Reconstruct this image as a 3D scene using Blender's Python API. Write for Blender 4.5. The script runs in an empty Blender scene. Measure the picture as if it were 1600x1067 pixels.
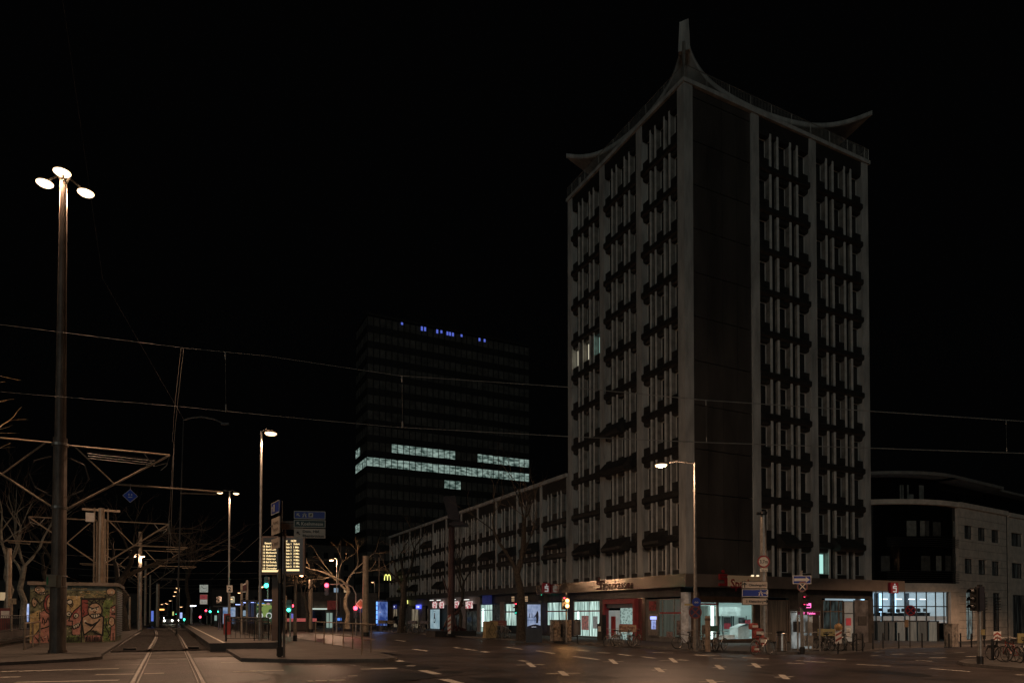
import bpy, bmesh, math, random
from mathutils import Vector, Matrix
random.seed(7)
sc = bpy.context.scene
COL = sc.collection
R = math.radians

# ---------------------------------------------------------------- camera
YAW, PITCH, FPX, PPX, PPY, EYE = R(26.7), R(1.1), 1067.0, 800.0, 940.0, 1.6
cam_d = bpy.data.cameras.new('camera'); cam = bpy.data.objects.new('camera', cam_d); COL.objects.link(cam)
cam.location = (0, 0, EYE)
cam.rotation_euler = (R(90) + PITCH, 0, -YAW)
cam_d.sensor_width = 36; cam_d.lens = 36 * FPX / 1600.0
cam_d.shift_y = (PPY - 533.5) / 1600.0
cam_d.clip_start = 0.1; cam_d.clip_end = 3000
sc.camera = cam

# ---------------------------------------------------------------- world, added fill sun, exposure
w = bpy.data.worlds.new('World'); sc.world = w; w.use_nodes = True
bg = w.node_tree.nodes['Background']; bg.inputs[0].default_value = (0.9, 0.95, 1.0, 1); bg.inputs[1].default_value = 0.0007
sun_d = bpy.data.lights.new('fill_sun', 'SUN'); sun_d.energy = 0.145; sun_d.angle = R(20); sun_d.color = (.94, 1.0, .92)  # weak low sun added as a stand-in for city glow
sun = bpy.data.objects.new('fill_sun', sun_d); COL.objects.link(sun)
sun.rotation_euler = (R(80), 0, R(-38))
sc.view_settings.view_transform = 'Standard'; sc.view_settings.look = 'None'
sc.view_settings.exposure = 0; sc.view_settings.gamma = 1
sc.cycles.use_denoising = True
try:
    sc.cycles.sample_clamp_indirect = 2.0
    sc.cycles.max_bounces = 5
except Exception: pass

# ---------------------------------------------------------------- survey helpers: sight lines from the camera station
RV = Vector((math.cos(YAW), -math.sin(YAW), 0))
FW = Vector((math.sin(YAW)*math.cos(PITCH), math.cos(YAW)*math.cos(PITCH), math.sin(PITCH)))
UP = RV.cross(FW)
C0 = Vector((0, 0, EYE))
def ray(px, py): return FW*FPX + RV*(px-PPX) + UP*(PPY-py)
def gz(x): return -0.017*max(0.0, min(x, 74.0)-1.0)
def G(px, py, up=0.0):
    d = ray(px, py); z = 0
    for _ in range(30):
        t = (z + up - EYE)/d.z; p = C0 + d*t; z = gz(p.x)
    return Vector((p.x, p.y, z + up))
def onX(px, py, X): d = ray(px, py); return C0 + d*(X/d.x)
def onY(px, py, Y): d = ray(px, py); return C0 + d*(Y/d.y)
def onZ(px, py, Z): d = ray(px, py); return C0 + d*((Z-EYE)/d.z)
def atD(px, py, D): return C0 + ray(px, py)*(D/FPX)

# ---------------------------------------------------------------- materials
MATS = {}
def P(name, col, rough=.8, metal=0.0, var=.18, scale=2.0, bump=0.0, spec=.5, emit=None, es=0, stretch=None, noise2=None):
    if name in MATS: return MATS[name]
    m = bpy.data.materials.new(name); m.use_nodes = True; nt = m.node_tree; N = nt.nodes; L = nt.links
    b = N['Principled BSDF']
    b.inputs['Roughness'].default_value = rough; b.inputs['Metallic'].default_value = metal
    b.inputs['Specular IOR Level'].default_value = spec
    tc = N.new('ShaderNodeTexCoord'); mp = N.new('ShaderNodeMapping'); L.new(tc.outputs['Object'], mp.inputs[0])
    if stretch: mp.inputs['Scale'].default_value = stretch
    nz = N.new('ShaderNodeTexNoise'); nz.inputs['Scale'].default_value = scale; nz.inputs['Detail'].default_value = 6; nz.inputs['Roughness'].default_value = .62
    L.new(mp.outputs[0], nz.inputs['Vector'])
    cr = N.new('ShaderNodeValToRGB')
    lo = [max(0, c*(1-var*1.6)) for c in col]; hi = [min(1, c*(1+var*1.4)) for c in col]
    cr.color_ramp.elements[0].position = .3; cr.color_ramp.elements[1].position = .7
    cr.color_ramp.elements[0].color = (*lo, 1); cr.color_ramp.elements[1].color = (*hi, 1)
    L.new(nz.outputs[0], cr.inputs[0]); L.new(cr.outputs[0], b.inputs['Base Color'])
    if bump:
        n2 = N.new('ShaderNodeTexNoise'); n2.inputs['Scale'].default_value = noise2 or scale*12; n2.inputs['Detail'].default_value = 4
        L.new(mp.outputs[0], n2.inputs['Vector'])
        bp = N.new('ShaderNodeBump'); bp.inputs['Strength'].default_value = bump; bp.inputs['Distance'].default_value = .03
        L.new(n2.outputs[0], bp.inputs['Height']); L.new(bp.outputs[0], b.inputs['Normal'])
    if emit:
        b.inputs['Emission Color'].default_value = (*emit, 1); b.inputs['Emission Strength'].default_value = es
    MATS[name] = m; return m
def E(name, col, s):
    if name in MATS: return MATS[name]
    m = bpy.data.materials.new(name); m.use_nodes = True; b = m.node_tree.nodes['Principled BSDF']
    b.inputs['Base Color'].default_value = (*[min(.8, c*.5) for c in col], 1); b.inputs['Roughness'].default_value = .6
    b.inputs['Emission Color'].default_value = (*col, 1); b.inputs['Emission Strength'].default_value = s
    MATS[name] = m; return m
def E2(name, c1, c2, s, scale=2.0, stretch=(1,1,1), kind='noise', lo=.35, hi=.65):
    """a lit pane: emission that varies with what stands behind it"""
    if name in MATS: return MATS[name]
    m = bpy.data.materials.new(name); m.use_nodes = True; nt = m.node_tree; N = nt.nodes; L = nt.links; b = N['Principled BSDF']
    b.inputs['Base Color'].default_value = (.02, .02, .02, 1); b.inputs['Roughness'].default_value = .15
    tc = N.new('ShaderNodeTexCoord'); mp = N.new('ShaderNodeMapping'); mp.inputs['Scale'].default_value = stretch
    L.new(tc.outputs['Object'], mp.inputs[0])
    if kind == 'noise':
        nz = N.new('ShaderNodeTexNoise'); nz.inputs['Scale'].default_value = scale; nz.inputs['Detail'].default_value = 3
    else:
        nz = N.new('ShaderNodeTexVoronoi'); nz.inputs['Scale'].default_value = scale; nz.distance = 'CHEBYCHEV'
    L.new(mp.outputs[0], nz.inputs['Vector'])
    cr = N.new('ShaderNodeValToRGB'); cr.color_ramp.elements[0].color = (*c1, 1); cr.color_ramp.elements[1].color = (*c2, 1)
    cr.color_ramp.elements[0].position = lo; cr.color_ramp.elements[1].position = hi
    L.new(nz.outputs[0], cr.inputs[0]); L.new(cr.outputs[0], b.inputs['Emission Color']); b.inputs['Emission Strength'].default_value = s
    MATS[name] = m; return m

CONC = P('concrete', (.385, .385, .365), .85, var=.26, scale=1.1, bump=.3, stretch=(1, 1, .22))
CONC_D = P('dark_panel', (.055, .054, .05), .7, var=.25, scale=1.5)
SLATE = P('slate_cladding', (.055, .049, .044), .42, var=.3, scale=.5, bump=.15, stretch=(1, 1, .25))
GLASS = P('dark_glass', (.012, .013, .014), .08, var=.3, scale=.6, spec=.6)
FRAME = P('window_frame_grey', (.55, .53, .49), .5, var=.1)
ASPH = P('asphalt', (.068, .055, .050), .43, var=.42, scale=.55, bump=.6, noise2=22)
PAVE = P('paving', (.085, .078, .070), .75, var=.25, scale=.9, bump=.5, noise2=9)
PLAT = P('platform_paving', (.12, .105, .095), .75, var=.2, scale=1.2, bump=.4)
KERB = P('kerb_stone', (.11, .10, .092), .8, var=.25, scale=3)
BALL = P('ballast', (.028, .023, .020), .95, var=.6, scale=9, bump=1.0, noise2=14)
RAIL = P('rail_steel', (.33, .31, .29), .38, metal=1, var=.25, scale=3)
PAINT = P('road_paint', (.80, .74, .64), .7, var=.2, scale=7)
STEEL = P('galvanised', (.30, .28, .25), .45, metal=.6, var=.2, scale=4)
DSTEEL = P('dark_steel', (.035, .033, .031), .5, metal=.2, var=.25, scale=4)
MAST = P('mast_paint', (.16, .125, .10), .55, metal=.2, var=.35, scale=3, stretch=(1, 1, .35))
BLACK = P('black_paint', (.012, .012, .012), .5, var=.2)
WHITE = P('white_enamel', (.62, .59, .54), .5, var=.1)
RED = P('red_enamel', (.35, .025, .03), .5, var=.15)
BLUE = P('blue_enamel', (.02, .06, .32), .45, var=.1)
GREEN = P('green_enamel', (.015, .07, .05), .5, var=.15)
YEL = P('yellow_board', (.45, .36, .16), .6, var=.2)
BARK = P('bark', (.04, .034, .027), .95, var=.5, scale=7, bump=.8)
TWIG = P('twig_bark', (.12, .09, .065), .9, var=.4, scale=6)
BRASS = P('fascia_metal', (.42, .37, .31), .2, metal=1, var=.12, scale=.5, bump=.25, noise2=1.6)
STONE = P('sandstone', (.58, .50, .42), .85, var=.14, scale=1.5, bump=.25)
LAMPC = (1.0, .60, .37)

# ---------------------------------------------------------------- mesh builder
def tag(o, label=None, cat=None, group=None, kind=None):
    if label: o['label'] = label
    if cat: o['category'] = cat
    if group: o['group'] = group
    if kind: o['kind'] = kind
    return o
def thing(name, loc, label, cat, group=None, rz=0):
    o = bpy.data.objects.new(name, None); COL.objects.link(o); o.location = loc; o.rotation_euler = (0, 0, rz)
    o.empty_display_size = .3
    return tag(o, label, cat, group)
def root_loc(p):
    while p.parent: p = p.parent
    return Vector(p.location)
class MB:
    def __init__(s): s.v = []; s.f = []; s.mi = []; s.ms = []; s.m = 0
    def mat(s, m):
        if m not in s.ms: s.ms.append(m)
        s.m = s.ms.index(m); return s
    def add(s, vs, fs):
        b = len(s.v); s.v += [tuple(v) for v in vs]
        for f in fs: s.f.append([b+i for i in f]); s.mi.append(s.m)
        return s
    def box(s, x0, y0, z0, x1, y1, z1):
        if x0 > x1: x0, x1 = x1, x0
        if y0 > y1: y0, y1 = y1, y0
        if z0 > z1: z0, z1 = z1, z0
        return s.add([(x0,y0,z0),(x1,y0,z0),(x1,y1,z0),(x0,y1,z0),(x0,y0,z1),(x1,y0,z1),(x1,y1,z1),(x0,y1,z1)],
              [(0,3,2,1),(4,5,6,7),(0,1,5,4),(1,2,6,5),(2,3,7,6),(3,0,4,7)])
    def obox(s, c, u, v, n, su, sv, sn):
        """box centred at c with half sizes along the unit axes u, v, n"""
        c = Vector(c); u = Vector(u)*su; v = Vector(v)*sv; n = Vector(n)*sn
        P8 = [c+a*u+b*v+d*n for d in (-1, 1) for a, b in ((-1,-1),(1,-1),(1,1),(-1,1))]
        return s.add(P8, [(0,3,2,1),(4,5,6,7),(0,1,5,4),(1,2,6,5),(2,3,7,6),(3,0,4,7)])
    def tube(s, pts, r, n=8, cap=True):
        pts = [Vector(p) for p in pts]; rs = r if isinstance(r, (list, tuple)) else [r]*len(pts)
        b = len(s.v); k = len(pts)
        for i, p in enumerate(pts):
            d = (pts[min(i+1, k-1)] - pts[max(i-1, 0)])
            if d.length < 1e-9: d = Vector((0, 0, 1))
            d.normalize(); a = Vector((0, 0, 1)) if abs(d.z) < .9 else Vector((1, 0, 0))
            x = d.cross(a).normalized(); y = d.cross(x)
            for j in range(n):
                t = 2*math.pi*j/n; q = p + x*(math.cos(t)*rs[i]) + y*(math.sin(t)*rs[i]); s.v.append(tuple(q))
        for i in range(k-1):
            for j in range(n):
                s.f.append([b+i*n+j, b+i*n+(j+1) % n, b+(i+1)*n+(j+1) % n, b+(i+1)*n+j]); s.mi.append(s.m)
        if cap:
            s.f.append([b+j for j in range(n)][::-1]); s.mi.append(s.m)
            s.f.append([b+(k-1)*n+j for j in range(n)]); s.mi.append(s.m)
        return s
    def lathe(s, c, prof, n=16):
        """prof: list of (r, z) from bottom to top"""
        b = len(s.v)
        for r, z in prof:
            for j in range(n):
                t = 2*math.pi*j/n; s.v.append((c[0]+r*math.cos(t), c[1]+r*math.sin(t), c[2]+z))
        for i in range(len(prof)-1):
            for j in range(n):
                s.f.append([b+i*n+j, b+i*n+(j+1) % n, b+(i+1)*n+(j+1) % n, b+(i+1)*n+j]); s.mi.append(s.m)
        s.f.append([b+j for j in range(n)][::-1]); s.mi.append(s.m)
        s.f.append([b+(len(prof)-1)*n+j for j in range(n)]); s.mi.append(s.m)
        return s
    def prism(s, poly, n, t):
        """polygon of 3-D points extruded by n*t"""
        n = Vector(n)*t; k = len(poly); a = [Vector(p) for p in poly]
        return s.add(a + [p+n for p in a], [list(range(k))[::-1], [k+i for i in range(k)]] + [(i, (i+1) % k, k+(i+1) % k, k+i) for i in range(k)])
    def disc(s, c, u, v, r, t, n=20):
        c = Vector(c); u = Vector(u); v = Vector(v)
        return s.prism([c + u*(r*math.cos(2*math.pi*i/n)) + v*(r*math.sin(2*math.pi*i/n)) for i in range(n)], u.cross(v), t)
    def build(s, name, mat=None, parent=None, label=None, cat=None, group=None, kind=None, smooth=False, origin=None):
        me = bpy.data.meshes.new(name)
        if parent is not None: o0 = root_loc(parent)
        elif origin is not None: o0 = Vector(origin)
        else:
            xs = [v[0] for v in s.v]; ys = [v[1] for v in s.v]; zs = [v[2] for v in s.v]
            o0 = Vector(((min(xs)+max(xs))/2, (min(ys)+max(ys))/2, min(zs)))
        me.from_pydata([(v[0]-o0.x, v[1]-o0.y, v[2]-o0.z) for v in s.v], [], s.f)
        if mat is not None: me.materials.append(mat)
        else:
            for m in s.ms: me.materials.append(m)
            me.polygons.foreach_set('material_index', s.mi)
        if smooth: me.polygons.foreach_set('use_smooth', [True]*len(me.polygons))
        bm = bmesh.new(); bm.from_mesh(me); bmesh.ops.recalc_face_normals(bm, faces=bm.faces); bm.to_mesh(me); bm.free()
        me.update()
        o = bpy.data.objects.new(name, me); COL.objects.link(o)
        if parent is not None: o.parent = parent
        else: o.location = o0
        tag(o, label, cat, group, kind)
        return o
def copy_tree(o, parent=None):
    c = o.copy(); COL.objects.link(c); c.parent = parent
    for ch in o.children: copy_tree(ch, c)
    return c
def place(proto, used, loc, rz, label, group):
    """first time the prototype itself, afterwards copies"""
    o = proto if not used else copy_tree(proto)
    used.append(1); o.location = loc; o.rotation_euler = (0, 0, rz); o['label'] = label
    if group: o['group'] = group
    return o
def light(parent, loc, watts, col=LAMPC, r=.3, spot=None):
    d = bpy.data.lights.new('lamp_light', 'SPOT' if spot else 'POINT'); d.energy = watts; d.color = col; d.shadow_soft_size = r
    if spot: d.spot_size = R(spot); d.spot_blend = .25
    o = bpy.data.objects.new('lamp_light', d); COL.objects.link(o); o.parent = parent
    o.location = Vector(loc) - root_loc(parent)
    return o
def text_into(mb, txt, c, u, v, size, width=None, off=.012, align='CENTER', depth=0.006, bold=0.0):
    """append real lettering to a builder; c = centre of the line, u right, v up"""
    cu = bpy.data.curves.new('t', 'FONT'); cu.body = txt; cu.size = 1.0; cu.align_x = 'LEFT'; cu.resolution_u = 2; cu.offset = bold
    ob = bpy.data.objects.new('t', cu); COL.objects.link(ob)
    dg = bpy.context.evaluated_depsgraph_get(); me = bpy.data.meshes.new_from_object(ob.evaluated_get(dg))
    bpy.data.objects.remove(ob); bpy.data.curves.remove(cu)
    if not me.vertices: return
    xs = [q.co.x for q in me.vertices]; ys = [q.co.y for q in me.vertices]
    wdt = max(xs)-min(xs); k = size
    kx = k if not width else min(k, width/wdt)
    c = Vector(c); u = Vector(u); v = Vector(v); n = u.cross(v)
    x0 = (min(xs)+max(xs))/2 if align == 'CENTER' else min(xs)
    mb.add([c + u*((q.co.x-x0)*kx) + v*((q.co.y-.35)*k) + n*off for q in me.vertices], [list(p.vertices) for p in me.polygons])
    bpy.data.meshes.remove(me)
def facing(az):
    """unit right vector (as read) of a board whose face looks toward azimuth az (degrees, 0=+Y, 90=+X)"""
    a = R(az); n = Vector((math.sin(a), math.cos(a), 0)); u = Vector((0, 0, 1)).cross(n) ; return u, Vector((0, 0, 1)), n
ZUP = Vector((0, 0, 1))

# ================================================================ SETTING
def sheet(name, mat, kind='structure'):
    m = MB(); xs = [-300, -60, 0, 1, 20, 40, 60, 74, 120, 500]; ys = [-120, -20, 0, 20, 33.4, 80, 200, 900]
    vs = [(x, y, gz(x)) for y in ys for x in xs]; k = len(xs)
    fs = [(j*k+i, j*k+i+1, (j+1)*k+i+1, (j+1)*k+i) for j in range(len(ys)-1) for i in range(k-1)]
    m.add(vs, fs); return m.build(name, mat, kind=kind)
sheet('ground', ASPH)
def slab(name, poly, up, mat, kerbmat=None, kw=.18):
    """raised pavement following the fall of the ground, with a kerb stone round it"""
    pts = []
    for i, p in enumerate(poly):
        q = poly[(i+1) % len(poly)]; pts.append(p)
        for X in (1.0, 74.0):
            if (p[0]-X)*(q[0]-X) < 0:
                t = (X-p[0])/(q[0]-p[0]); pts.append((X, p[1]+t*(q[1]-p[1])))
    m = MB(); k = len(pts)
    top = [(x, y, gz(x)+up) for x, y in pts]; bot = [(x, y, gz(x)-.3) for x, y in pts]
    m.add(top+bot, [list(range(k))] + [(i, k+i, k+(i+1) % k, (i+1) % k) for i in range(k)])
    o = m.build(name, mat, kind='structure')
    bm = bmesh.new(); bm.from_mesh(o.data); bmesh.ops.triangulate(bm, faces=[f for f in bm.faces if len(f.verts) > 4]); bm.to_mesh(o.data); bm.free()
    if kerbmat:
        e = MB(); cx = sum(p[0] for p in pts)/k; cy = sum(p[1] for p in pts)/k
        for i in range(k):
            a = Vector(top[i]); b = Vector(top[(i+1) % k]); d = (b-a)
            if d.length < .05: continue
            n = Vector((-d.y, d.x, 0)).normalized()
            e.prism([a - n*.02 + ZUP*.006, b - n*.02 + ZUP*.006, b + n*kw + ZUP*.006, a + n*kw + ZUP*.006], (0, 0, -1), .16)
        e.build(name + '_kerb', kerbmat, kind='structure')
    return o
# pavement round the tower (counter-clockwise)
slab('pavement', [(23, 200), (23, 60), (24.6, 42), (26.0, 32), (26.9, 28), (28.6, 25.9), (33.2, 25.6), (37, 27.5), (46, 31.2), (60, 33.8), (130, 41), (130, 200)][::-1][::-1], .12, PAVE, KERB)
slab('traffic_island', [(27.2, 10), (27.9, 13.9), (29.0, 16.6), (30.6, 17.8), (32.6, 18.6), (52, 20.5), (52, 8)][::-1], .12, PAVE, KERB)
slab('refuge_island', [(2.3, 25.6), (4.2, 24.3), (7.0, 24.2), (7.8, 25.2), (8.0, 27.5), (8.0, 130), (4.55, 130), (4.55, 32.8), (2.3, 32.8)], .12, PLAT, KERB)
slab('mast_island', [(-40, 24), (-9, 25.3), (-4.9, 26.6), (-2.7, 27.9), (-2.15, 28.9), (-2.3, 30), (-2.45, 56), (-2.6, 130), (-6.9, 130), (-6.9, 36), (-40, 34)], .10, PAVE, KERB)
# platform between track and road
m = MB(); m.box(1.66, 32.85, -.3, 4.5, 130, .36); m.build('platform', PLAT, kind='structure')
m = MB(); m.box(1.62, 32.83, .3, 2.0, 130, .366); m.build('platform_kerb', KERB, kind='structure')
m = MB(); m.box(2.18, 33.1, .361, 2.3, 129, .368); m.build('platform_edge_line', PAINT, kind='structure')
m = MB(); m.box(-16, 34, -.3, -9.2, 150, .52); m.build('left_platform', PLAT, kind='structure')
# ballast bed and rails
m = MB()
rb = random.Random(3)
for X0, X1 in ((-2.2, 1.62), (-9.2, -6.9)):
    nx, ny = 22, 110; b = []
    for j in range(ny+1):
        for i in range(nx+1):
            b.append((X0+(X1-X0)*i/nx, 33.6+(j/ny)**1.5*44, .03+rb.random()*.05))
    m.add(b, [(j*(nx+1)+i, j*(nx+1)+i+1, (j+1)*(nx+1)+i+1, (j+1)*(nx+1)+i) for j in range(ny) for i in range(nx)])
m.build('track_bed', BALL, kind='structure')
def trackx(y): return -.5*max(0, (y-45)/32)**2 if y < 77 else -.5 - (y-77)*.03
m = MB()
for off in (-.74, .74):
    for ro, rw in ((0, .045), (.105 if off < 0 else -.105, .018)):
        ys = [8+i*1.2 for i in range(110)]
        for a, b in zip(ys, ys[1:]):
            A = trackx(a)+off+ro; B = trackx(b)+off+ro; z0 = .006 if a < 33 else .02
            m.add([(A-rw, a, z0+.01), (A+rw, a, z0+.01), (A+rw*.9, a, z0+.02 if a < 33 else .15), (A-rw*.9, a, z0+.02 if a < 33 else .15),
                   (B-rw, b, z0+.01), (B+rw, b, z0+.01), (B+rw*.9, b, z0+.02 if a < 33 else .15), (B-rw*.9, b, z0+.02 if a < 33 else .15)],
                  [(0,1,5,4),(1,2,6,5),(2,3,7,6),(3,0,4,7)])
for off in (-8.9, -7.5):
    m.box(off-.035, 33, .0, off+.035, 140, .17)
m.build('rails', RAIL, kind='structure')
m = MB()   # flangeway grooves and the dark joint along each rail in the road
for off in (-.74, .74):
    s_ = 1 if off < 0 else -1
    m.box(off+s_*.062, 8, .003, off+s_*.097, 33.2, .009); m.box(off-s_*.065, 8, .003, off-s_*.10, 33.2, .007)
m.build('rail_grooves', BLACK, kind='structure')
m = MB()   # lighter concrete crossing plates either side of the rails
m.box(-3.2, 28.6, .001, 9.0, 31.4, .005)
m.build('crossing_plates', P('crossing_concrete', (.10, .085, .072), .7, var=.3, scale=1.5), kind='structure')
m = MB()
m.box(-2.2, 77.2, -.1, 1.6, 78, .25); m.box(-2.3, 31.4, -.05, 1.62, 33.6, .012)
m.build('track_end_sill', KERB, kind='structure')
m = MB()
for x0, y0 in ((-1.5, 34.2), (1.0, 34.3)): m.box(x0-.25, y0, .05, x0+.25, y0+.25, .16)
m.build('sleeper_boxes', BLACK, kind='structure')

# painted markings
def marks(name, segs, wd=.23):
    m = MB()
    for s in segs:
        a = G(s[0], s[1]); b = G(s[2], s[3]); k = s[4] if len(s) > 4 else wd
        d = (b-a); d.z = 0
        if d.length < .02: continue
        d.normalize(); n = Vector((-d.y, d.x, 0))*k/2
        q = [a-n, b-n, b+n, a+n]; q = [(p.x, p.y, gz(p.x)+.007) for p in q]
        m.add(q, [(0, 1, 2, 3)])
    return m.build(name, PAINT, kind='structure')
def cv(L, k, x0, y0): return [(s[0]/k+x0, s[1]/k+y0, s[2]/k+x0, s[3]/k+y0) + tuple(s[4:]) for s in L]
S = []
S += cv([(0,805,130,828),(165,787,250,792),(290,850,490,877),(320,798,410,808),(480,818,585,824),(650,832,750,845),(840,853,945,865),
         (930,818,1090,823),(0,915,55,917),(1270,838,1385,848)], 5.153, 840, 860)
S += cv([(120,857,300,863),(255,884,400,888),(0,893,70,900),(470,878,665,888),(800,918,925,924),(860,900,1085,914),(1075,888,1230,893),
         (1310,928,1504,938)], 4.7, 1060, 840)
S += cv([(110,870,155,876),(190,912,255,920),(375,903,400,907),(420,910,475,917),(505,922,530,926,.3),(610,902,685,912),(755,920,830,930),
         (675,963,705,967,.25),(95,957,138,968,.3),(170,986,225,994,.3),(230,1008,300,1025,.3),(328,1048,400,1067,.3),(0,1000,115,997),(80,1045,250,1040,.1)], 2.906, 580, 700)
S += cv([(0,820,85,820),(0,903,180,915),(30,785,125,785),(190,810,300,806),(385,800,490,800),(565,796,660,796),(750,792,840,792),(525,840,665,838),
         (860,830,1000,824),(400,862,545,870),(530,936,890,962),(1295,990,1369,992)], 5.704, 1360, 880)
S += cv([(0,1014,540,1000),(435,1028,610,1025),(655,1024,745,1021),(0,1040,90,1038),(70,1063,540,1053),(1060,1015,1163,1012)], 2.907, 0, 700)
S += cv([(0,950,395,943),(960,935,1386,928),(925,998,1070,995,.2),(545,1047,600,1045),(620,1042,730,1043),(750,1040,900,1035)], 6.026, 390, 890)
S += cv([(0,905,235,900,.07),(290,890,1160,880,.08),(480,855,1040,850,.06)], 5.704, 180, 880)
# small crosses on the junction
for cx, cy, wl in ((829,1038,22),(880,1051.5,26),(958,1033,16),(1051.5,1031,21),(1112,1064.5,20),(1030,1046,12),(1124,1041.7,11),(1225,1057,15),(1181,1039,13)):
    S += [(cx-wl, cy+.6, cx+wl, cy-.3, .12), (cx-4, cy-3.2, cx+4.5, cy+3.6, .2)]
marks('road_markings', S)
m = MB()    # tar repairs and manhole covers
for px, py, r_ in ((640,1043,.8),(1010,1040,.35),(300,1046,.0),(700,1050,.4),(1290,1030,.35),(470,1052,1.1),(560,1060,1.3),(430,1046,1.6),(620,1056,1.0),(520,1048,.9),(180,1047,.6),(360,1060,.9),(760,1062,.7),(930,1058,.5),(1380,1052,1.2),(1180,1050,.5),(600,1036,.8)):
    if r_:
        c = G(px, py); m.add([(c.x+r_*math.cos(t*.524)*(1+.3*random.random()), c.y+r_*math.sin(t*.524)*(1+.3*random.random()), gz(c.x)+.0035) for t in range(12)], [list(range(12))])
rc = random.Random(8)
for px, py, n_, dx, dy in ((400,1050,9,14,1.0),(500,1040,8,15,.6),(640,1060,8,18,-1),(830,1020,8,16,.8),(960,1060,7,20,-.7),(1150,1045,8,18,.3),(1300,1045,8,17,-.5),(1440,1060,7,20,.4),(110,1052,7,20,.3),(330,1055,6,10,1.5),(560,1050,6,9,2.2),(720,1024,9,22,.2)):
    q = [G(px, py)]
    for _ in range(n_): px += dx*rc.uniform(.5, 1.3); py = min(1066, py+dy+rc.uniform(-1.2, 1.2)); q.append(G(px, py))
    for a_, b_ in zip(q, q[1:]):
        d_ = (b_-a_).normalized(); nn_ = Vector((-d_.y, d_.x, 0))*rc.uniform(.03, .06)
        m.add([(v_.x, v_.y, gz(v_.x)+.0045) for v_ in (a_-nn_, b_-nn_, b_+nn_, a_+nn_)], [(0, 1, 2, 3)])
m.build('road_patches', P('tar', (.02, .018, .017), .45, var=.3), kind='structure')

# ================================================================ TOWER AND WING
XF, YF = 33.85, 38.9           # planes of the two street faces
FH, WB = 3.3, 4.98             # storey height, sill of the first upper storey
WH = 1.78
gb = gz(XF)+.12
tower = thing('office_tower', (XF+10, YF+8, gb), 'tall concrete office tower at the junction with upswept roof corners', 'tower')
wing = thing('office_wing', (XF+6, 84, gb), 'long three storey concrete wing running along the street from the tower', 'building')
def ax(face):
    if face == 'L': return Vector((0, 1, 0)), Vector((-1, 0, 0))
    return Vector((1, 0, 0)), Vector((0, -1, 0))
def W3(face, u, d, z):
    """u = coordinate along the face (Y on the left face, X on the right), d outward"""
    return Vector((XF-d, u, z)) if face == 'L' else Vector((u, YF-d, z))
def wbox(m, face, u0, u1, d0, d1, z0, z1):
    a = W3(face, u0, d0, z0); b = W3(face, u1, d1, z1); return m.box(a.x, a.y, a.z, b.x, b.y, b.z)
def wprof(m, face, u0, u1, prof):
    """profile (d, z) run along the face"""
    U, n = ax(face); return m.prism([W3(face, u0, d, z) for d, z in prof], U, u1-u0)
BAND = P('band_panels', (.020, .0195, .018), .6, var=.35, scale=2.5)
STRIP = P('strip_panel', (.010, .010, .0095), .6, var=.2)
def window_mesh(wd, ht):
    f = MB(); t = .085
    f.box(0, 0, 0, t, -.05, ht); f.box(wd-t, 0, 0, wd, -.05, ht); f.box(t, 0, 0, wd-t, -.05, t); f.box(t, 0, ht-t, wd-t, -.05, ht)
    f.box(t, -.005, t, t+.03, -.035, ht-t)
    g = MB(); g.box(t+.002, -.012, t+.002, wd-t-.002, -.02, ht-t-.002)
    return f, g
WM = {}
def put_window(root, face, u0, u1, d, z, ht, pane_mat=None, frame=FRAME):
    wd = round(abs(u1-u0), 2); key = (wd, round(ht, 2))
    if key not in WM:
        f, g = window_mesh(wd, ht); z3 = bpy.data.objects.new('tmp', None)
        fo = f.build('window', None if False else FRAME, origin=(0, 0, 0)); go = g.build('pane', GLASS, origin=(0, 0, 0))
        WM[key] = (fo.data, go.data); bpy.data.objects.remove(fo); bpy.data.objects.remove(go); bpy.data.objects.remove(z3)
    fo = bpy.data.objects.new('window', WM[key][0]); go = bpy.data.objects.new('pane', WM[key][1])
    for o in (fo, go): COL.objects.link(o)
    a = W3(face, u1 if face == 'L' else u0, d, z)
    fo.location = a - root_loc(root); fo.rotation_euler = (0, 0, R(-90) if face == 'L' else 0); fo.parent = root; go.parent = fo
    if pane_mat:
        go.data = go.data.copy(); go.data.materials[0] = pane_mat
    return fo
CONC_R = P('fin_shaded_concrete', (.20, .19, .17), .85, var=.3, scale=1.5)  # fin sides darkened: the shade of the recesses is put into the colour
CONC_F = P('fin_lit_concrete', (.55, .55, .52), .8, var=.15, scale=1.5)  # front caps of the same fins, brightened as if catching the light
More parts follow.
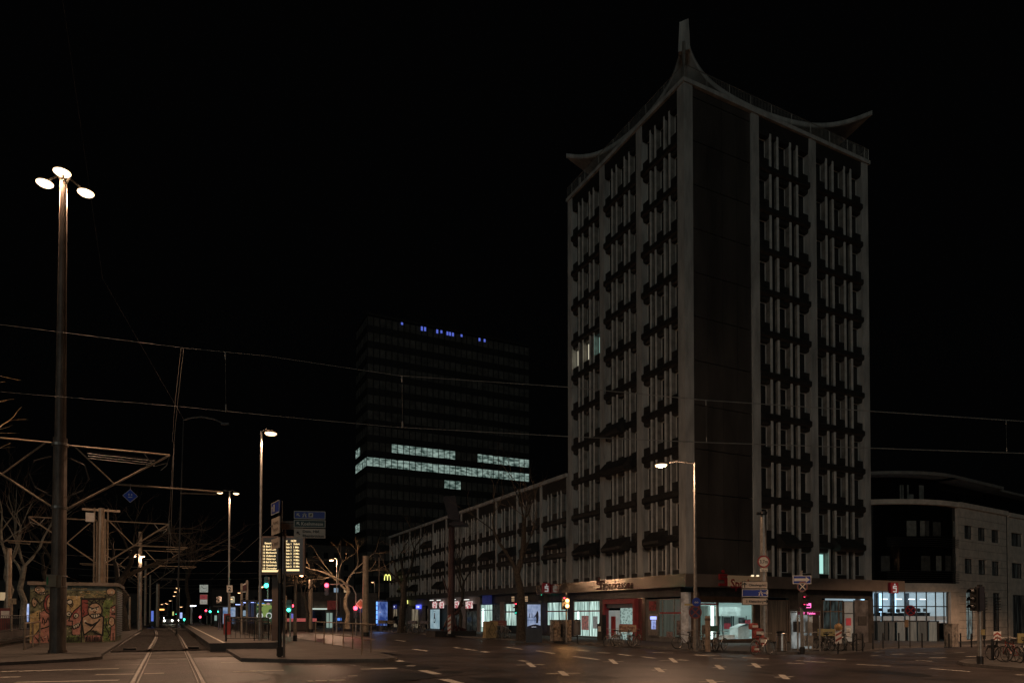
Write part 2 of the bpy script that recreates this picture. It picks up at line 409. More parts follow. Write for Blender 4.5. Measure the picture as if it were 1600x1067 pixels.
def facade(root, face, cols, floors, colw, ztop, winlist, dark_top=True):
    """cols: positions of the columns along the face; between them three windows and two finned strips"""
    fins = MB()
    for c0, c1 in zip(cols, cols[1:]):
        a, b = c0+colw/2, c1-colw/2; Wd = b-a
        rec, fin, st = .216*Wd, .036*Wd, .104*Wd
        u = a; xs = []
        for k in range(3):
            xs.append((u, u+rec)); u += rec
            if k < 2:
                for _ in (0, 1):
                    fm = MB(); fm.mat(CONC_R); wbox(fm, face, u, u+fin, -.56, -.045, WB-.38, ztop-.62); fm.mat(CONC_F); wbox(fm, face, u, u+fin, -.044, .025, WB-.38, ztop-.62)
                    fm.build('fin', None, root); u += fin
                    if _ == 0:
                        sm = MB(); wbox(sm, face, u, u+st, -.55, -.26, WB-.38, ztop-.3); sm.build('strip_panel', STRIP, root); u += st
        for i in range(floors):
            z = WB+FH*i; bm_ = MB()
            if i == 0:
                for x0, x1 in xs: wbox(bm_, face, x0, x1, -.55, -.04, WB-.38, WB)
            if i < floors-1:
                wprof(bm_, face, a+.004, b-.004, [(-.55, z+2.1), (.03, z+2.1), (.2, z+2.2), (.2, z+2.56), (.04, z+2.68), (-.55, z+2.68)])
                for x0, x1 in xs: wprof(bm_, face, x0+.003, x1-.003, [(-.55, z+WH), (-.12, z+WH), (-.035, z+1.9), (-.035, z+2.099), (-.55, z+2.099)])
                for x0, x1 in xs: wbox(bm_, face, x0+.003, x1-.003, -.55, -.04, z+2.681, z+FH)
            else:
                wprof(bm_, face, a+.004, b-.004, [(-.55, z+WH), (-.02, z+WH), (.03, z+2.1), (.03, ztop-.32), (-.55, ztop-.32)])
            bm_.build('spandrel', BAND, root)
            for x0, x1 in xs: winlist.append((face, x0, x1, z))
    for c in cols:
        cm = MB(); wbox(cm, face, c-colw/2, c+colw/2, -.56, .1, WB-.38, ztop-.3); cm.build('column', CONC, root)
yL = [YF+.3, 44.25, 49.55, 54.9]
xR = [40.95, 47.45, 54.0]
ZT = 41.35
wl = []
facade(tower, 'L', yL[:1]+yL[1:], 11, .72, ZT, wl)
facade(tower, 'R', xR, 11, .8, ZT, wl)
m = MB(); m.box(XF-.12, YF-.12, WB-.38, XF+.72, YF+.38, ZT-.3); m.build('corner_column', CONC, tower)
m = MB(); m.box(XF+.6, YF+.6, WB-.4, 54.4, 55.2, ZT-.3); m.build('wall', STRIP, tower)
# blank cladding on the right face: tall panels, one row per storey
m = MB(); x0, x1 = XF+.73, 40.54; n = 4
for i in range(-1, 11):
    za = WB-.38 if i < 0 else WB+FH*i+2.35; zb = min(WB+FH*(i+1)+2.35, ZT-.32)
    if zb <= za: continue
    for k in range(n):
        a = x0+(x1-x0)*k/n; b = x0+(x1-x0)*(k+1)/n
        m.box(a+.015, YF+.02, za+.03, b-.015, YF+.16, zb-.03)
m.build('cladding_panels', SLATE, tower)
# windows: the 100 nearest get frames and panes of their own, the rest one part
LIT_T = P('lit_teal', (.2, .3, .28), .4, var=.1, emit=(.42, .80, .72), es=1.0)
LIT_W = P('lit_warm', (.3, .28, .22), .4, var=.1, emit=(.80, .74, .55), es=.9)
def wdist(t):
    p = W3(t[0], (t[1]+t[2])/2, -.5, t[3]+.9); return (p-C0).length
def is_lit(t):
    f, a, b, z = t; fl = round((z-WB)/FH)
    if f == 'R' and fl == 0 and xR[1] < a < xR[1]+1.2: return LIT_T
    if f == 'L' and fl == 6:
        if abs(b-(yL[3]-.36)) < .3: return LIT_W
        if yL[2]+2 < a < yL[2]+3.0: return LIT_W
        if a < yL[2]+1 and a > yL[2]: return LIT_T
    return None
wl.sort(key=lambda t: (is_lit(t) is None, wdist(t)))
for t in wl[:100]: put_window(tower, t[0], t[1], t[2], -.50, t[3], WH, is_lit(t))
m = MB()
for f, a, b, z in wl[100:]:
    t = .055
    m.mat(FRAME)
    for q in ((a, a+t, z, z+WH), (b-t, b, z, z+WH), (a+t, b-t, z, z+t), (a+t, b-t, z+WH-t, z+WH)): wbox(m, f, q[0], q[1], -.52, -.45, q[2], q[3])
    m.mat(GLASS); wbox(m, f, a+t, b-t, -.52, -.485, z+t, z+WH-t)
m.build('upper_windows', None, tower, kind='stuff')
def lit_reveal(face, a, b, z, matn, side):   # curtain drawn to one side inside a lit window
    pass
# roof slab, railing, upswept shell roof
m = MB(); m.box(XF-.22, YF-.22, ZT-.3, 54.62, 55.4, ZT+.02); m.build('roof_slab', CONC, tower)
rail = MB(); zr = ZT+1.05; cs = [(XF-.1, YF-.1), (54.5, YF-.1), (54.5, 55.3), (XF-.1, 55.3)]
for (xa, ya), (xb, yb) in ((cs[0], cs[1]), (cs[0], cs[3]), (cs[1], cs[2])):
    L_ = math.hypot(xb-xa, yb-ya); k = int(L_/.16)
    rail.tube([(xa, ya, zr), (xb, yb, zr)], .03, 6); rail.tube([(xa, ya, ZT+.12), (xb, yb, ZT+.12)], .02, 5)
    for i in range(k+1):
        t = i/k; rail.tube([(xa+(xb-xa)*t, ya+(yb-ya)*t, ZT), (xa+(xb-xa)*t, ya+(yb-ya)*t, zr)], .032 if i % 14 == 0 else .009, 4, cap=False)
rail.build('roof_railing', STEEL, tower)
nn = 44; top = []; 
def shell(u, v):
    Xa, Xb, Ya, Yb = XF+.15, 54.2, YF+.15, 55.0
    x = Xa+(Xb-Xa)*u; y = Ya+(Yb-Ya)*v; z = ZT+1.0
    ins = .5*(4*u*(1-u)*abs(2*v-1)**6); ins2 = .5*(4*v*(1-v)*abs(2*u-1)**6)
    y += ins*(1 if v < .5 else -1)*1.3; x += ins2*(1 if u < .5 else -1)*1.3
    for cx, cy in ((0, 0), (1, 0), (0, 1), (1, 1)):
        dx = abs(u-cx)*(Xb-Xa); dy = abs(v-cy)*(Yb-Ya); d = math.hypot(dx, dy); near = (cx == 0 and cy == 0)
        z += 1.1*math.exp(-d/3)+3.3*math.exp(-d/.95) if near else (4.2 if cx else 3.4)*math.exp(-d/4.0)
        ex_ = .35*math.exp(-d/1.0) if near else (1.7 if cx else 1.1)*math.exp(-d/2.4)
        x += (cx-.5)*2*ex_; y += (cy-.5)*2*ex_*(1 if near else .3)
    return x, y, z
ts = [.016+.968*(0.5-0.5*math.cos(math.pi*i/nn)) for i in range(nn+1)]
vs = [shell(a, b) for b in ts for a in ts]; k = nn+1
m = MB(); N_ = len(vs)
m.add(vs+[(x, y, z-.42) for x, y, z in vs], [(j*k+i, j*k+i+1, (j+1)*k+i+1, (j+1)*k+i) for j in range(nn) for i in range(nn)] +
      [(N_+j*k+i, N_+(j+1)*k+i, N_+(j+1)*k+i+1, N_+j*k+i+1) for j in range(nn) for i in range(nn)] +
      [(i, N_+i, N_+i+1, i+1) for i in range(nn)] + [(nn*k+i, nn*k+i+1, N_+nn*k+i+1, N_+nn*k+i) for i in range(nn)] +
      [(j*k, (j+1)*k, N_+(j+1)*k, N_+j*k) for j in range(nn)] + [(j*k+nn, N_+j*k+nn, N_+(j+1)*k+nn, (j+1)*k+nn) for j in range(nn)])
m.build('shell_roof', CONC, tower, smooth=True)
m = MB(); dg_ = Vector((1, -1, 0)).normalized(); nf = Vector((-1, -1, 0)).normalized(); cc_ = Vector((XF+.12, YF+.12, ZT))
m.prism([cc_-dg_*.42+ZUP*2.3, cc_+dg_*.46+ZUP*2.3, cc_+nf*.15+dg_*.36+ZUP*4.5, cc_+nf*.15-dg_*.30+ZUP*4.4], nf, -.35); m.build('roof_tip', CONC, tower)
for x, y, h_ in ((XF+.1, YF+.1, 2.9), (53.6, YF+.6, 1.6), (XF+.6, 54.2, 1.6)):
    m = MB(); m.tube([(x, y, ZT), (x, y, ZT+h_)], .13, 8); m.build('roof_post', STEEL, tower)
m = MB(); m.box(38, 43, ZT, 50, 52, ZT+1.3); m.build('plant_room', CONC_D, tower)

# wing: eleven bays
yW = [55.3+5.3*i for i in range(12)]
WT = 15.0
wl2 = []
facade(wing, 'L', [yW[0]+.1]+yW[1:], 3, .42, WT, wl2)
m = MB(); m.box(XF+.6, 55.35, WB-.4, XF+13, 114, WT-.1); m.build('wall', STRIP, wing)
m = MB(); m.box(XF-.3, 55.35, WT-.3, XF+13, 114.1, WT+.05); m.build('cornice', CONC, wing)
PANE_A = P('curtained_glass', (.055, .058, .052), .5, var=.5, scale=1.2, stretch=(3, 3, .5))
PANE_L = P('curtained_glass_lit', (.2, .2, .17), .5, emit=(.55, .7, .62), es=.035, var=.3, scale=1.5)
PANE_M = P('curtained_glass_warm', (.2, .18, .14), .5, emit=(.9, .75, .45), es=.03, var=.3, scale=1.5)
rw = random.Random(11)
wl2.sort(key=wdist)
for t in wl2[:99]:
    q = rw.random(); mt = PANE_A if q < .62 else None
    if t[3] > WB+FH*1.5 and 72 < t[1] < 80: mt = PANE_M if q < .5 else PANE_L
    elif WB+FH*.5 < t[3] and q > .93: mt = PANE_L
    put_window(wing, t[0], t[1], t[2], -.50, t[3], WH, mt)
# dark window hoods on some of the bays
def hood(root, face, u0, u1, z, dep=.95, hh=1.1):
    m = MB(); wprof(m, face, u0, u1, [(.02, z), (dep*.85, z-.05), (dep, z+.1), (dep, z+.32), (.21, z+hh), (.02, z+hh)])
    m.build('window_hood', BAND, root)
hood(tower, 'R', 43.0, 44.9, WB+1.95); hood(tower, 'R', 49.4, 52.3, WB+1.95)
hood(tower, 'L', 40.9, 42.9, WB+1.95); hood(tower, 'L', 45.6, 48.6, WB+1.95); hood(tower, 'L', 50.4, 53.2, WB+1.95)
hood(tower, 'L', 45.3, 49.0, WB+1.95+FH*2); hood(tower, 'L', 46.2, 48.9, WB+1.95+FH*3, .9, 1.0)
for a, b, fl in ((55.9,58.6,1),(61.2,63.9,1),(66.2,69.0,1),(71.5,74.6,1),(77.0,79.8,1),(82.2,85,1),(88,91,1),(98,101.5,1),(104,107.5,1),(93,96,2),(87.6,90.6,0),(104,107,0),(99,101.5,0)):
    hood(wing, 'L', a, b, WB+1.0+FH*(fl-.0)-1.2 if fl else WB+.3, .95, 1.0)

# ---- ground floor of the tower
SX, SY = XF+.35, YF+.35       # planes of the shopfronts
def yl(px, X=SX): return onX(px, 970, X).y
def xr(px, Y=SY): return onY(px, 970, Y).x
def zl(px, py, X=SX): return onX(px, py, X).z
def zr_(px, py, Y=SY): return onY(px, py, Y).z
def Lbox(m, p0, p1, z0, z1, d0=0, d1=.1):
    """on the left face: pixel columns p0..p1, heights z0..z1, d outward from the shopfront plane"""
    return m.box(SX-d0, yl(p0), z0, SX-d1, yl(p1), z1)
def Rbox(m, p0, p1, z0, z1, d0=0, d1=.1): return m.box(xr(p0), SY-d0, z0, xr(p1), SY-d1, z1)
ZF0, ZF1 = 3.66, 4.6
m = MB(); m.box(SX-.9, SY-.9, ZF0+.05, 54.4, 55.2, ZF1-.02); m.box(58.1, SY-.8, ZF0+.05, 54.4, SY+.6, ZF1-.02); m.build('canopy_soffit', DSTEEL, tower)
# metal fascia in sheets
m = MB(); ys = [SY-.98, 41.9, 44.5, 47.6, 50.0, 53.5, 57.2, 60.6]
for a, b in zip(ys, ys[1:]): m.box(SX-.98, a+.008, ZF0, SX-.9, b-.008, ZF1)
m.build('fascia', BRASS, tower)
m = MB()
xs_ = [SX-.98, 37.2, 40.0, 43.4, 47.5, 51.0, 55.0, 58.1]
for a, b in zip(xs_, xs_[1:]): m.box(a+.008, SY-.985, ZF0, b-.008, SY-.9, ZF1)
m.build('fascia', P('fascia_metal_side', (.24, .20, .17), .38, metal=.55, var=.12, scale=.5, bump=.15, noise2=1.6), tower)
DARKM = P('dark_marble', (.05, .045, .04), .3, var=.4, scale=2)
MARB = P('grey_marble', (.55, .60, .72), .35, var=.4, scale=1.6)
BROWNP = P('brown_panel', (.13, .085, .06), .5, var=.25, scale=2)
gbz = gz(XF)+.10
m = MB()
Lbox(m, 1064, 850, 3.0, ZF0+.05, -.3, 0.02); Lbox(m, 946, 938, gbz, 3.0, -.3, .05); Lbox(m, 897, 888, gbz, 3.0, -.3, .05); Lbox(m, 856, 846, gbz, 3.0, -.3, .05)
Rbox(m, 1088, 1364, 3.0, ZF0+.05, -.3, .02); Rbox(m, 1179, 1200, gbz-.3, 3.0, -.3, .05)
Rbox(m, 1233, 1284, gbz-.3, 3.0, -.3, .03); Rbox(m, 1356, 1364, gbz-.4, 3.0, -.3, .05); Rbox(m, 1092, 1179, gbz-.3, gbz+.22, -.3, .04)
m.build('ground_floor_wall', DARKM, tower)
m = MB(); Lbox(m, 1078, 1066, gbz, 3.3, -.1, .12); m.build('marble_pier', MARB, tower)
m = MB(); Rbox(m, 1077, 1092, gbz-.2, 3.3, -.1, .08); m.build('brown_pier', BROWNP, tower)
m = MB(); Lbox(m, 1010, 999.5, gbz, 3.0, -.1, .12); m.build('metal_pier', BRASS, tower)
BLIND = E2('lit_blinds', (.05, .10, .085), (.60, .82, .74), 1.15, scale=2.0, stretch=(1, 3, .25), lo=.34, hi=.66)
BLIND2 = E2('dim_blinds', (.035, .04, .03), (.10, .11, .085), .55, scale=2.2, stretch=(9, 9, .12))
LITW = E('bright_strip', (.75, .95, .90), 2.2)
def shopwin(name, p0, p1, z0, z1, mat, face='L', mull=(), trans=None, fr=DSTEEL, root=tower, d=.0, fw=.06):
    """framed shop window: frame part with a pane inside it"""
    f = MB(); U0, U1 = (yl(p1), yl(p0)) if face == 'L' else (xr(p0), xr(p1))
    if U0 > U1: U0, U1 = U1, U0
    def bb(mm, u0, u1, za, zb, d0, d1):
        if face == 'L': mm.box(SX-d0, u0, za, SX-d1, u1, zb)
        else: mm.box(u0, SY-d0, za, u1, SY-d1, zb)
    for q in ((U0, U0+fw, z0, z1), (U1-fw, U1, z0, z1), (U0+fw, U1-fw, z0, z0+fw), (U0+fw, U1-fw, z1-fw, z1)): bb(f, *q, -.06+d, .05+d)
    for p in mull:
        u = yl(p) if face == 'L' else xr(p); bb(f, u-.03, u+.03, z0+fw, z1-fw, -.05+d, .045+d)
    if trans: bb(f, U0+fw, U1-fw, trans-.04, trans+.04, -.045+d, .04+d)
    fo = f.build(name, fr, root)
    g = MB(); bb(g, U0+fw-.003, U1-fw+.003, z0+fw-.003, z1-fw+.003, -.03+d, -.01+d); g.build('pane', mat, fo)
    return fo
w1 = shopwin('shop_window', 938, 897, gbz+.1, 2.9, BLIND, mull=(921,), trans=2.0, fr=STEEL)
for p, wd in ((903.5, .16),):
    m = MB(); u = yl(p); m.box(SX-.0, u-wd, .2, SX-.008, u+wd, 2.0); m.build('light_tube', LITW, w1)
m = MB(); Lbox(m, 938, 897, 1.92, 2.0, .05, .06); m.build('red_stripe', RED, w1)
m = MB(); Lbox(m, 920, 909, .25, 1.55, .02, .03); m.build('poster', P('red_poster', (.4, .08, .07), .6, var=.8, scale=4, emit=(.35, .25, .22), es=.25), w1)
m = MB(); Lbox(m, 934, 927, .4, 1.5, .02, .03); m.build('poster', P('grey_poster', (.3, .3, .3), .6, var=.5, scale=4, emit=(.5, .55, .55), es=.2), w1)
w2 = shopwin('shop_window', 888, 855, .55, 2.9, BLIND, mull=(874,), trans=2.0)
m = MB(); Lbox(m, 888, 855, 1.92, 2.0, .05, .06); m.build('red_stripe', RED, w2)
m = MB(); Lbox(m, 888, 855, gbz, .55, -.2, .04); m.build('stall_riser', DARKM, tower)
# red framed entrance
po = MB(); Lbox(po, 999, 949, 2.55, 2.95, 0, .5); Lbox(po, 952, 949, gbz, 2.55, 0, .5); Lbox(po, 999, 996, gbz, 2.55, 0, .5)
port = po.build('entrance_portal', P('red_portal', (.30, .03, .035), .4, var=.2), tower)
m = MB(); Lbox(m, 969, 952, gbz, 2.0, 0, .05); m.build('door_leaf', P('pale_door', (.35, .37, .36), .5, emit=(.5, .6, .58), es=.25), port)
m = MB(); Lbox(m, 963, 956, gbz+.1, 1.5, .06, .09); m.build('red_panel', RED, port)
m = MB(); Lbox(m, 996, 970, gbz, 2.2, 0, .03); m.build('lit_glass', E2('diamond_glass', (.05, .09, .085), (.45, .62, .56), .6, scale=5.5, stretch=(1, 1, 1), kind='v', lo=.1, hi=.45), port)
m = MB(); Lbox(m, 996, 969, .72, .85, .04, .07); m.build('red_stripe', RED, port)
m = MB(); Lbox(m, 996, 952, 2.2, 2.55, .0, .3); m.build('soffit_panel', P('portal_grey', (.08, .09, .11), .4), port)
# cash machine bay
w3 = shopwin('shop_window', 1065, 1030, gbz+.35, 2.85, BLIND2, mull=(1054, 1036), trans=1.75, fr=STEEL)
m = MB(); Lbox(m, 1066, 1010, gbz, gbz+.35, -.1, .03); Lbox(m, 1030, 1010, gbz+.3, 2.85, -.1, .03); m.build('stone_plinth', P('plinth_grey', (.13, .125, .12), .5), tower)
m = MB(); Lbox(m, 1066, 1032, 1.72, 1.82, .05, .06); m.build('red_stripe', RED, w3)
m = MB(); Lbox(m, 1052, 1042, -.1, .35, .05, .06); Lbox(m, 1064, 1058, .1, 1.2, .05, .06); m.build('poster', P('grey_poster2', (.2, .16, .16), .6, var=.6, scale=5), w3)
a0 = onX(1023, 965, SX)
atm = MB(); Lbox(atm, 1030, 1015, .0, 1.7, .03, .14); atm = atm.build('cash_machine', STEEL, tower)
m = MB(); Lbox(m, 1028, 1018.5, 1.25, 1.5, .14, .16); m.build('illuminated_header', E('atm_header', (.35, .42, 1.0), 1.6), atm)
m = MB(); Lbox(m, 1027, 1020, .5, 1.2, .14, .16); m.build('screen', E2('atm_screen', (.08, .10, .3), (.45, .55, 1.0), .8, scale=4), atm)
m = MB(); Lbox(m, 1026, 1015, 1.95, 2.7, .03, .06); m.build('poster', P('dark_red_poster', (.22, .04, .04), .5, var=.9, scale=5), tower)
# right face: bank lobby with a real room behind glass
X0, X1 = xr(1094), xr(1176); zf = gbz+.22; zc = 2.55
Yb = SY+3.6; X2 = onY(1176, 970, Yb).x+.1; bxp = lambda px, Y: onY(px, 970, Y).x
room = MB(); IW = P('lobby_wall', (.50, .58, .56), .6, var=.08, scale=.6, emit=(.5, .68, .66), es=.05)  # walls glow faintly themselves, adding room light to the ceiling tubes
room.box(X0-.1, Yb, zf, X2, Yb+.1, zc+.2); room.box(X0-.1, SY+.1, zf, X0, Yb, zc+.2); room.box(X2, SY+.1, zf, X2+.1, Yb+.1, zc+.2); room.box(X0, SY+.1, zf-.05, X2, Yb, zf)
room.box(X0, SY+.1, zc+.12, X2, Yb, zc+.2)
lob = room.build('lobby_interior', IW, tower)
m = MB(); m.box(X0+.4, SY+.6, zc+.06, X2-.3, SY+.9, zc+.11); m.box(X0+.4, SY+2.3, zc+.06, X2-.3, SY+2.6, zc+.11); m.build('ceiling_light', E('lobby_tube', (.8, 1.0, .97), 4.6), lob)
m = MB(); za_ = onY(1140, 962, Yb-.5).z; m.box(bxp(1118, Yb-.6), Yb-.6, za_, bxp(1157, Yb-.6), Yb-.1, za_+.75); m.build('wall_unit', P('lobby_unit', (.62, .70, .68), .5), lob)
m = MB()
for px in (1124, 1129, 1143, 1146, 1166): m.box(bxp(px, Yb-.1), Yb-.12, zf, bxp(px, Yb-.1)+.06, Yb-.04, za_)
m.build('wall_joints', P('lobby_joint', (.10, .14, .14), .5), lob)
for xa, xb, ya, yb, cc in ((1131, 1141, 964, 982, 'A'), (1154, 1163, 964, 982, 'A'), (1163.5, 1172, 967, 975, 'B')):
    Yq = Yb-.2 if cc == 'A' else Yb-.3; pm = MB(); z0_, z1_ = onY(xa, yb, Yq).z, onY(xa, ya, Yq).z; zm_ = (z0_+z1_)/2
    pm.mat(P('poster_dark', (.05, .045, .05), .5, var=.9, scale=4)); pm.box(bxp(xa, Yq), Yq-.05, zm_ if cc == 'A' else z0_, bxp(xb, Yq), Yq, z1_)
    pm.mat(P('poster_red', (.42, .04, .06), .5, var=.4, scale=6)); pm.box(bxp(xa, Yq), Yq-.06, z0_, bxp(xb, Yq), Yq-.01, zm_ if cc == 'A' else z1_-.08)
    pm.build('wall_poster', None, lob)
xa, xb = bxp(1153, SY+1.2), bxp(1171, SY+1.2)
m = MB(); m.prism([(xa, SY+1.2, zf), (xb, SY+1.2, zf), (xb, SY+1.2, zf+1.05), (xb-.3, SY+1.2, zf+1.15), (xa+.5, SY+1.2, zf+1.0), (xa, SY+1.2, zf+.85)], (0, 1, 0), .9)
m.build('counter', P('white_counter', (.8, .86, .85), .35), lob)
m = MB(); m.prism([(xa-.05, SY+1.19, zf+.86), (xb, SY+1.19, zf+1.07), (xb-.3, SY+1.19, zf+1.18), (xa+.45, SY+1.19, zf+1.04)], (0, -1, 0), .03); m.build('counter_shadow_gap', P('lobby_joint', (.10, .14, .14), .5), lob)
m = MB(); m.box(bxp(1122, SY+.8), SY+.8, zf, bxp(1148, SY+.8), SY+1.5, zf+.3); m.build('bench', P('white_bench', (.85, .9, .88), .4), lob)
f = MB(); Rbox(f, 1092, 1178, zc, 3.0, -.12, .06); Rbox(f, 1092, 1094, zf, zc, -.1, .06); Rbox(f, 1176, 1179, zf, zc, -.1, .06); Rbox(f, 1120, 1122.5, zf, zc, -.1, .05)
Rbox(f, 1094, 1176, zf-.12, zf, -.1, .10)
lf = f.build('lobby_window', P('bronze_frame', (.14, .09, .06), .35, metal=.5), tower)
m = MB(); Rbox(m, 1094, 1120, zc-.18, zc-.06, .0, .02); m.build('red_stripe', RED, lf)
m = MB(); Rbox(m, 1095, 1098, zf+.05, zc-.25, -.3, -.25); Rbox(m, 1115, 1119, zf+.05, zc-.25, -.3, -.25); m.build('light_tube', LITW, lf)
m = MB(); Rbox(m, 1098.5, 1114, zf+.05, zc-.25, -.5, -.45); m.build('blind', P('lobby_blind', (.18, .25, .22), .7, var=.5, scale=3, stretch=(9, 1, .2), emit=(.2, .3, .27), es=.15), lf)
# curtained windows, entrance, steel panel
w4 = shopwin('curtained_window', 1200, 1233, gbz-.05, 2.8, P('brown_curtain', (.14, .115, .09), .8, var=.5, scale=2, stretch=(7, 1, .15)), face='R', mull=(1229.5,), fr=BROWNP)
w5 = shopwin('shop_window', 1285, 1317, .35, 2.85, E2('dim_office', (.004, .006, .006), (.06, .085, .08), .5, scale=1.4, stretch=(2.5, 1, .8)), face='R', mull=(1297, 1310), trans=1.9, fr=BROWNP)
m = MB(); Rbox(m, 1285, 1317, gbz-.3, .35, -.1, .03); m.build('stall_riser', DARKM, tower)
dr = shopwin('entrance_door', 1318, 1334, gbz-.25, 2.8, P('pale_glass', (.30, .29, .26), .4, emit=(.6, .62, .55), es=.10, var=.3, scale=1), face='R', trans=1.75, fr=DSTEEL)
m = MB(); Rbox(m, 1321, 1329, .72, 1.35, .05, .06); m.build('notice', P('red_notice', (.45, .04, .06), .6, emit=(.5, .06, .08), es=.12), dr)
m = MB(); Rbox(m, 1321, 1328, -.3, .5, .05, .06); m.build('notice', P('white_notice', (.5, .5, .47), .6, var=.4, scale=6), dr)
m = MB(); Rbox(m, 1335, 1356, gbz-.3, 2.9, -.1, .04); m.build('steel_panel', P('brushed_panel', (.38, .37, .38), .3, metal=.85, var=.35, scale=1.2), tower)
m = MB(); Rbox(m, 1340, 1353, .7, 1.5, .05, .07); m.build('letter_boxes', DSTEEL, tower)

# ---- lettering and logos on the fascia
def big_s(mb, c, u, v, s, t=.05):
    """the letter S of the savings bank with its dot"""
    c = Vector(c); u = Vector(u); v = Vector(v); n = u.cross(v)
    def q(x0, y0, x1, y1):
        mb.prism([c+u*(x*s)+v*(y*s) for x, y in ((x0, y0), (x1, y0), (x1, y1), (x0, y1))], n, t)
    q(-.42, .28, .42, .46); q(-.42, .02, -.2, .28); q(-.2, .02, .42, .18); q(.2, -.28, .42, .02); q(-.42, -.46, .2+.22, -.28); 
    mb.disc(c+v*(s*.66), u, v, s*.13, t, 12)
uR, vR, nR = facing(180)     # reads along +X
uL, vL, nL = facing(270)     # reads from far to near on the left face
LRED = P('sign_red', (.26, .02, .025), .4, var=.1)
sgn = thing('bank_lettering', (xr(1130, SY-1), SY-1, ZF1-.9), 'dark red bank name and emblem on a strip with painted highlight above the lobby window', 'sign')
m = MB(); c = onY(1129, 905.5, SY-1.12); big_s(m, c, uR, vR, .95, .10); m.build('emblem', LRED, sgn)
m = MB(); text_into(m, 'Sparkasse', onY(1141, 911, SY-1.05), uR, vR, .95, 4.6, off=.06, align='LEFT', bold=.02); m.build('lettering', LRED, sgn)
m = MB(); m.box(xr(1137, SY-1), SY-.985, ZF0+.10, xr(1192, SY-1), SY-1.01, ZF1-.03); m.build('backing_strip', P('brass_highlight', (.55, .43, .30), .25, metal=1, emit=(.7, .42, .22), es=.10), sgn)  # strip glows by itself: the highlight on the brass is painted in
m = MB()
for p in (1176, 1184): m.obox(onY(p, 899, SY-1.05), uR, vR, nR, .12, .06, .02)
m.build('spotlight', E('sign_spot', (1, .8, .5), 1.2), sgn)
sgn = thing('bank_lettering', (SX-1, 49, ZF1-.9), 'dark bank name and emblem on the bright strip of fascia above the red entrance', 'sign')
DKR = P('sign_dark_red', (.10, .02, .02), .5)
m = MB(); big_s(m, onX(937, 914, SX-1.1), uL, vL, .85, .1); m.build('emblem', DKR, sgn)
m = MB(); text_into(m, 'Sparkasse', onX(942, 914.5, SX-1.1), uL, vL, 1.0, 3.9, off=.05, align='LEFT', bold=.02); m.build('lettering', DKR, sgn)
def s_box(name, c, u, v, n, label, em=.02):
    t = thing(name, (c.x, c.y, c.z-.45), label, 'sign')
    m = MB(); m.obox(c, u, v, n, .5, .46, .12); m.build('sign_box', P('sign_box_red', (.30, .02, .03), .4, var=.1, emit=(.5, .02, .05), es=em), t)
    m = MB(); big_s(m, c+n*.125-v*.1, u, v, .6, .015); m.build('emblem', E('emblem_white', (.7, .72, .7), .35), t)
s_box('bank_sign', onX(853, 918, XF-1.1), uR*.8+uL*.0, vR, nR, 'red box sign with white letter at the left end of the metal fascia')
s_box('bank_sign', onY(1396, 918, SY-1.1), uR, vR, nR, 'red box sign with white letter at the right end of the fascia', .012)

# ---- ground floor of the wing
def wy(px): return yl(px)
m = MB(); m.box(XF-.55, 60.7, 3.95, XF+.6, 114, WB-.39); m.build('canopy', CONC_D, wing)
for p0, p1 in ((846, 843), (790, 783), (752, 747), (728, 720), (706, 700), (683, 670), (661, 655), (641, 636), (625, 622), (615, 609)):
    m = MB(); m.box(SX-.15, wy(p0), gbz, SX+.4, wy(p1), 3.1); m.build('pier', P('pale_pier', (.22, .20, .19), .8, var=.2), wing)
m = MB(); m.box(SX+.0, 60.0, 3.0, SX+.4, 114, 3.96); m.build('sign_band', P('band_dark', (.06, .06, .06), .6), wing)
m = MB(); m.box(SX-.16, wy(752), 3.0, SX-.02, wy(640), 3.95); m.build('pale_sign_band', P('band_pale', (.22, .2, .185), .7), wing)
m = MB(); m.box(SX+.6, 60, gbz, SX+.7, 114, 3.1); m.build('shop_back_wall', STRIP, wing)
def wwin(p0, p1, z0, z1, mat, mull=(), trans=None, fr=DSTEEL): return shopwin('shop_window', p0, p1, z0, z1, mat, 'L', mull, trans, fr, wing)
DK = E2('dark_shop', (.003, .004, .004), (.07, .075, .065), .5, scale=2.2, stretch=(1, 2, 1), lo=.45, hi=.75)
WARM = E2('warm_shop', (.02, .015, .01), (.65, .52, .34), .45, scale=2.6, stretch=(1, 4, .35), lo=.4, hi=.62)
x = wwin(843, 833, gbz, 2.9, DK); 
x = wwin(820, 790, .4, 2.9, BLIND, (800,), 2.0); m = MB(); m.box(SX-.05, wy(820), 1.9, SX-.06, wy(790), 1.98); m.build('red_stripe', RED, x)
m = MB(); m.box(SX-.0, wy(786.5), .3, SX-.006, wy(783), 2.4); m.build('light_tube', LITW, x)
x = wwin(783, 770, gbz, 3.0, DK)
x = wwin(770, 750, gbz, 2.9, BLIND, (758,), 2.2, BLUE); m = MB(); m.box(SX-.0, wy(756.5), .2, SX-.006, wy(753), 2.4); m.build('light_tube', LITW, x)
x = wwin(746, 729, gbz, 2.2, DK, (738,)); x = wwin(720, 707, gbz, 2.2, DK, (714,))
x = wwin(668, 676, gbz, 2.6, WARM, (672,))
x = wwin(654, 643, gbz, 2.6, WARM, (648,)); x = wwin(635, 626, gbz, 2.6, E2('pale_shop', (.04, .05, .04), (.55, .6, .45), .5, scale=2, stretch=(1, 3, .4)), (631,)); x = wwin(621, 610, gbz, 2.7, WARM, (618, 614))
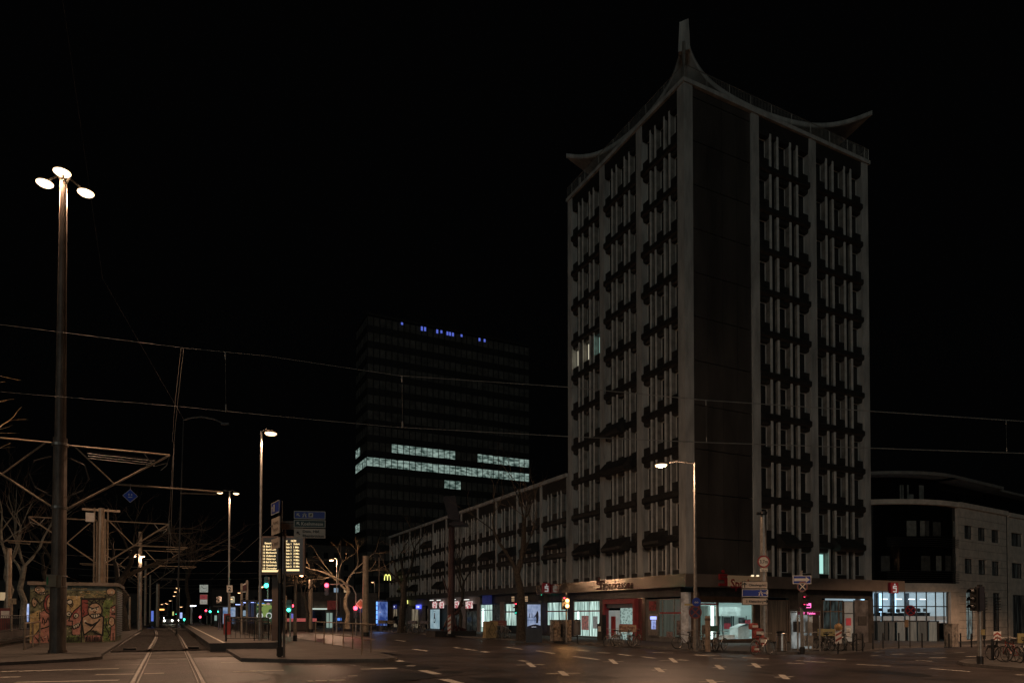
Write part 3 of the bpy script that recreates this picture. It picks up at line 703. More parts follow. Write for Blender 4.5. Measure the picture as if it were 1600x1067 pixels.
def wsign(name, px, py, w_, h_, mat, label, txt=None, tcol=None, cat='sign', side=False):
    c = onX(px, py, SX-.35); t = thing(name, (c.x, c.y, c.z-h_/2), label, cat)
    u, v, n = (uL, vL, nL) if not side else (uR, vR, nR)
    m = MB(); m.obox(c, u, v, n, w_/2, h_/2, .08); m.build('sign_box', mat, t)
    if txt: m = MB(); text_into(m, txt, c+n*.09, u, v, h_*.62, w_*.85); m.build('lettering', tcol, t)
    return t
EWH = E('sign_glow_white', (.9, .9, .85), 1.1)
def shield(px, py, w_, h_, label, seed):
    c = onX(px, py, SX-.4); t = thing('shop_sign', (c.x, c.y, c.z-h_/2), label, 'sign')
    m = MB(); m.obox(c, uL, vL, nL, w_/2, h_/2, .08); m.build('sign_box', E2('shop_sign_glow%d' % seed, (.45, .02, .05), (.9, .82, .76), .8, scale=3.5+seed*.4, lo=.42, hi=.58), t)
    m = MB(); m.tube([c+nL*.1-uL*w_/2+vL*(h_/2+.15), c+nL*.45-uL*w_/2+vL*(h_/2+.2)], .02, 5); m.tube([c+nL*.1+uL*w_/2+vL*(h_/2+.15), c+nL*.45+uL*w_/2+vL*(h_/2+.2)], .02, 5); m.build('lamp_arm', DSTEEL, t)
    m = MB(); m.obox(c+nL*.42+vL*(h_/2+.2), uL, vL, nL, w_/2, .05, .06); m.build('sign_lamp', EWH, t)
shield(733, 944.5, 1.9, .9, 'glowing red and white shop sign nearest the blue framed window', 1)
shield(713, 944, 1.5, .9, 'glowing pink and white shop sign just right of the red sculpture post', 2)
shield(690, 944.5, 1.4, .9, 'glowing red and white shop sign above the tall pale poster', 3)
shield(679, 944.5, 1.4, .9, 'dim reddish shop sign at the left above the tall pale poster', 4)
c = onX(684, 966, SX-.35)
t = thing('poster_case', (c.x, c.y, gbz), 'tall pale blue lit poster with big letters R and D on the wing', 'poster')
m = MB(); m.box(c.x, wy(689), gbz+.15, c.x+.15, wy(676), 2.4); m.build('lit_panel', E2('poster_glow', (.33, .5, .58), (.5, .68, .75), .55, scale=1.2), t)
m = MB(); text_into(m, 'R', Vector((c.x, (wy(683)), 1.5)), uL, vL, 1.1, off=.02, bold=.03); m.build('letter', RED, t)
m = MB(); text_into(m, 'D', Vector((c.x, (wy(681)-.5), .9)), uL, vL, 1.1, off=.02, bold=.03); m.build('letter', BLACK, t)
m = MB(); text_into(m, "Burger's", Vector((c.x, (wy(682.5)), 2.15)), uL, vL, .28, off=.02); m.build('small_lettering', BLACK, t)
wsign('shop_sign', 654, 947.5, 2.1, .62, E('blue_sign_glow', (.10, .14, 1.0), 1.2), 'small glowing blue box sign with white letters on the wing', 'DÖNER', E('white_letters', (.9, .92, 1), 2.0))
wsign('shop_sign', 617, 947.5, 1.5, .7, E('blue_sign_dark', (.03, .04, .25), .5), 'dark blue sign with pale letters behind the street tree at the wing end', 'FR', E('white_letters', (.9, .92, 1), 2.0))
wsign('blue_sign_panel', 761, 934, 2.4, 1.6, P('blue_sheet', (.04, .06, .22), .4, var=.5, scale=1.2, emit=(.08, .1, .5), es=.08), 'blue and red sign panel with a faint added glow above the blue framed window')  # no lamp inside; a faint glow is added to the sheet
def arch_m(c, u, v, s, label, t_=None):
    """golden double arch emblem"""
    c = Vector(c); n = Vector(u).cross(Vector(v)); t = thing('arch_sign', tuple(c-Vector(v)*s*.5), label, 'sign')
    m = MB()
    for sx in (-1, 1):
        pts = []
        for i in range(17):
            a = math.pi*i/16; x = sx*(.25) + .25*math.cos(a)*-sx*-1; y = .95*math.sin(a)**.75-.45
            pts.append(c+Vector(u)*(x*s)+Vector(v)*(y*s))
        m.tube(pts, .065*s, 6)
    m.build('arches', E('arch_yellow', (.95, .95, .25), 1.5), t)
    m = MB(); m.obox(c-n*.12, u, v, n, s*.62, s*.55, .02); m.build('backing', BLACK, t)
    return t
arch_m(onX(632.5, 938.5, SX-.9), uR, vR, .95, 'glowing yellow double arch emblem above the restaurant entrance')
arch_m(atD(605.5, 902, 112), uR, vR, 1.0, 'glowing yellow double arch emblem high on the end of the wing')
wsign('restaurant_sign', 632, 947.5, 1.9, .5, BLACK, 'white glowing restaurant name on black under the lower yellow arches', "McDonald's", E('white_letters', (.9, .92, 1), 2.0))

# ================================================================ GLASS AND STONE OFFICE (right)
D0 = 71.0
P0 = atD(1499, 960, D0); P0.z = 0
T0 = Vector((math.sin(R(83.1)), math.cos(R(83.1)), 0)); N0 = Vector((-T0.y, T0.x, 0))    # along the stone face, inward
gb2 = gz(P0.x)+.12
def SF(s, d, z): return Vector((P0.x, P0.y, 0)) + T0*s - N0*d + ZUP*z      # d outward
def sx(px, py=960):
    d = ray(px, py); # intersect vertical plane of the stone face
    n = N0; t = (Vector((P0.x, P0.y, 0))-Vector((0, 0, 0))).dot(n)/Vector((d.x, d.y, 0)).dot(n)
    p = C0+d*t; return (Vector((p.x, p.y, 0))-Vector((P0.x, P0.y, 0))).dot(T0), p.z
off = thing('stone_office', (P0.x+8, P0.y+8, gb2), 'sandstone office with a dark curved glass corner and lit lobby, right of the tower', 'building')
def sbox(m, s0, s1, d0, d1, z0, z1):
    return m.prism([SF(s0, d0, z0), SF(s1, d0, z0), SF(s1, d1, z0), SF(s0, d1, z0)], ZUP, z1-z0)
sE = sx(1574)[0]
def wall_with_holes(root, s0, s1, z0, z1, holes, name='wall', mat=STONE, d0=0, d1=-.35):
    """stone face pierced by window openings (holes on a regular set of rows)"""
    m = MB(); rows = sorted({(h[2], h[3]) for h in holes}); z = z0
    for za, zb in rows:
        sbox(m, s0, s1, d0, d1, z, za)
        s = s0
        for h in sorted([h for h in holes if (h[2], h[3]) == (za, zb)]):
            sbox(m, s, h[0], d0, d1, za, zb); s = h[1]
        sbox(m, s, s1, d0, d1, za, zb); z = zb
    sbox(m, s0, s1, d0, d1, z, z1)
    return m.build(name, mat, root)
def stone_window(root, s0, s1, z0, z1, mat=GLASS, bars=1):
    f = MB(); t = .06
    for q in ((s0, s0+t, z0, z1), (s1-t, s1, z0, z1), (s0+t, s1-t, z0, z0+t), (s0+t, s1-t, z1-t, z1)): sbox(f, q[0], q[1], -.2, -.3, q[2], q[3])
    for i in range(bars):
        s = s0+(s1-s0)*(i+1)/(bars+1); sbox(f, s-.02, s+.02, -.2, -.28, z0+t, z1-t)
    o = f.build('window', DSTEEL, root); g = MB(); sbox(g, s0+t-.002, s1-t+.002, -.25, -.27, z0+t-.002, z1-t+.002); g.build('pane', mat, o)
    return o
def rowz(pa, pb, px): return sx(px, pb)[1], sx(px, pa)[1]
hs = []
r1 = rowz(820.5, 842, 1512); r2 = rowz(872, 896, 1512)
for a, b in ((1508.5, 1522), (1530, 1543), (1551, 1564)):
    for r_ in (r1, r2): hs.append((sx(a)[0], sx(b)[0], r_[0], r_[1]))
g0 = rowz(924, 1003, 1512)
for a, b in ((1510, 1523), (1535, 1543), (1552, 1564)): hs.append((sx(a)[0], sx(b)[0], gb2+.1, g0[1]))
ztop = sx(1500, 785)[1]
wall_with_holes(off, 0, sE, gb2-.4, ztop-.5, hs)
m = MB(); sbox(m, -.1, sE+.05, .25, -.4, ztop-.5, ztop); m.build('cornice', STONE, off)
m = MB()
for i in range(16):
    z = gb2+.5+i*.83
    if z < ztop-.9: sbox(m, -.0, sE, .003, -.004, z, z+.03)
m.build('stone_joints', P('joint', (.10, .08, .065), .9), off)
CURT = E2('office_dark', (.0015, .0015, .0015), (.02, .021, .018), .5, scale=1.3, stretch=(4, 4, .3), lo=.45, hi=.7)
OFFL = E2('office_lit', (.05, .07, .07), (.30, .36, .34), .5, scale=1.6, stretch=(2, 2, .6))
for h in hs:
    stone_window(off, *h, mat=OFFL if h[2] < gb2+.5 and h[1] < 3.5 else CURT, bars=1)
for k_ in range(7):
    m = MB(); 
for a, b in ((1510, 1523), (1535, 1543), (1552, 1564)):
    m = MB(); [sbox(m, sx(a)[0], sx(b)[0], .02, -.06, 2.2+i*.3, 2.26+i*.3) for i in range(5)]; m.build('louvre_bars', DSTEEL, off)
# curved glass corner
RC = 13.0; CC = Vector((P0.x, P0.y, 0)) + N0*RC
def cv3(a, r, z):      # a = angle in degrees back from the stone face
    t = R(a); return CC + (-N0*math.cos(t) - T0*math.sin(t))*r + ZUP*z
def arc_band(root, name, mat, a0, a1, r0, r1, z0, z1, n=20):
    m = MB(); pts = [cv3(a0+(a1-a0)*i/n, r1, z0) for i in range(n+1)] + [cv3(a0+(a1-a0)*i/n, r0, z0) for i in range(n, -1, -1)]
    k = len(pts); top = [p+ZUP*(z1-z0) for p in pts]; h = n+1
    m.add(pts+top, [(i, i+1, k-2-i, k-1-i) for i in range(n)] + [(k+i, k+k-1-i, k+k-2-i, k+i+1) for i in range(n)] + [(i, k+i, k+(i+1) % k, (i+1) % k) for i in range(k)])
    return m.build(name, mat, root)
zA = sx(1499, 925)[1]; zB = sx(1499, 912)[1]; zC = sx(1499, 793)[1]; zD = ztop-.05
A1 = 75
arc_band(off, 'stone_band', STONE, 0, A1, RC-.6, RC+.15, zA, zB); arc_band(off, 'stone_band', STONE, 0, A1, RC-.6, RC+.15, zC, zD)
arc_band(off, 'glass_wall', P('black_glass', (.006, .006, .006), .1, spec=.4), 0, A1, RC-.9, RC-.3, zB, zC)
ztr = sx(1499, 744)[1]
arc_band(off, 'attic_glass', P('black_glass', (.006, .006, .006), .1, spec=.4), -2, A1, RC-2.6, RC-2.0, zD, ztr-.2)
arc_band(off, 'roof_edge', P('roof_edge', (.17, .165, .15), .7), -3, A1, RC-2.4, RC-.2, ztr-.2, ztr+.12)
for k_ in range(6):
    z = zB + .15 + k_*.22; arc_band(off, 'balcony_rail', DSTEEL, 0, 40, RC+.02, RC+.06, z, z+.04, 12)
for k_ in range(5):
    z = zB + 3.75 + k_*.2; arc_band(off, 'balcony_rail', DSTEEL, 0, 40, RC+.02, RC+.06, z, z+.04, 12)
GRC = P('pale_curtain', (.17, .17, .15), .8, var=.3, scale=2)
GRD = P('dim_curtain', (.05, .05, .045), .8, var=.5, scale=2)
def ang(px):     # angle on the curve seen in column px
    best = 0; bd = 1e9
    for i in range(0, 700):
        p = cv3(i/10, RC-.3, 2); q = p-C0; ppx = PPX+FPX*q.dot(RV)/q.dot(FW)
        if abs(ppx-px) < bd: bd = abs(ppx-px); best = i/10
    return best
def zc_(py, a, r=None): 
    p = cv3(a, RC-.3, 0); D = (p-C0).dot(Vector((FW.x, FW.y, 0)).normalized()); return EYE + (960.5-py)*D/FPX
for p0, p1, y0, y1, mt in ((1418,1433,813,837,GRC),(1439,1446,813,837,GRC),(1447,1453,813,837,GRD),(1459,1471,815,837,GRD),(1491,1495,814,838,GRC),
        (1463.5,1471.5,868,892,GRC),(1440,1454,868,892,GRD),(1478,1487,868,892,GRD),(1377,1391,868,892,GRD),(1491,1495,865,895,GRD)):
    a0, a1 = ang(p1), ang(p0); m_ = arc_band(off, 'curtained_window', mt, a0, a1, RC-.32, RC-.27, zc_(y1, (a0+a1)/2), zc_(y0, (a0+a1)/2), 4)
for p0, p1, y0, y1 in ((1425,1428,759,781),(1429.5,1432,759,781),(1438.5,1441.5,759,781),(1442,1450,774,781),(1461,1469,760,781)):
    a0, a1 = ang(p1), ang(p0); arc_band(off, 'curtained_window', GRC, a0, a1, RC-2.02, RC-1.95, zc_(y1, a0)*1.0+.2, zc_(y0, a0)+.45, 3)
# ground floor of the curve: stone pier next to the face, lit lobby, gates below
arc_band(off, 'stone_pier', STONE, 0, ang(1481), RC-.5, RC+.02, gb2-.4, zA, 6)
aL0, aL1 = ang(1480), ang(1366)
LOB = E2('office_lobby', (.09, .14, .17), (.50, .62, .68), .62, scale=1.1, stretch=(1, 1, .7), lo=.35, hi=.68)
zg = 1.0
arc_band(off, 'lobby_back', P('lobby_back', (.35, .4, .42), .7, emit=(.45, .58, .64), es=.50, var=.35, scale=.7), -14, A1-5, RC-5.2, RC-5.0, zg, zA)  # back wall, floor and ceiling glow themselves in place of room light
arc_band(off, 'lobby_floor', P('lobby_floor', (.45, .5, .52), .3, emit=(.5, .62, .68), es=.16), -3, A1-5, RC-5.0, RC-.4, zg-.2, zg)
arc_band(off, 'lobby_ceiling', P('lobby_ceiling', (.5, .55, .58), .7, emit=(.5, .62, .68), es=.2), -3, A1-5, RC-5.0, RC-.4, zA-.06, zA)
arc_band(off, 'lobby_end_wall', P('lobby_back', (.35, .4, .42), .7), ang(1481)-2, ang(1481)-1, RC-5.2, RC-.6, zg-.2, zA, 2)
cl = MB()
for a in (22, 31, 40, 50): 
    p = cv3(a, RC-2.6, zg); cl.lathe(p, [(.24, 0), (.24, zA-zg)], 12)
cl.build('lobby_columns', P('lobby_column', (.10, .13, .16), .5), off, kind=None)
m = MB()
for a in (25, 35, 37, 45): m.tube([cv3(a, RC-3.8, zg), cv3(a, RC-3.8, zA)], .22, 8)
m.build('tube_lights', E('blue_tube', (.45, .75, 1.0), 1.6), off)
m = MB(); rr = random.Random(5)
for i in range(13):
    a = aL0+2+i*3.3; p = cv3(a, RC-1.4-rr.random()*1.6, zg); h_ = .75+rr.random()*.15
    m.box(p.x-.5, p.y-.3, p.z+h_-.04, p.x+.5, p.y+.3, p.z+h_); m.box(p.x-.45, p.y-.25, p.z, p.x-.4, p.y+.25, p.z+h_-.04); m.box(p.x+.4, p.y-.25, p.z, p.x+.45, p.y+.25, p.z+h_-.04)
    m.box(p.x-.25, p.y, p.z+h_+.1, p.x+.2, p.y+.05, p.z+h_+.45)
m.build('desks', DSTEEL, off)
m = MB()
for i in range(5):
    p = cv3(aL0+5+i*8, RC-2.2, zA-.7); m.obox(p, T0, ZUP, N0, .45, .05, .1)
m.build('pendant_lamps', E('pendant', (.85, .95, 1), 2.0), off)
fr = MB()
for px in (1369, 1379, 1395.5, 1414, 1432, 1447.5, 1462, 1475, 1480.5):
    a = ang(px); fr.tube([cv3(a, RC-.3, gb2-.3), cv3(a, RC-.3, zA)], .07, 4)
fo = fr.build('lobby_mullions', BLACK, off)
zm = zc_(947, 20); arc_band(off, 'transom', BLACK, aL0, A1, RC-.35, RC-.25, zm-.05, zm+.05)
arc_band(off, 'spandrel_strip', P('pale_spandrel', (.30, .33, .34), .5, emit=(.4, .5, .54), es=.12), aL0, A1, RC-.45, RC-.36, zc_(969, 20), zc_(962, 20))
zgt = zc_(971, 20)
pan = ['g', 'd', 'g', 'l', 'g', 'l', 'd']
pxs = [1369, 1387, 1398, 1412, 1431, 1445, 1448.5, 1462, 1480]
for i, (a, b, c_) in enumerate(((1370, 1380, .05), (1381, 1386, .02), (1388, 1396, .06), (1400, 1412, .16), (1417, 1430, .14), (1432, 1445, .07), (1449, 1461, .20))):
    arc_band(off, 'lower_panel', P('lower_panel%d' % i, (c_*1.1, c_*1.2, c_*1.15), .6, var=.3, scale=1.2, stretch=(4, 4, .4), emit=(.35, .5, .5), es=c_*.28), ang(b), ang(a), RC-.2, RC-.12, gb2-.35, zgt, 4)
arc_band(off, 'lower_frame', BLACK, ang(1468), A1, RC-.5, RC-.35, gb2-.35, zgt+.1)
# section beyond the rain pipe
off2 = thing('stone_office', (SF(sE+6, -6, gb2)), 'sandstone office cut by the right picture edge, beyond the dark rain pipe', 'building')
hs2 = []
for a, b in ((1582, 1600), (1612, 1630)):
    for pa, pb in ((832, 853), (879, 903)):
        hs2.append((sx(a)[0], sx(b)[0], sx(1585, pb)[1], sx(1585, pa)[1]))
    hs2.append((sx(a)[0]+.15, sx(b)[0]+.6, gb2+.1, sx(1585, 929)[1]))
zt2 = sx(1576, 801)[1]
wall_with_holes(off2, sE+.5, sE+12, gb2-.5, zt2-.45, hs2)
m = MB(); sbox(m, sE+.5, sE+12, .22, -.4, zt2-.45, zt2); m.build('cornice', STONE, off2)
for h in hs2: stone_window(off2, *h, mat=CURT, bars=2)
m = MB(); sbox(m, sE+.5, sE+12, -2.2, -2.7, zt2, zt2+2.6); m.build('attic_glass', P('black_glass', (.006, .006, .006), .1, spec=.4), off2)
m = MB(); sbox(m, sE+.3, sE+12, -.8, -2.8, zt2+2.6, zt2+2.85); m.build('roof_edge', P('roof_edge', (.17, .165, .15), .7), off2)
m = MB()
for i in range(6): m.lathe(SF(sx(1585+i*2.2)[0], -.8, sx(1585, 899-(i % 3))[1]), [(.05, 0), (.08, .1), (.05, .2)], 8)
m.build('window_lamps', E('candle', (1, .75, .4), 2.5), off2)
m = MB()
m.tube([SF(sE+.25, -.1, gb2), SF(sE+.25, -.1, ztop+.3)], .09, 8); m.build('rain_pipe', BLACK, off2)
m = MB(); sbox(m, -.2, sE+.2, -2.3, -2.8, ztop-.05, ztr-.2); m.build('attic_glass', P('black_glass', (.006, .006, .006), .1, spec=.4), off)
m = MB(); sbox(m, -.6, sE+.1, -.2, -2.8, ztr-.2, ztr+.12); m.build('roof_edge', P('roof_edge', (.17, .165, .15), .7), off)
m = MB(); sbox(m, 2, sE+12, -5, -12, ztop, ztr+1.2); m.build('roof_block', BLACK, off)
for a_ in (6.0, 7.0):
    m = MB(); m.tube([SF(a_, -4, ztr), SF(a_, -4, ztr+1.6)], .12, 8); m.build('flue', STEEL, off)

# ================================================================ DARK HIGH-RISE
HD = 150.0; hc = atD(572, 960, HD); HX, HY = hc.x, hc.y
hr = thing('office_high_rise', (HX+20, HY+8, -1), 'dark glass high rise far behind with two lit office floors', 'tower')
HXE = onY(827, 960, HY).x; HYE = onX(554, 960, HX).y
zt = onY(572, 487, HY).z
m = MB(); m.box(HX+.3, HY+.3, -1, HXE-.3, HYE, zt-.6); m.build('core', P('high_rise_core', (.010, .010, .010), .5), hr)
nF = 19; FHH = 3.48
HSP = P('high_rise_slab', (.010, .010, .0095), .6)
HGL = P('high_rise_pane', (.075, .073, .066), .5, var=.35, scale=.5, spec=.3)
HLIT = E2('office_floor_lit', (.045, .08, .068), (.46, .62, .55), .6, scale=.8, stretch=(1, 1, 2.6), lo=.36, hi=.66)
HBL = E('blue_roof_light', (.15, .22, 1.0), .6)
zrow = lambda i: zt-.9-FHH*i      # top of the glass of row i counted from the roof
nc = 29; cw = (HXE-HX)/nc; ncl = 5; cwl = (HYE-HY)/ncl
m = MB()
for i in range(nF+1):
    z0 = zrow(i)-1.9; z1 = z0-1.55
    m.box(HX, HY, z1, HXE, HY+.3, z0); m.box(HX, HY+.3, z1, HX+.3, HYE, z0)
m.box(HX, HY, zt-.55, HXE, HYE, zt)
m.build('floor_bands', HSP, hr)
mm = MB(); nl = 0
for c in range(nc+1): mm.box(HX+c*cw-.07, HY-.06, 0, HX+c*cw+.07, HY-.005, zt-.56)
mm.build('mullions', P('high_rise_mullion', (.012, .012, .012), .5), hr)
rh = random.Random(2)
stuff = MB()
def col_of(px): return (onY(px, 700, HY).x-HX)/cw
for i in range(nF+1):
    for c in range(nc):
        z1 = zrow(i); z0 = z1-1.9; xa = HX+c*cw+.08; xb = HX+(c+1)*cw-.08
        lit = (i == 9 and c >= 0) or (i == 8 and (col_of(615) <= c+.5 < col_of(712) or col_of(745) <= c+.5)) or (i == 10 and col_of(697) <= c+.5 < col_of(722))
        if i == 8 and col_of(722) <= c+.5 < col_of(745): lit = rh.random() < .0
        if lit:
            w_ = MB(); w_.box(xa, HY+.02, z0, xb, HY+.1, z1); w_.build('window', HLIT, hr); nl += 1
        else:
            stuff.box(xa, HY+.05, z0, xb, HY+.12, z1)
    for c in range(ncl):
        z1 = zrow(i); z0 = z1-1.9; ya = HY+c*cwl+.3; yb = HY+(c+1)*cwl-.3
        if i == 9 or (i == 8 and c > 2) or (i == 13 and c > 2):
            w_ = MB(); w_.box(HX+.02, ya, z0, HX+.1, yb, z1); w_.build('window', HLIT, hr)
        else: stuff.box(HX+.05, ya, z0, HX+.12, yb, z1)
stuff.build('dark_windows', HGL, hr, kind='stuff')
m = MB()
for px in (628, 659, 664, 683, 689.5, 699, 703, 707.5, 721, 749, 757):
    p = onY(px, 487+(px-572)*.2+7, HY); m = MB(); hh_ = rh.uniform(.3, .9); m.box(p.x-.22, HY-.12, p.z-hh_, p.x+.22, HY-.07, p.z+.15); m.build('roof_light', HBL, hr)

# low shop buildings at the far end of the street
t = thing('corner_shop', (atD(522, 975, 105).x, atD(522, 975, 105).y, 0), 'low dark shop building with a white canopy light and a lit pale doorway', 'building')
YS = atD(522, 975, 105).y
def far(px0, px1, py0, py1): a = onY(px0, (py0+py1)/2, YS); return a.x, onY(px1, py0, YS).x, onY((px0+px1)/2, py1, YS).z, onY((px0+px1)/2, py0, YS).z
def fbox(name, mat, px0, px1, py0, py1, d0=0, d1=.3, par=t):
    a, b, c, d = far(px0, px1, py0, py1); m = MB(); m.box(a, YS-d0, max(c, -.3), b, YS-d1, d); return m.build(name, mat, par)
fbox('wall', P('shop_wall', (.10, .085, .07), .8), 470, 590, 925, 985, -6, 0)
fbox('panel', P('shop_panel', (.16, .12, .09), .8), 490, 511, 939, 950, 0, .2)
fbox('canopy_light', E('canopy_light', (.8, .95, .85), .8), 486, 510, 950, 951.5, 0, .5)
fbox('sign_box', P('red_sign_sheet', (.3, .05, .04), .5, var=.9, scale=1.2, emit=(.5, .1, .08), es=.05), 511, 527, 938, 952, 0, .4)
fbox('shop_window', GLASS, 486, 508, 953, 977, 0, .1)
fbox('doorway', E('doorway_glow', (.55, .75, .65), .35), 510, 519, 957, 980, 0, .15)
fbox('door_post', DSTEEL, 513.5, 514.5, 957, 980, .15, .25)
fbox('blue_light', E('blue_shop_light', (.1, .3, 1), .9), 525, 533, 965, 969, 0, .2)
# backdrop houses at the left end of the street
for i, (a, b, tp, D) in enumerate(((-60, 60, 905, 120), (60, 215, 925, 130), (330, 430, 920, 150), (430, 560, 850, 175))):
    p = atD((a+b)/2, 960, D); a_ = atD(a, 960, D); b_ = atD(b, 960, D); hz = EYE+(960-tp)*D/FPX
    lab = ['dark apartment house behind the trees at the far left', 'dark long house behind the graffiti kiosk', 'dark house beyond the tram stop shelters', 'tall dark house behind the departure board'][i]
    t = thing('dark_house', (p.x, p.y, 0), lab, 'building')
    m = MB(); m.box(a_.x, p.y, -.3, max(b_.x, a_.x+8), p.y+10, hz); m.build('wall', P('dark_house_wall', (.05, .045, .04), .8), t)
    w_ = MB(); 
    for r_ in range(int((hz-1)/3)):
        for c in range(int((max(b_.x, a_.x+8)-a_.x)/2.6)): w_.box(a_.x+.8+c*2.6, p.y-.04, 1.2+r_*3, a_.x+1.9+c*2.6, p.y, 2.7+r_*3)
    w_.build('window_rows', GLASS, t, kind='stuff')
    for r_ in range(5 if i >= 2 else 3):
        xw = a_.x+.8+2.6*rh.randint(0, max(1, int((max(b_.x, a_.x+8)-a_.x)/2.6)-1)); zw = 1.2+3*rh.randint(0, max(0, min(2, int((hz-1)/3)-1)))
        m = MB(); m.box(xw, p.y-.06, zw+.05*r_, xw+1.1, p.y-.045, zw+1.4+.01*r_); m.build('lit_window', E('far_window_%d' % (r_ % 3), ((1, .7, .4), (.5, .7, .9), (.9, .85, .6))[r_ % 3], .35), t)
    m = MB(); m.prism([Vector((a_.x, p.y-.3, hz)), Vector((a_.x, p.y+10, hz)), Vector((a_.x, p.y+5, hz+3))], (1, 0, 0), max(b_.x, a_.x+8)-a_.x); m.build('roof', BLACK, t)

# ================================================================ STREET LAMPS
LAMP_E = E('lamp_lens', (1.0, .70, .40), 5)
LAMP_F = E('lamp_lens_far', (1.0, .55, .27), 2.6)
LAMP_M = E('lamp_lens_mid', (1.0, .66, .36), 3.6)
def lamp_head(root, c, r, mat, ang=0, hous=MAST):
    """flat oval luminaire: housing above, glowing lens below"""
    c = Vector(c); m = MB(); n = 16
    m.lathe(c, [(r*.98, -.01), (r, .02), (r*.85, .09), (r*.4, .14), (.02, .15)], n)
    h = m.build('lamp_housing', hous, root); 
    m = MB(); m.lathe(c, [(r*.35, -.12), (r*.75, -.09), (r*.95, -.03), (r*.95, -.012)], n); m.build('lens', mat, h, smooth=True)
    return h
# big triple mast in front of the kiosk
b = G(90, 1019, .10); ML = b
mast = thing('street_lamp', tuple(b), 'tall lit street lamp with three heads on the thick mast before the graffiti kiosk', 'street lamp')
topz = onY(99, 284, b.y).z
m = MB(); m.tube([b+ZUP*0, b+ZUP*2.7], .29, 18); m.tube([b+ZUP*2.7, b+ZUP*8.6], [.262, .235], 18); m.tube([b+ZUP*8.6, Vector((b.x, b.y, topz))], [.20, .125], 16); m.tube([b+ZUP*8.5, b+ZUP*8.62], .25, 18); m.tube([b-ZUP*.05, b+ZUP*.12], .33, 18)
m.build('pole', MAST, mast, smooth=False)
hz = topz+.35; heads = []
for px, py in ((97, 269), (70, 286), (134, 301)):
    p = onZ(px, py, hz+.02); heads.append(p)
cx = Vector((b.x, b.y, topz-.2))
m = MB()
for p in heads:
    m.tube([cx, cx+ZUP*.4+(p-cx)*.25, Vector((p.x, p.y, hz+.1))], .045, 6)
m.build('bracket_arms', MAST, mast, kind=None)
for p in heads:
    lamp_head(mast, p, .33, LAMP_E)
    light(mast, p-ZUP*.35, 2600, r=.25, spot=156)
bx = thing('control_box', (b.x-.3, b.y-.3, 2.9), 'small pale control box strapped to the thick lamp mast', 'box')
m = MB(); m.box(b.x-.36, b.y-.42, 2.72, b.x-.02, b.y-.3, 3.2); m.build('casing', P('box_cream', (.30, .26, .19), .5), bx)
m = MB(); m.box(b.x-.03, b.y-.38, 2.7, b.x+.14, b.y-.29, 3.18); m.build('cover', P('box_tan', (.24, .18, .12), .5), bx)
m = MB(); m.box(b.x-.34, b.y-.425, 2.8, b.x-.29, b.y-.43, 3.1); m.build('sticker', P('green_sticker', (.05, .3, .12), .5), bx)
for z in (2.72, 3.14):
    m = MB(); m.lathe((b.x, b.y, z), [(.30, 0), (.30, .05)], 18); m.build('strap', STEEL, bx)

def small_lamp(px_base, y_base, px_head, py_head, label, watts=0, D=None, mat=None, two=None, name='street_lamp', r=.28, pr=.07, group=None, lit=True, up=.1):
    p = G(px_base, y_base, up) if D is None else Vector((*atD(px_base, y_base, D).xy, 0))
    if D is not None: p.z = gz(p.x)
    Dp = (p-C0).dot(Vector((FW.x, FW.y, 0)).normalized())
    hs_ = [(px_head, py_head)] + ([two] if two else [])
    t = thing(name, tuple(p), label, 'street lamp', group)
    ztop = EYE + (960.5-py_head)*Dp/FPX + .15
    m = MB(); m.tube([p, p+ZUP*1.1], pr*1.4, 8); m.tube([p+ZUP*1.1, Vector((p.x, p.y, ztop))], [pr*1.1, pr*.7], 8); m.build('pole', STEEL if name != 'dark' else DSTEEL, t)
    for hx, hy in hs_:
        q = atD(hx, hy, Dp); q = Vector((q.x, q.y, q.z))
        m = MB(); m.tube([Vector((p.x, p.y, ztop-.05)), Vector(((p.x+q.x)/2, (p.y+q.y)/2, ztop+.05)), Vector((q.x, q.y, q.z+.08))], .035, 6); m.build('arm', STEEL, t)
        lamp_head(t, q, r, mat or LAMP_M)
        if watts: light(t, q-ZUP*.3, watts, r=.2, spot=162 if px_base in (406, 357) else None)
    return t
small_lamp(1087, 1016, 1033, 726, 'lit street lamp with long arm in front of the tower corner', 1000, up=.12, r=.33, pr=.09)
small_lamp(406, 1001, 423, 676.5, 'tall lit street lamp left of the departure board, one of its heads dark', 900, up=.36, r=.3)
small_lamp(357, 985, 343.5, 769, 'twin headed lit street lamp rising from the tram platform', 1000, two=(369, 770.5), up=.36, r=.24)
small_lamp(218, 984, 209.5, 868, 'low three headed lamp behind the graffiti kiosk beside the track', 300, two=(223, 868.5), up=.1, r=.2, pr=.16)
small_lamp(526, 984, 518, 874, 'lit street lamp among pale branches above the far junction', 900, D=74, r=.26)
small_lamp(444, 986, 471, 898.5, 'small lit street lamp just right of the departure board', 250, D=72, r=.2)
small_lamp(404, 984, 409, 916, 'small amber street lamp beside the green traffic light', 60, D=78, r=.2)
k_ = 0
farl = [(277, 918, 110, 'pole'), (274, 924, 128, ''), (272, 930.5, 145, ''), (253, 943.5, 190, ''), (261, 943, 196, ''), (266, 938, 180, ''), (283, 947.5, 150, ''), (331, 939, 200, ''),
        (361.5, 935, 130, ''), (373.5, 925.5, 110, ''), (341, 939.5, 210, ''), (259, 942, 230, ''), (582, 909, 120, '')]
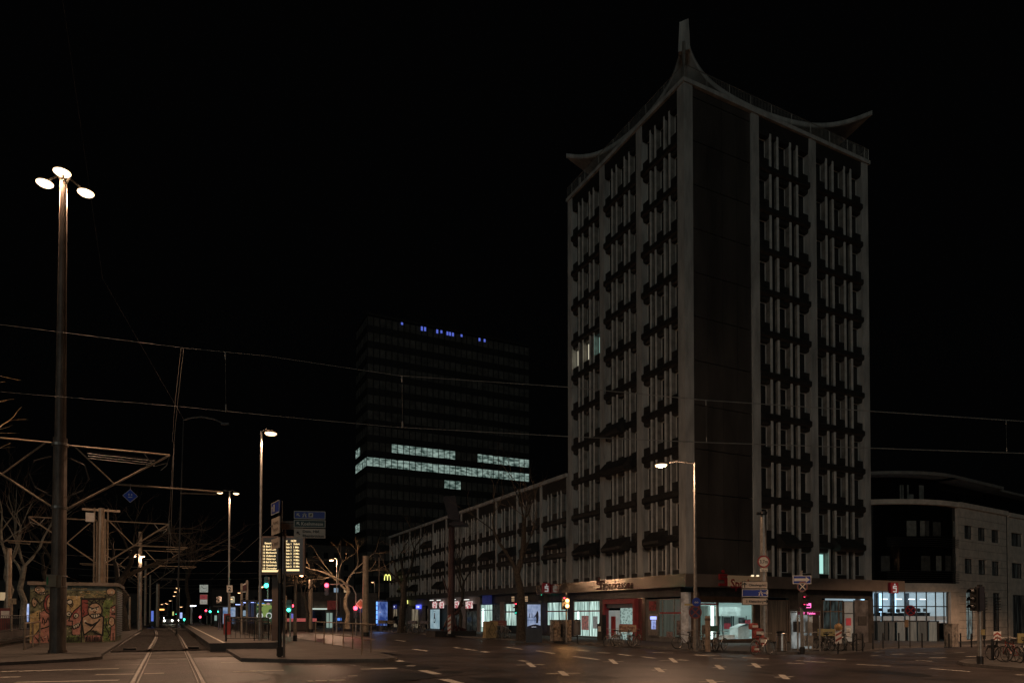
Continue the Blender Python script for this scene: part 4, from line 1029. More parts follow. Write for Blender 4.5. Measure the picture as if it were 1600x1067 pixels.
labs = ['highest of the small amber lamps strung over the far tracks', 'second amber lamp down in the row over the far tracks', 'third amber lamp down in the row over the far tracks', 'left lamp of the low far pair above the tram', 'middle lamp of the low far group above the tram', 'amber lamp above the low far pair by the tram',
        'amber lamp on a short post beside the far green signal', 'tiny amber lamp right of the station clock', 'amber lamp just right of the platform two sign post', 'amber lamp left of the shelter name frame', 'tiny amber lamp between clock and platform sign', 'faint amber lamp farthest down the street', 'small amber lamp between the thick pole and the yellow arches']
for (px, py, D, _), lb in zip(farl, labs):
    small_lamp(px+3, 980, px, py, lb, 25 if D < 140 else 0, D=D, mat=LAMP_F, r=.22 if D < 150 else .3, pr=.05, group=None)
t = small_lamp(299, 978, 297, 945.5, 'cold white twin headed lamp over the far tracks', 0, D=95, mat=E('white_lens', (.75, .85, 1), 7), two=(303.5, 945.5), r=.28, pr=.14)
for x, y, wt, lb in ((35.5, 10.5, 3200, 'lit street lamp on the right island just outside the picture'), (66, 22, 9000, 'lit street lamp in the side street outside the picture'), (13, -7, 6500, 'lit street lamp behind the camera station')):
    p = Vector((x, y, gz(x)+.05)); t = thing('street_lamp', tuple(p), lb, 'street lamp'); m = MB(); m.tube([p, p+ZUP*11.5], [.1, .06], 8); m.build('pole', STEEL, t)
    q = p+Vector((-1.8, .8, 11.6)); m = MB(); m.tube([p+ZUP*11.4, p+ZUP*11.7+Vector((-.8, .4, 0)), q], .04, 6); m.build('arm', STEEL, t); lamp_head(t, q, .33, LAMP_M); light(t, q-ZUP*.3, wt, r=.25, spot=152)
# unlit arched lamp arm
p = Vector((*atD(276, 960, 52).xy, 0)); t = thing('street_lamp', tuple(p), 'unlit street lamp with arched arm leaning above the far tracks', 'street lamp')
q = atD(287, 656, 52); e = atD(348, 661, 52); md = atD(315, 651, 52)
m = MB(); m.tube([p, q], [.08, .05], 6); m.build('pole', DSTEEL, t); m = MB(); m.tube([q, atD(300, 652.5, 52), md, atD(335, 655, 52), e], .05, 6); m.build('arm', STEEL, t)
m = MB(); m.obox(atD(352, 662, 52), RV, ZUP, FW, .3, .07, .1); m.build('lamp_housing', DSTEEL, t)

# ================================================================ CATENARY: masts, truss arms, wires
TUBE = P('arm_tube', (.33, .26, .19), .45, metal=.4, var=.2, scale=3)
def truss(root, c, zt_, zl_, L_, side, lowtube=2.2, r=.035):
    """cantilever arm on both tubes; side = +1 over the right track, -1 left"""
    sd = side; x0 = c[0]+sd*.3; x1 = c[0]+sd*L_
    tip = Vector((x1, c[1], zt_-.0)); a = Vector((x0, c[1], zt_)); bb = Vector((x0, c[1], zl_)); mid = bb+(tip-bb)*.44
    m = MB(); m.tube([a, tip], r, 6); m.build('top_tube', TUBE, root)
    m = MB(); m.tube([bb, tip], r*1.25, 6); m.build('strut', TUBE, root)
    m = MB(); m.tube([a+(tip-a)*.05, mid], r*.9, 6); m.build('brace', TUBE, root)
    m = MB(); s = mid.copy(); m.tube([s, s+Vector((sd*lowtube, 0, 0))*1.0], r*1.15, 6); m.tube([s+Vector((sd*lowtube*.95, 0, -.12)), s+Vector((sd*lowtube*.6, 0, -.18))], r*.7, 5); m.build('registration_tube', TUBE, root)
    m = MB(); m.tube([tip, tip-ZUP*.45+Vector((-sd*.12, 0, 0)), tip-ZUP*.7+Vector((-sd*.35, 0, 0))], r*.5, 5)
    m.tube([tip-Vector((sd*1.0, 0, 0)), tip-ZUP*.55-Vector((sd*.6, 0, 0)), tip-ZUP*.35-Vector((sd*.1, 0, 0))], r*.6, 5); m.build('feeder_cable', STEEL, root)
    return tip
zt1 = EYE+278/1067*26.3; zl1 = EYE+175/1067*26.3
cat = thing('tram_line_truss', (b.x, b.y, zl1), 'steel tube truss arms clamped to the big lamp mast, carrying the tram wires', 'catenary')
truss(cat, b, zt1, zl1, 3.95, 1, 4.1); truss(cat, b, zt1+.05, zl1+.05, 3.95, -1, 4.1)
for z in (zt1-.05, zl1-.05):
    m = MB(); m.lathe((b.x, b.y, z), [(.30, 0), (.30, .1)], 18); m.build('clamp_ring', STEEL, cat)
m = MB()
for s in (-1, 1):
    m.tube([b+Vector((s*.27, -.05, zt1-.5-b.z)), b+Vector((s*.85, -.1, zt1-.75-b.z)), b+Vector((s*1.0, -.1, zt1-1.3-b.z)), b+Vector((s*.8, -.1, zt1-1.8-b.z)), b+Vector((s*.27, -.05, zt1-2.1-b.z))], .03, 6)
m.build('cable_loops', DSTEEL, cat)
# insulated bus bar under the right arm
m = MB()
for k_ in range(4): m.tube([Vector((b.x+.9, b.y+.25*k_, zt1-.15-.05*k_)), Vector((b.x+3.4, b.y+.25*k_, zt1-.22-.05*k_))], .018, 4)
m.build('cable_bundle', DSTEEL, cat)
def cat_mast(px, y, X, label, h, zt_, zl_, L_=3.8, both=True, r=.2, bundle=False):
    p = Vector((X, y, .1)); t = thing('catenary_mast', tuple(p), label, 'catenary')
    m = MB(); m.tube([p, p+ZUP*h], [r, r*.8], 12); m.build('pole', TUBE, t)
    truss(t, p, zt_, zl_, L_, 1, 3.6, .045)
    if both: truss(t, p, zt_, zl_, L_, -1, 3.6, .045)
    if bundle:
        m = MB()
        for dx, dy, hh, rr_ in ((-.42, -.1, h, .06), (-.25, -.25, h-1, .05), (.28, -.2, h-.8, .06), (.42, 0, h, .05), (0, -.26, h-1.6, .035)):
            m.tube([p+Vector((dx, dy, 0)), p+Vector((dx, dy, hh))], rr_, 6)
        m.build('conduits', TUBE, t)
        m = MB(); m.box(X-.95, y-.3, h-.95, X-.4, y+.1, h-.3); m.build('junction_box', WHITE, t)
        m = MB(); m.box(X-1.2, y-.12, h-.12, X+1.2, y+.12, h+.02); m.build('cross_arm', TUBE, t)
    return t
cat_mast(157, 58, -4.45, 'thick catenary mast with bundled pipes and a pale box, behind the kiosk', 9.3, 8.5, 5.4, 4.4, True, .26, True)
cat_mast(218, 84, -2.8+.0, 'catenary mast with truss arm beyond the pipe bundle mast', 10.5, 8.6, 5.7, 4.0, True, .24)
cat_mast(0, 112, -3.0, 'third catenary mast down the track, small and dim', 9.3, 8.5, 5.7, 3.8, True, .2)
cat_mast(0, 150, -3.2, 'farthest catenary mast down the track', 9.3, 8.5, 5.7, 3.8, True, .2)
p = G(246, 978.5); t = thing('utility_pole', tuple(p), 'plain pale wooden pole at the end of the ballast bed', 'pole')
m = MB(); m.tube([p, p+ZUP*((978-912)/1067*((p-C0).dot(FW)))], .24, 8); m.build('shaft', TUBE, t); m = MB(); m.lathe(p+ZUP*5.9, [(.27, 0), (.25, .15), (.05, .25)], 8); m.build('cap', DSTEEL, t)
p = G(202, 986); t = thing('utility_pole', tuple(p), 'short thin post left of the ballast bed, by the big tree', 'pole')
m = MB(); m.tube([p, p+ZUP*3.4], .09, 8); m.build('shaft', TUBE, t); m = MB(); m.box(p.x-.1, p.y-.13, 1.2, p.x+.1, p.y-.09, 1.6); m.build('plate', STEEL, t)
# wires
WIRE = P('wire', (.32, .31, .28), .5); WIRE_D = P('wire_dark', (.10, .095, .085), .5)
def wire(label, pts, r=.012, mat=WIRE, name='overhead_wire', group=None):
    m = MB(); m.tube(pts, r, 5); o = m.build(name, mat, label=label, cat='wire', group=group); return o
def sag(a, c, s, n=14): return [a+(c-a)*(i/n)-ZUP*(4*s*(i/n)*(1-i/n)) for i in range(n+1)]
def span(xa, ya, Da, xb, yb, Db, s=.4, ext=.25):
    a = atD(xa, ya, Da); c = atD(xb, yb, Db); d = c-a; return sag(a-d*ext, c+d*ext, s)
def ipt(px, table):
    for (x0, y0, d0), (x1, y1, d1) in zip(table, table[1:]):
        if x0 <= px <= x1:
            f = (px-x0)/(x1-x0); A = atD(x0, y0, d0); B = atD(x1, y1, d1)
            return A, B
    return None
T1 = [(-120, 494, 25), (0, 507, 25.2), (290, 544, 25.7), (415, 556, 26), (625, 587, 27), (890, 605, 28.5), (1100, 625, 30), (1575, 656.5, 34), (1720, 666, 35.5)]
T2 = [(-120, 602, 25), (0, 612, 25.2), (280, 635, 25.7), (430, 650, 26), (615, 667, 27), (890, 682, 28.5), (1100, 691, 30), (1600, 708, 34), (1720, 712, 35.5)]
w1_ = wire('upper of the two long span wires crossing in front of the tower', [atD(*q) for q in T1], [.003, .004, .005, .006, .009, .017, .021, .024, .025])
w2_ = wire('lower of the two long span wires crossing in front of the tower', [atD(*q) for q in T2], [.003, .004, .005, .007, .010, .017, .021, .024, .025])
for px, ya, yb, D in ((1103, 625, 691, 30), (1572, 656, 706, 34), (628, 587, 668, 27), (352, 550, 643, 25.8)):
    m = MB(); A = atD(px, ya, D); B = atD(px+1, yb, D); m.tube([A, B], .003, 4); m.tube([A, A+(B-A)*.12], .025, 6); m.tube([A+(B-A)*.88, B], .025, 6)
    m.build('insulator_link', WIRE, label='insulated link between the span wires at %s' % {1103: 'the tower corner', 1572: 'the far right', 628: 'the dark high rise', 352: 'the left dark sky'}[px], cat='insulator')
tc = Vector((.1, b.y, zt1))
wire('tram contact wire running down the middle of the track', [Vector((0, b.y, 5.65)), Vector((-.1, 58, 5.6)), Vector((-.6, 84, 5.6)), Vector((-1.4, 112, 5.6)), Vector((-2.2, 190, 5.6))], .011, WIRE_D)
wire('carrying wire above the tram contact wire', sag(tc, Vector((-.1, 58, 8.5)), .7) + sag(Vector((-.1, 58, 8.5)), Vector((1, 84, 8.6)), .7), .010, WIRE_D)
wire('thin stay cable sloping down from upper left to the dark lamp arm', [atD(95, -20, 20), atD(160, 435, 30), atD(287, 655, 52)], [.005, .007, .012], WIRE_D)
m = MB(); A = atD(287, 545, 31); m.tube([A, atD(278, 625, 31), atD(272, 690, 31)], .008, 4); m.tube([atD(283, 545, 31), atD(274, 625, 31), atD(269, 690, 31)], .008, 4)
m.tube([atD(272, 690, 31), atD(266, 860, 31)], .009, 4)
m.build('hanger_ropes', WIRE_D, label='pair of dark ropes hanging from the span wire to the truss tip', cat='wire')
for i, (ya, za) in enumerate(((70, 7.0), (95, 7.2), (120, 7.6), (140, 6.8), (160, 8.2))):
    wire('%s cross wire over the far tracks' % ('nearest', 'second', 'third', 'fourth', 'farthest')[i], sag(Vector((-12, ya, za)), Vector((16, ya, za+.3)), .5), .018 if i < 2 else .03, WIRE_D, 'cross_wire')
for i, (X, ya, za) in enumerate(((-8.2, 30, 5.7), (5.4, 40, 6.9), (-12, 20, 7.0))):
    wire(('contact wire over the left track beyond the kiosk', 'feeder wire running above the refuge island', 'feeder wire running above the left platform')[i], sag(Vector((X, ya, za)), Vector((X-1, 190, za)), .6), .012, WIRE_D)

# ================================================================ TREES
def tree(px, py, h, label, seed, spread=.9, tr=.22, fork=.35, lean=(0, 0), lev=5, D=None, bark=BARK, twig=TWIG, droop=0.0, kids=(2, 4), bias=None, base=None, tl=1.0, group=None, crownmin=.0):
    rn = random.Random(seed)
    p = base if base is not None else (G(px, py, .12) if D is None else Vector((*atD(px, 960, D).xy, 0)))
    t = thing('bare_tree', tuple(p), label, 'tree', group)
    tm = MB(); cm = MB()
    # trunk
    pts = [p.copy()]; n = 6
    for i in range(1, n+1):
        f = i/n; pts.append(p + Vector((lean[0]*f*f*h + rn.uniform(-.03, .03)*h*f, lean[1]*f*h, fork*h*f)))
    rad = [tr*(1.35 if i == 0 else 1)*(1-.35*i/n) for i in range(n+1)]
    tm.tube(pts, rad, 10)
    def grow(a, d, L_, r, k):
        if k == 0 or r < .004: return
        pts = [a]; q = a.copy(); dd = d.copy(); ns = 4 if k > 2 else 3
        for i in range(ns):
            dd = (dd + Vector((rn.uniform(-.28, .28), rn.uniform(-.28, .28), rn.uniform(-.14, .26)-droop*(lev-k)*.06))).normalized()
            q = q+dd*(L_/ns); pts.append(q)
        rs = [r*(1-.45*i/ns) for i in range(ns+1)]
        (tm if k >= lev-1 else cm).tube(pts, rs, 6 if k >= lev-1 else (4 if k > 2 else 3), cap=False)
        nk = rn.randint(*kids) + (2 if k <= 2 else 1 if k == 3 else 0)
        for i in range(nk):
            j = ns if i == 0 else rn.randint(1, ns)
            ax_ = Vector((rn.gauss(0, 1), rn.gauss(0, 1), rn.gauss(0, .6))); ax_ -= dd*ax_.dot(dd)
            if ax_.length < .1: continue
            ax_.normalize(); sp = rn.uniform(.45, 1.0)*spread*(.5 if i == 0 else 1.0)
            nd = (dd + ax_*sp + (bias*.12 if bias else Vector((0, 0, .05)))).normalized()
            grow(pts[j], nd, L_*rn.uniform(.6, .82), rs[j]*(.74 if i == 0 else .62), k-1)
    nl_ = rn.randint(3, 4)
    for i in range(nl_):
        a = 2*math.pi*(i/nl_)+rn.uniform(-.5, .5); d = Vector((math.cos(a)*spread*.75, math.sin(a)*spread*.75, 1)) + (bias or Vector())
        grow(pts[-1-(i % 2)], d.normalized(), h*(1-fork)*.42*rn.uniform(.85, 1.15)*tl, rad[-1]*.72, lev)
    tm.build('trunk', bark, t); cm.build('crown', twig, t)
    return t
YTW = P('lamplit_twigs', (.46, .33, .20), .85, var=.3)  # lighter amber twigs: lamp light is put into the bark colour
tree(815, 1000, 14, 'bare street tree with dark trunk beside the lit poster case', 21, .95, .34, .42, (-.02, 0), 7, kids=(2, 3))
tree(628, 988, 13, 'bare street tree with dark trunk at the arches restaurant', 5, .9, .40, .42, (-.0, 0), 7, kids=(2, 3))
tree(196, 984, 15, 'large spreading bare tree right behind the graffiti kiosk', 9, 1.15, .55, .34, (0, 0), 8, base=Vector((-3.9, 74, 0)), kids=(2, 3), bias=Vector((.35, -.1, -.05)))
tree(8, 985, 13, 'bare plane tree with pale twisting trunk at the far left edge', 14, .8, .24, .4, (.02, 0), 7, D=50, bark=P('plane_bark', (.20, .19, .155), .9, var=.4, scale=3), kids=(2, 3))
tree(36, 985, 13, 'second bare plane tree from the left edge, behind the kiosk corner', 33, .8, .26, .42, (-.02, 0), 7, D=54, bark=P('plane_bark', (.20, .19, .155), .9), kids=(2, 3))
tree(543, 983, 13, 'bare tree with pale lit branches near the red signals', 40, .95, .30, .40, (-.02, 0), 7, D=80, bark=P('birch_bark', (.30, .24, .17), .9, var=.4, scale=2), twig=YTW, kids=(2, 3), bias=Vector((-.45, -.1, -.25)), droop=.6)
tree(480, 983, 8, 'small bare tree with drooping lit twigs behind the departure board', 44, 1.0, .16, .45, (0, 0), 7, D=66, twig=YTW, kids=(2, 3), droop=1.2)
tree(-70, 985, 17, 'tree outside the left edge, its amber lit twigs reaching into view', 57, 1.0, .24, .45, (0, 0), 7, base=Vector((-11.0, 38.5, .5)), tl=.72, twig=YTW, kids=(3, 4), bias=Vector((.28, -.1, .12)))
tree(325, 985, 16, 'bare tree behind the tall twin lamp, crown tips lit amber', 61, 1.0, .3, .45, (0, 0), 7, base=Vector((2.2, 98, 0)), kids=(2, 4))
tree(100, 985, 16, 'dark bare tree between the big mast and the pipe bundle', 63, 1.0, .3, .4, (0, 0), 7, base=Vector((-9.5, 72, 0)), kids=(2, 3))
tree(700, 984, 12, 'dark slender bare tree behind the red sculpture post', 71, .9, .2, .45, (0, 0), 5, base=Vector((27.2, 66, gz(27)+.1)), kids=(2, 3))

# ================================================================ GRAFFITI KIOSK
ka = G(46, 1004.5, .10); kb = G(180, 1000.5, .10)
KX0, KY = ka.x, ka.y; KX1 = onY(180, 1003, KY).x; KH = onY(46, 908, KY).z; KYB = KY+5.6
kio = thing('transformer_kiosk', ((KX0+KX1)/2, KY, .1), 'small flat roofed utility kiosk covered in colourful monster graffiti', 'kiosk')
GW = P('graffiti_ground', (.13, .135, .075), .8, var=.75, scale=2.6)
m = MB(); m.box(KX0, KY, .0, KX1, KYB, KH-.18); m.build('wall', GW, kio)
m = MB(); m.box(KX0-.12, KY-.12, KH-.18, KX1+.15, KYB+.1, KH); m.build('roof', P('kiosk_roof', (.18, .15, .12), .8, var=.3), kio)
m = MB(); [m.box(KX1+.005, KY+.25, .4+i*.11, KX1+.05, KYB-.3, .46+i*.11) for i in range(24)]; m.build('louvre_grille', STEEL, kio)
kw, kh = KX1-KX0, KH-.2-.08
def kp(x, y, d=.0):     # artwork coordinates of the survey drawing (262..1025, 175..710)
    return Vector((KX0+kw*(x-262)/763, KY-.006-d, .08+kh*(710-y)/535))
def blob(m, pts, d=0): m.add([kp(x, y, d) for x, y in pts], [list(range(len(pts)))])
def ell(m, x, y, a, b_, d=0, n=18): blob(m, [(x+a*math.cos(2*math.pi*i/n), y+b_*math.sin(2*math.pi*i/n)) for i in range(n)], d)
def stroke(m, pts, wd=5, d=.012):
    wd *= 1.75
    q = [Vector(p) for p in pts]
    for a, c in zip(q, q[1:]):
        e = (c-a)
        if e.length < .1: continue
        nn_ = Vector((-e.y, e.x)).normalized()*wd/2; e = e.normalized()*wd*.35
        blob(m, [(a-e-nn_)[:], (c+e-nn_)[:], (c+e+nn_)[:], (a-e+nn_)[:]], d + random.random()*.002)
def arc(x, y, a, b_, t0, t1, n=14): return [(x+a*math.cos(R(t0+(t1-t0)*i/n)), y+b_*math.sin(R(t0+(t1-t0)*i/n))) for i in range(n+1)]
PINK = P('paint_pink', (.42, .20, .155), .8, var=.35, scale=5); FLESH = P('paint_flesh', (.46, .32, .21), .8, var=.25, scale=5)
OCH = P('paint_ochre', (.44, .33, .15), .8, var=.35, scale=5); WHT = P('paint_white', (.60, .56, .44), .8, var=.15); BLK = P('paint_black', (.012, .011, .010), .7, var=.2)
REDP = P('paint_red', (.26, .07, .06), .8, var=.4, scale=5); GRP = P('paint_green', (.13, .19, .06), .8, var=.6, scale=6); BLP = P('paint_slate', (.09, .12, .11), .8, var=.4, scale=4)
m = MB(); random.seed(4)
m.mat(BLP); blob(m, [(262, 175), (1025, 175), (1025, 215), (262, 215)], .001)
m.mat(OCH); blob(m, [(264, 440), (345, 400), (350, 560), (264, 700)], .001); blob(m, [(575, 180+90), (700, 270), (700, 420), (575, 440)], .001)
m.mat(GRP); blob(m, [(910, 300), (1000, 300), (980, 690), (915, 690)], .001); blob(m, [(570, 640), (720, 640), (720, 705), (570, 705)], .002)
m.mat(PINK); blob(m, [(345, 425), (400, 405), (470, 420), (470, 705), (262, 705), (300, 640), (350, 590)], .003); blob(m, [(600, 480), (650, 400), (700, 360), (712, 500), (700, 635), (630, 635), (632, 545), (570, 545), (570, 500)], .003)
blob(m, [(975, 370), (1022, 350), (1022, 690), (975, 690), (985, 560), (965, 520)], .003)
m.mat(REDP); ell(m, 430, 340, 48, 82, .004); blob(m, [(716, 296), (770, 296), (775, 480), (716, 520)], .003); blob(m, [(610, 470), (640, 420), (690, 375), (660, 470)], .005)
m.mat(FLESH); ell(m, 440, 340, 32, 66, .006); ell(m, 345, 215, 45, 36, .004); blob(m, [(725, 470), (780, 440), (880, 440), (915, 470), (905, 640), (860, 600), (800, 590), (740, 630)], .004); ell(m, 835, 405, 62, 70, .005)
ell(m, 990, 510, 28, 42, .006); ell(m, 300, 330, 20, 40, .004); ell(m, 980, 225, 40, 36, .004); blob(m, [(640, 540), (700, 510), (690, 560), (650, 580)], .006)
m.mat(PINK); blob(m, [(745, 640), (905, 640), (905, 700), (745, 700)], .005)
m.mat(WHT)
for x, y, r_ in ((445, 342, 14), (805, 390, 19), (848, 388, 19), (665, 452, 20), (600, 438, 20), (330, 212, 13), (1002, 398, 13), (990, 232, 11), (608, 325, 22), (748, 505, 12)): ell(m, x, y, r_, r_, .008)
blob(m, [(800, 440), (880, 435), (885, 465), (810, 475)], .008); blob(m, [(635, 545), (700, 520), (700, 545), (640, 575)], .008); blob(m, [(345, 240), (390, 235), (392, 252), (350, 260)], .008)
m.mat(BLK)
for x, y, r_ in ((448, 344, 6), (808, 392, 7), (850, 390, 7), (661, 456, 8), (604, 440, 8), (333, 214, 5), (1002, 400, 5), (992, 233, 4)): ell(m, x, y, r_, r_, .011)
for pts, wd in ((arc(835, 405, 64, 72, 0, 360, 22), 6), ([(725, 470), (780, 440)], 6), ([(725, 470), (716, 520), (738, 635), (800, 590), (880, 490)], 7), ([(880, 440), (915, 470), (908, 640), (860, 628), (815, 600)], 8),
        ([(740, 330), (790, 345), (810, 330), (760, 300)], 5), ([(800, 330), (830, 300), (845, 330), (880, 300), (870, 340)], 5), ([(716, 296), (930, 293)], 10), ([(712, 300), (716, 700)], 5), ([(922, 296), (900, 350)], 5),
        ([(800, 440), (880, 435), (888, 465), (810, 478), (795, 455), (800, 440)], 5), ([(818, 440), (822, 472)], 4), ([(838, 438), (842, 472)], 4), ([(858, 436), (864, 468)], 4), ([(820, 415), (838, 425), (845, 410)], 5),
        ([(780, 375), (825, 385)], 6), ([(835, 380), (870, 368)], 6), ([(750, 520), (800, 550), (860, 515)], 9), ([(770, 530), (820, 545)], 9), ([(820, 590), (835, 620), (850, 600)], 5),
        (arc(430, 345, 50, 88, 90, 330, 16), 6), (arc(440, 340, 34, 68, 60, 320, 16), 4), (arc(445, 342, 15, 15, 0, 360, 12), 3), ([(425, 375), (445, 385), (462, 378)], 6), ([(360, 575), (420, 555), (465, 520)], 6),
        ([(345, 425), (350, 570), (300, 640)], 4), ([(370, 520), (375, 470), (390, 500), (385, 540)], 5), ([(400, 520), (420, 470), (430, 510)], 5), ([(430, 520), (440, 490), (465, 500)], 4),
        ([(600, 500), (610, 470), (645, 410), (700, 360)], 6), ([(600, 500), (632, 505), (632, 545), (645, 580), (690, 560), (712, 500)], 6), ([(575, 545), (632, 550)], 5), ([(632, 550), (630, 635), (700, 635)], 4),
        (arc(665, 452, 22, 22, 0, 360, 12), 4), (arc(600, 438, 22, 22, 0, 360, 12), 4), ([(640, 550), (690, 520)], 3), ([(655, 540), (662, 570)], 3), ([(672, 530), (680, 560)], 3), ([(688, 522), (696, 550)], 3),
        (arc(345, 215, 46, 38, 0, 360, 18), 4), (arc(330, 212, 15, 12, 0, 360, 12), 3), ([(345, 240), (390, 235), (395, 255), (350, 262), (345, 240)], 4), ([(360, 238), (362, 258)], 3), ([(376, 237), (378, 256)], 3), ([(320, 240), (300, 225), (285, 235)], 4),
        (arc(300, 330, 22, 42, 0, 360, 14), 4), ([(300, 300), (330, 320), (345, 350), (380, 310)], 5), (arc(608, 325, 25, 25, 0, 360, 14), 5), ([(600, 350), (625, 375), (640, 340)], 4), ([(610, 365), (612, 400)], 4),
        (arc(990, 510, 28, 44, 0, 360, 14), 5), ([(985, 560), (975, 690)], 5), ([(1005, 620), (1005, 690)], 5), ([(980, 380), (1020, 350)], 6), (arc(1002, 398, 15, 15, 0, 360, 12), 3), ([(988, 430), (1018, 430), (1018, 445), (988, 442)], 5),
        (arc(980, 225, 42, 38, 0, 360, 16), 4), ([(960, 250), (1000, 245)], 4), ([(955, 590), (970, 640), (960, 660)], 5), ([(935, 480), (945, 530), (930, 560), (950, 590)], 5), ([(730, 400), (740, 420), (728, 440)], 4),
        ([(310, 650), (340, 690), (360, 650), (380, 690)], 5), ([(420, 640), (425, 690), (450, 650), (460, 690)], 5)):
    stroke(m, pts, wd)
for i in range(26): x = 575+i*5.4; stroke(m, [(x, 700), (x+random.uniform(-4, 4), 645+random.random()*15)], 2.2)
for i in range(24): x = 752+i*6.4; stroke(m, [(x, 700), (x+random.uniform(-5, 5), 640+random.random()*20)], 3)
for i in range(60):
    x = random.uniform(275, 1015); y = random.uniform(225, 690); s = random.uniform(6, 16)
    if 720 < x < 910 and y > 300: continue
    stroke(m, [(x, y), (x+random.uniform(-s, s), y+random.uniform(-s, s)), (x+random.uniform(-s, s), y+random.uniform(-s, s)), (x+s, y)], random.uniform(1.5, 3.2))
for mt_, n_ in ((OCH, 60), (WHT, 40), (PINK, 26), (BLK, 60)):
    m.mat(mt_)
    for i in range(n_):
        x = random.uniform(275, 1010); y = random.uniform(225, 695); s_ = random.uniform(5, 15)
        if 720 < x < 905 and 300 < y < 640: continue
        q = [(x, y)]
        for _ in range(4): q.append((q[-1][0]+random.uniform(-s_, s_), q[-1][1]+random.uniform(-s_, s_)))
        q = [(min(max(a, 268), 1020), min(max(b_, 215), 702)) for a, b_ in q]
        stroke(m, q, random.uniform(1.2, 2.4), .010)
m.mat(OCH)
for i in range(26):
    x = random.uniform(690, 920); y = random.uniform(222, 285); s = 10
    stroke(m, [(x, y), (x+s, y+random.uniform(-s, s)), (x+2*s, y)], 2.2, .006)
text_into(m, '.kunts.com', kp(690, 196), Vector((1, 0, 0)), ZUP, .17, 1.3, off=.012)
m.build('graffiti', None, kio)

# ================================================================ FURNITURE BUILDERS
def pipe_rail(name, pts, h, label, post_every=None, cat='railing', r=.024, mid=True, mat=TUBE, posts=None):
    t = thing(name, tuple(pts[0]), label, cat)
    m = MB(); m.tube([p+ZUP*h for p in pts], r, 7); m.build('top_rail', mat, t)
    if mid: m = MB(); m.tube([p+ZUP*h*.48 for p in pts], r*.75, 6); m.build('middle_rail', mat, t)
    for p in (posts or pts):
        m = MB(); m.tube([p, p+ZUP*h], r, 7); m.build('post', mat, t)
    return t
def bars_fence(name, a, c, h, label, n, mat=DSTEEL):
    t = thing(name, tuple(a), label, 'railing'); m = MB(); m.tube([a+ZUP*h, c+ZUP*h], .028, 6); m.build('top_rail', mat, t)
    m = MB(); m.tube([a+ZUP*(h-.16), c+ZUP*(h-.16)], .018, 6); m.tube([a+ZUP*.12, c+ZUP*.12], .018, 6); m.build('lower_rail', mat, t)
    for i in range(n+1): m = MB(); p = a+(c-a)*(i/n); m.tube([p+ZUP*(0 if i % 6 == 0 else .12), p+ZUP*h], .026 if i % 6 == 0 else .013, 5); m.build('bar', mat, t)
    return t
# curved railing at the nose of the refuge island
yy = [38, 35.7, 33.6, 31.4, 29.6, 27.9, 26.6]
pts = [Vector((7.15, y, .12)) for y in yy]; 
t = pipe_rail('railing', pts+[Vector((7.05, 25.7, .12)), Vector((6.75, 25.2, .12)), Vector((6.4, 25.1, .12))], 1.12, 'steel pipe railing with a rounded end along the refuge island nose', posts=pts+[Vector((6.4, 25.1, .12))])
t = pipe_rail('railing', [Vector((4.75, 37.4, .12)), Vector((4.75, 40.5, .12)), Vector((4.75, 44, .12)), Vector((4.8, 48, .12))], 1.1, 'short dark railing beside the platform behind the black sign mast')
bars_fence('railing', Vector((2.5, 35.7, .36)), Vector((4.35, 35.1, .36)), 1.1, 'dark barred fence across the tram platform, starting at the black post', 9)
bars_fence('railing', Vector((4.4, 35.3, .36)), Vector((4.4, 60, .36)), 1.1, 'long barred fence running back along the platform edge', 60)
p = G(353, 1002, .36); t = thing('fence_post', tuple(p), 'black end post of the barred fence on the platform', 'post'); m = MB(); m.tube([p, p+ZUP*1.15], .045, 8); m.build('shaft', BLACK, t); m = MB(); m.lathe(p+ZUP*1.15, [(.055, 0), (.05, .04), (.01, .06)], 8); m.build('cap', BLACK, t)
a = G(38, 1015, .1); c = G(62, 1006, .1)
t = pipe_rail('railing', [a, a+(c-a)*.5, c], 1.15, 'pipe barrier frame left of the big lamp mast in front of the kiosk', r=.035)
for i, ya in enumerate((50,)):
    bars_fence('railing', Vector((-9.4, 52, .52)), Vector((-9.4, 70, .52)), 1.05, 'faint barred fence on the left platform behind the plane trees', 30)

def panel(root, name, c, u, v, w_, h_, mat, d=.03, frame=None, fw=.03):
    n = Vector(u).cross(Vector(v)); m = MB(); m.obox(c, u, v, n, w_/2, h_/2, d/2); o = m.build(name, mat, root)
    if frame:
        f = MB()
        for s in (-1, 1):
            f.obox(Vector(c)+Vector(u)*s*(w_/2-fw/2)+n*(d/2+.004), u, v, n, fw/2, h_/2, .008); f.obox(Vector(c)+Vector(v)*s*(h_/2-fw/2)+n*(d/2+.005), u, v, n, w_/2-fw, fw/2, .008)
        f.build('border', frame, o)
    return o
def arrow(m, c, u, v, s, ang, n_off=.03, wd=.16):
    c = Vector(c); u = Vector(u); v = Vector(v); n = u.cross(v); a = R(ang); d = u*math.cos(a)+v*math.sin(a); e = n.cross(d)
    def q(pts): m.add([c+d*(x*s)+e*(y*s)+n*n_off for x, y in pts], [list(range(len(pts)))])
    q([(-.5, -wd/2), (.4, -wd/2), (.4, wd/2), (-.5, wd/2)]); q([(.5, 0), (.12, .42), (-.02, .30), (.28, 0)]); q([(.5, 0), (.28, 0), (-.02, -.30), (.12, -.42)])
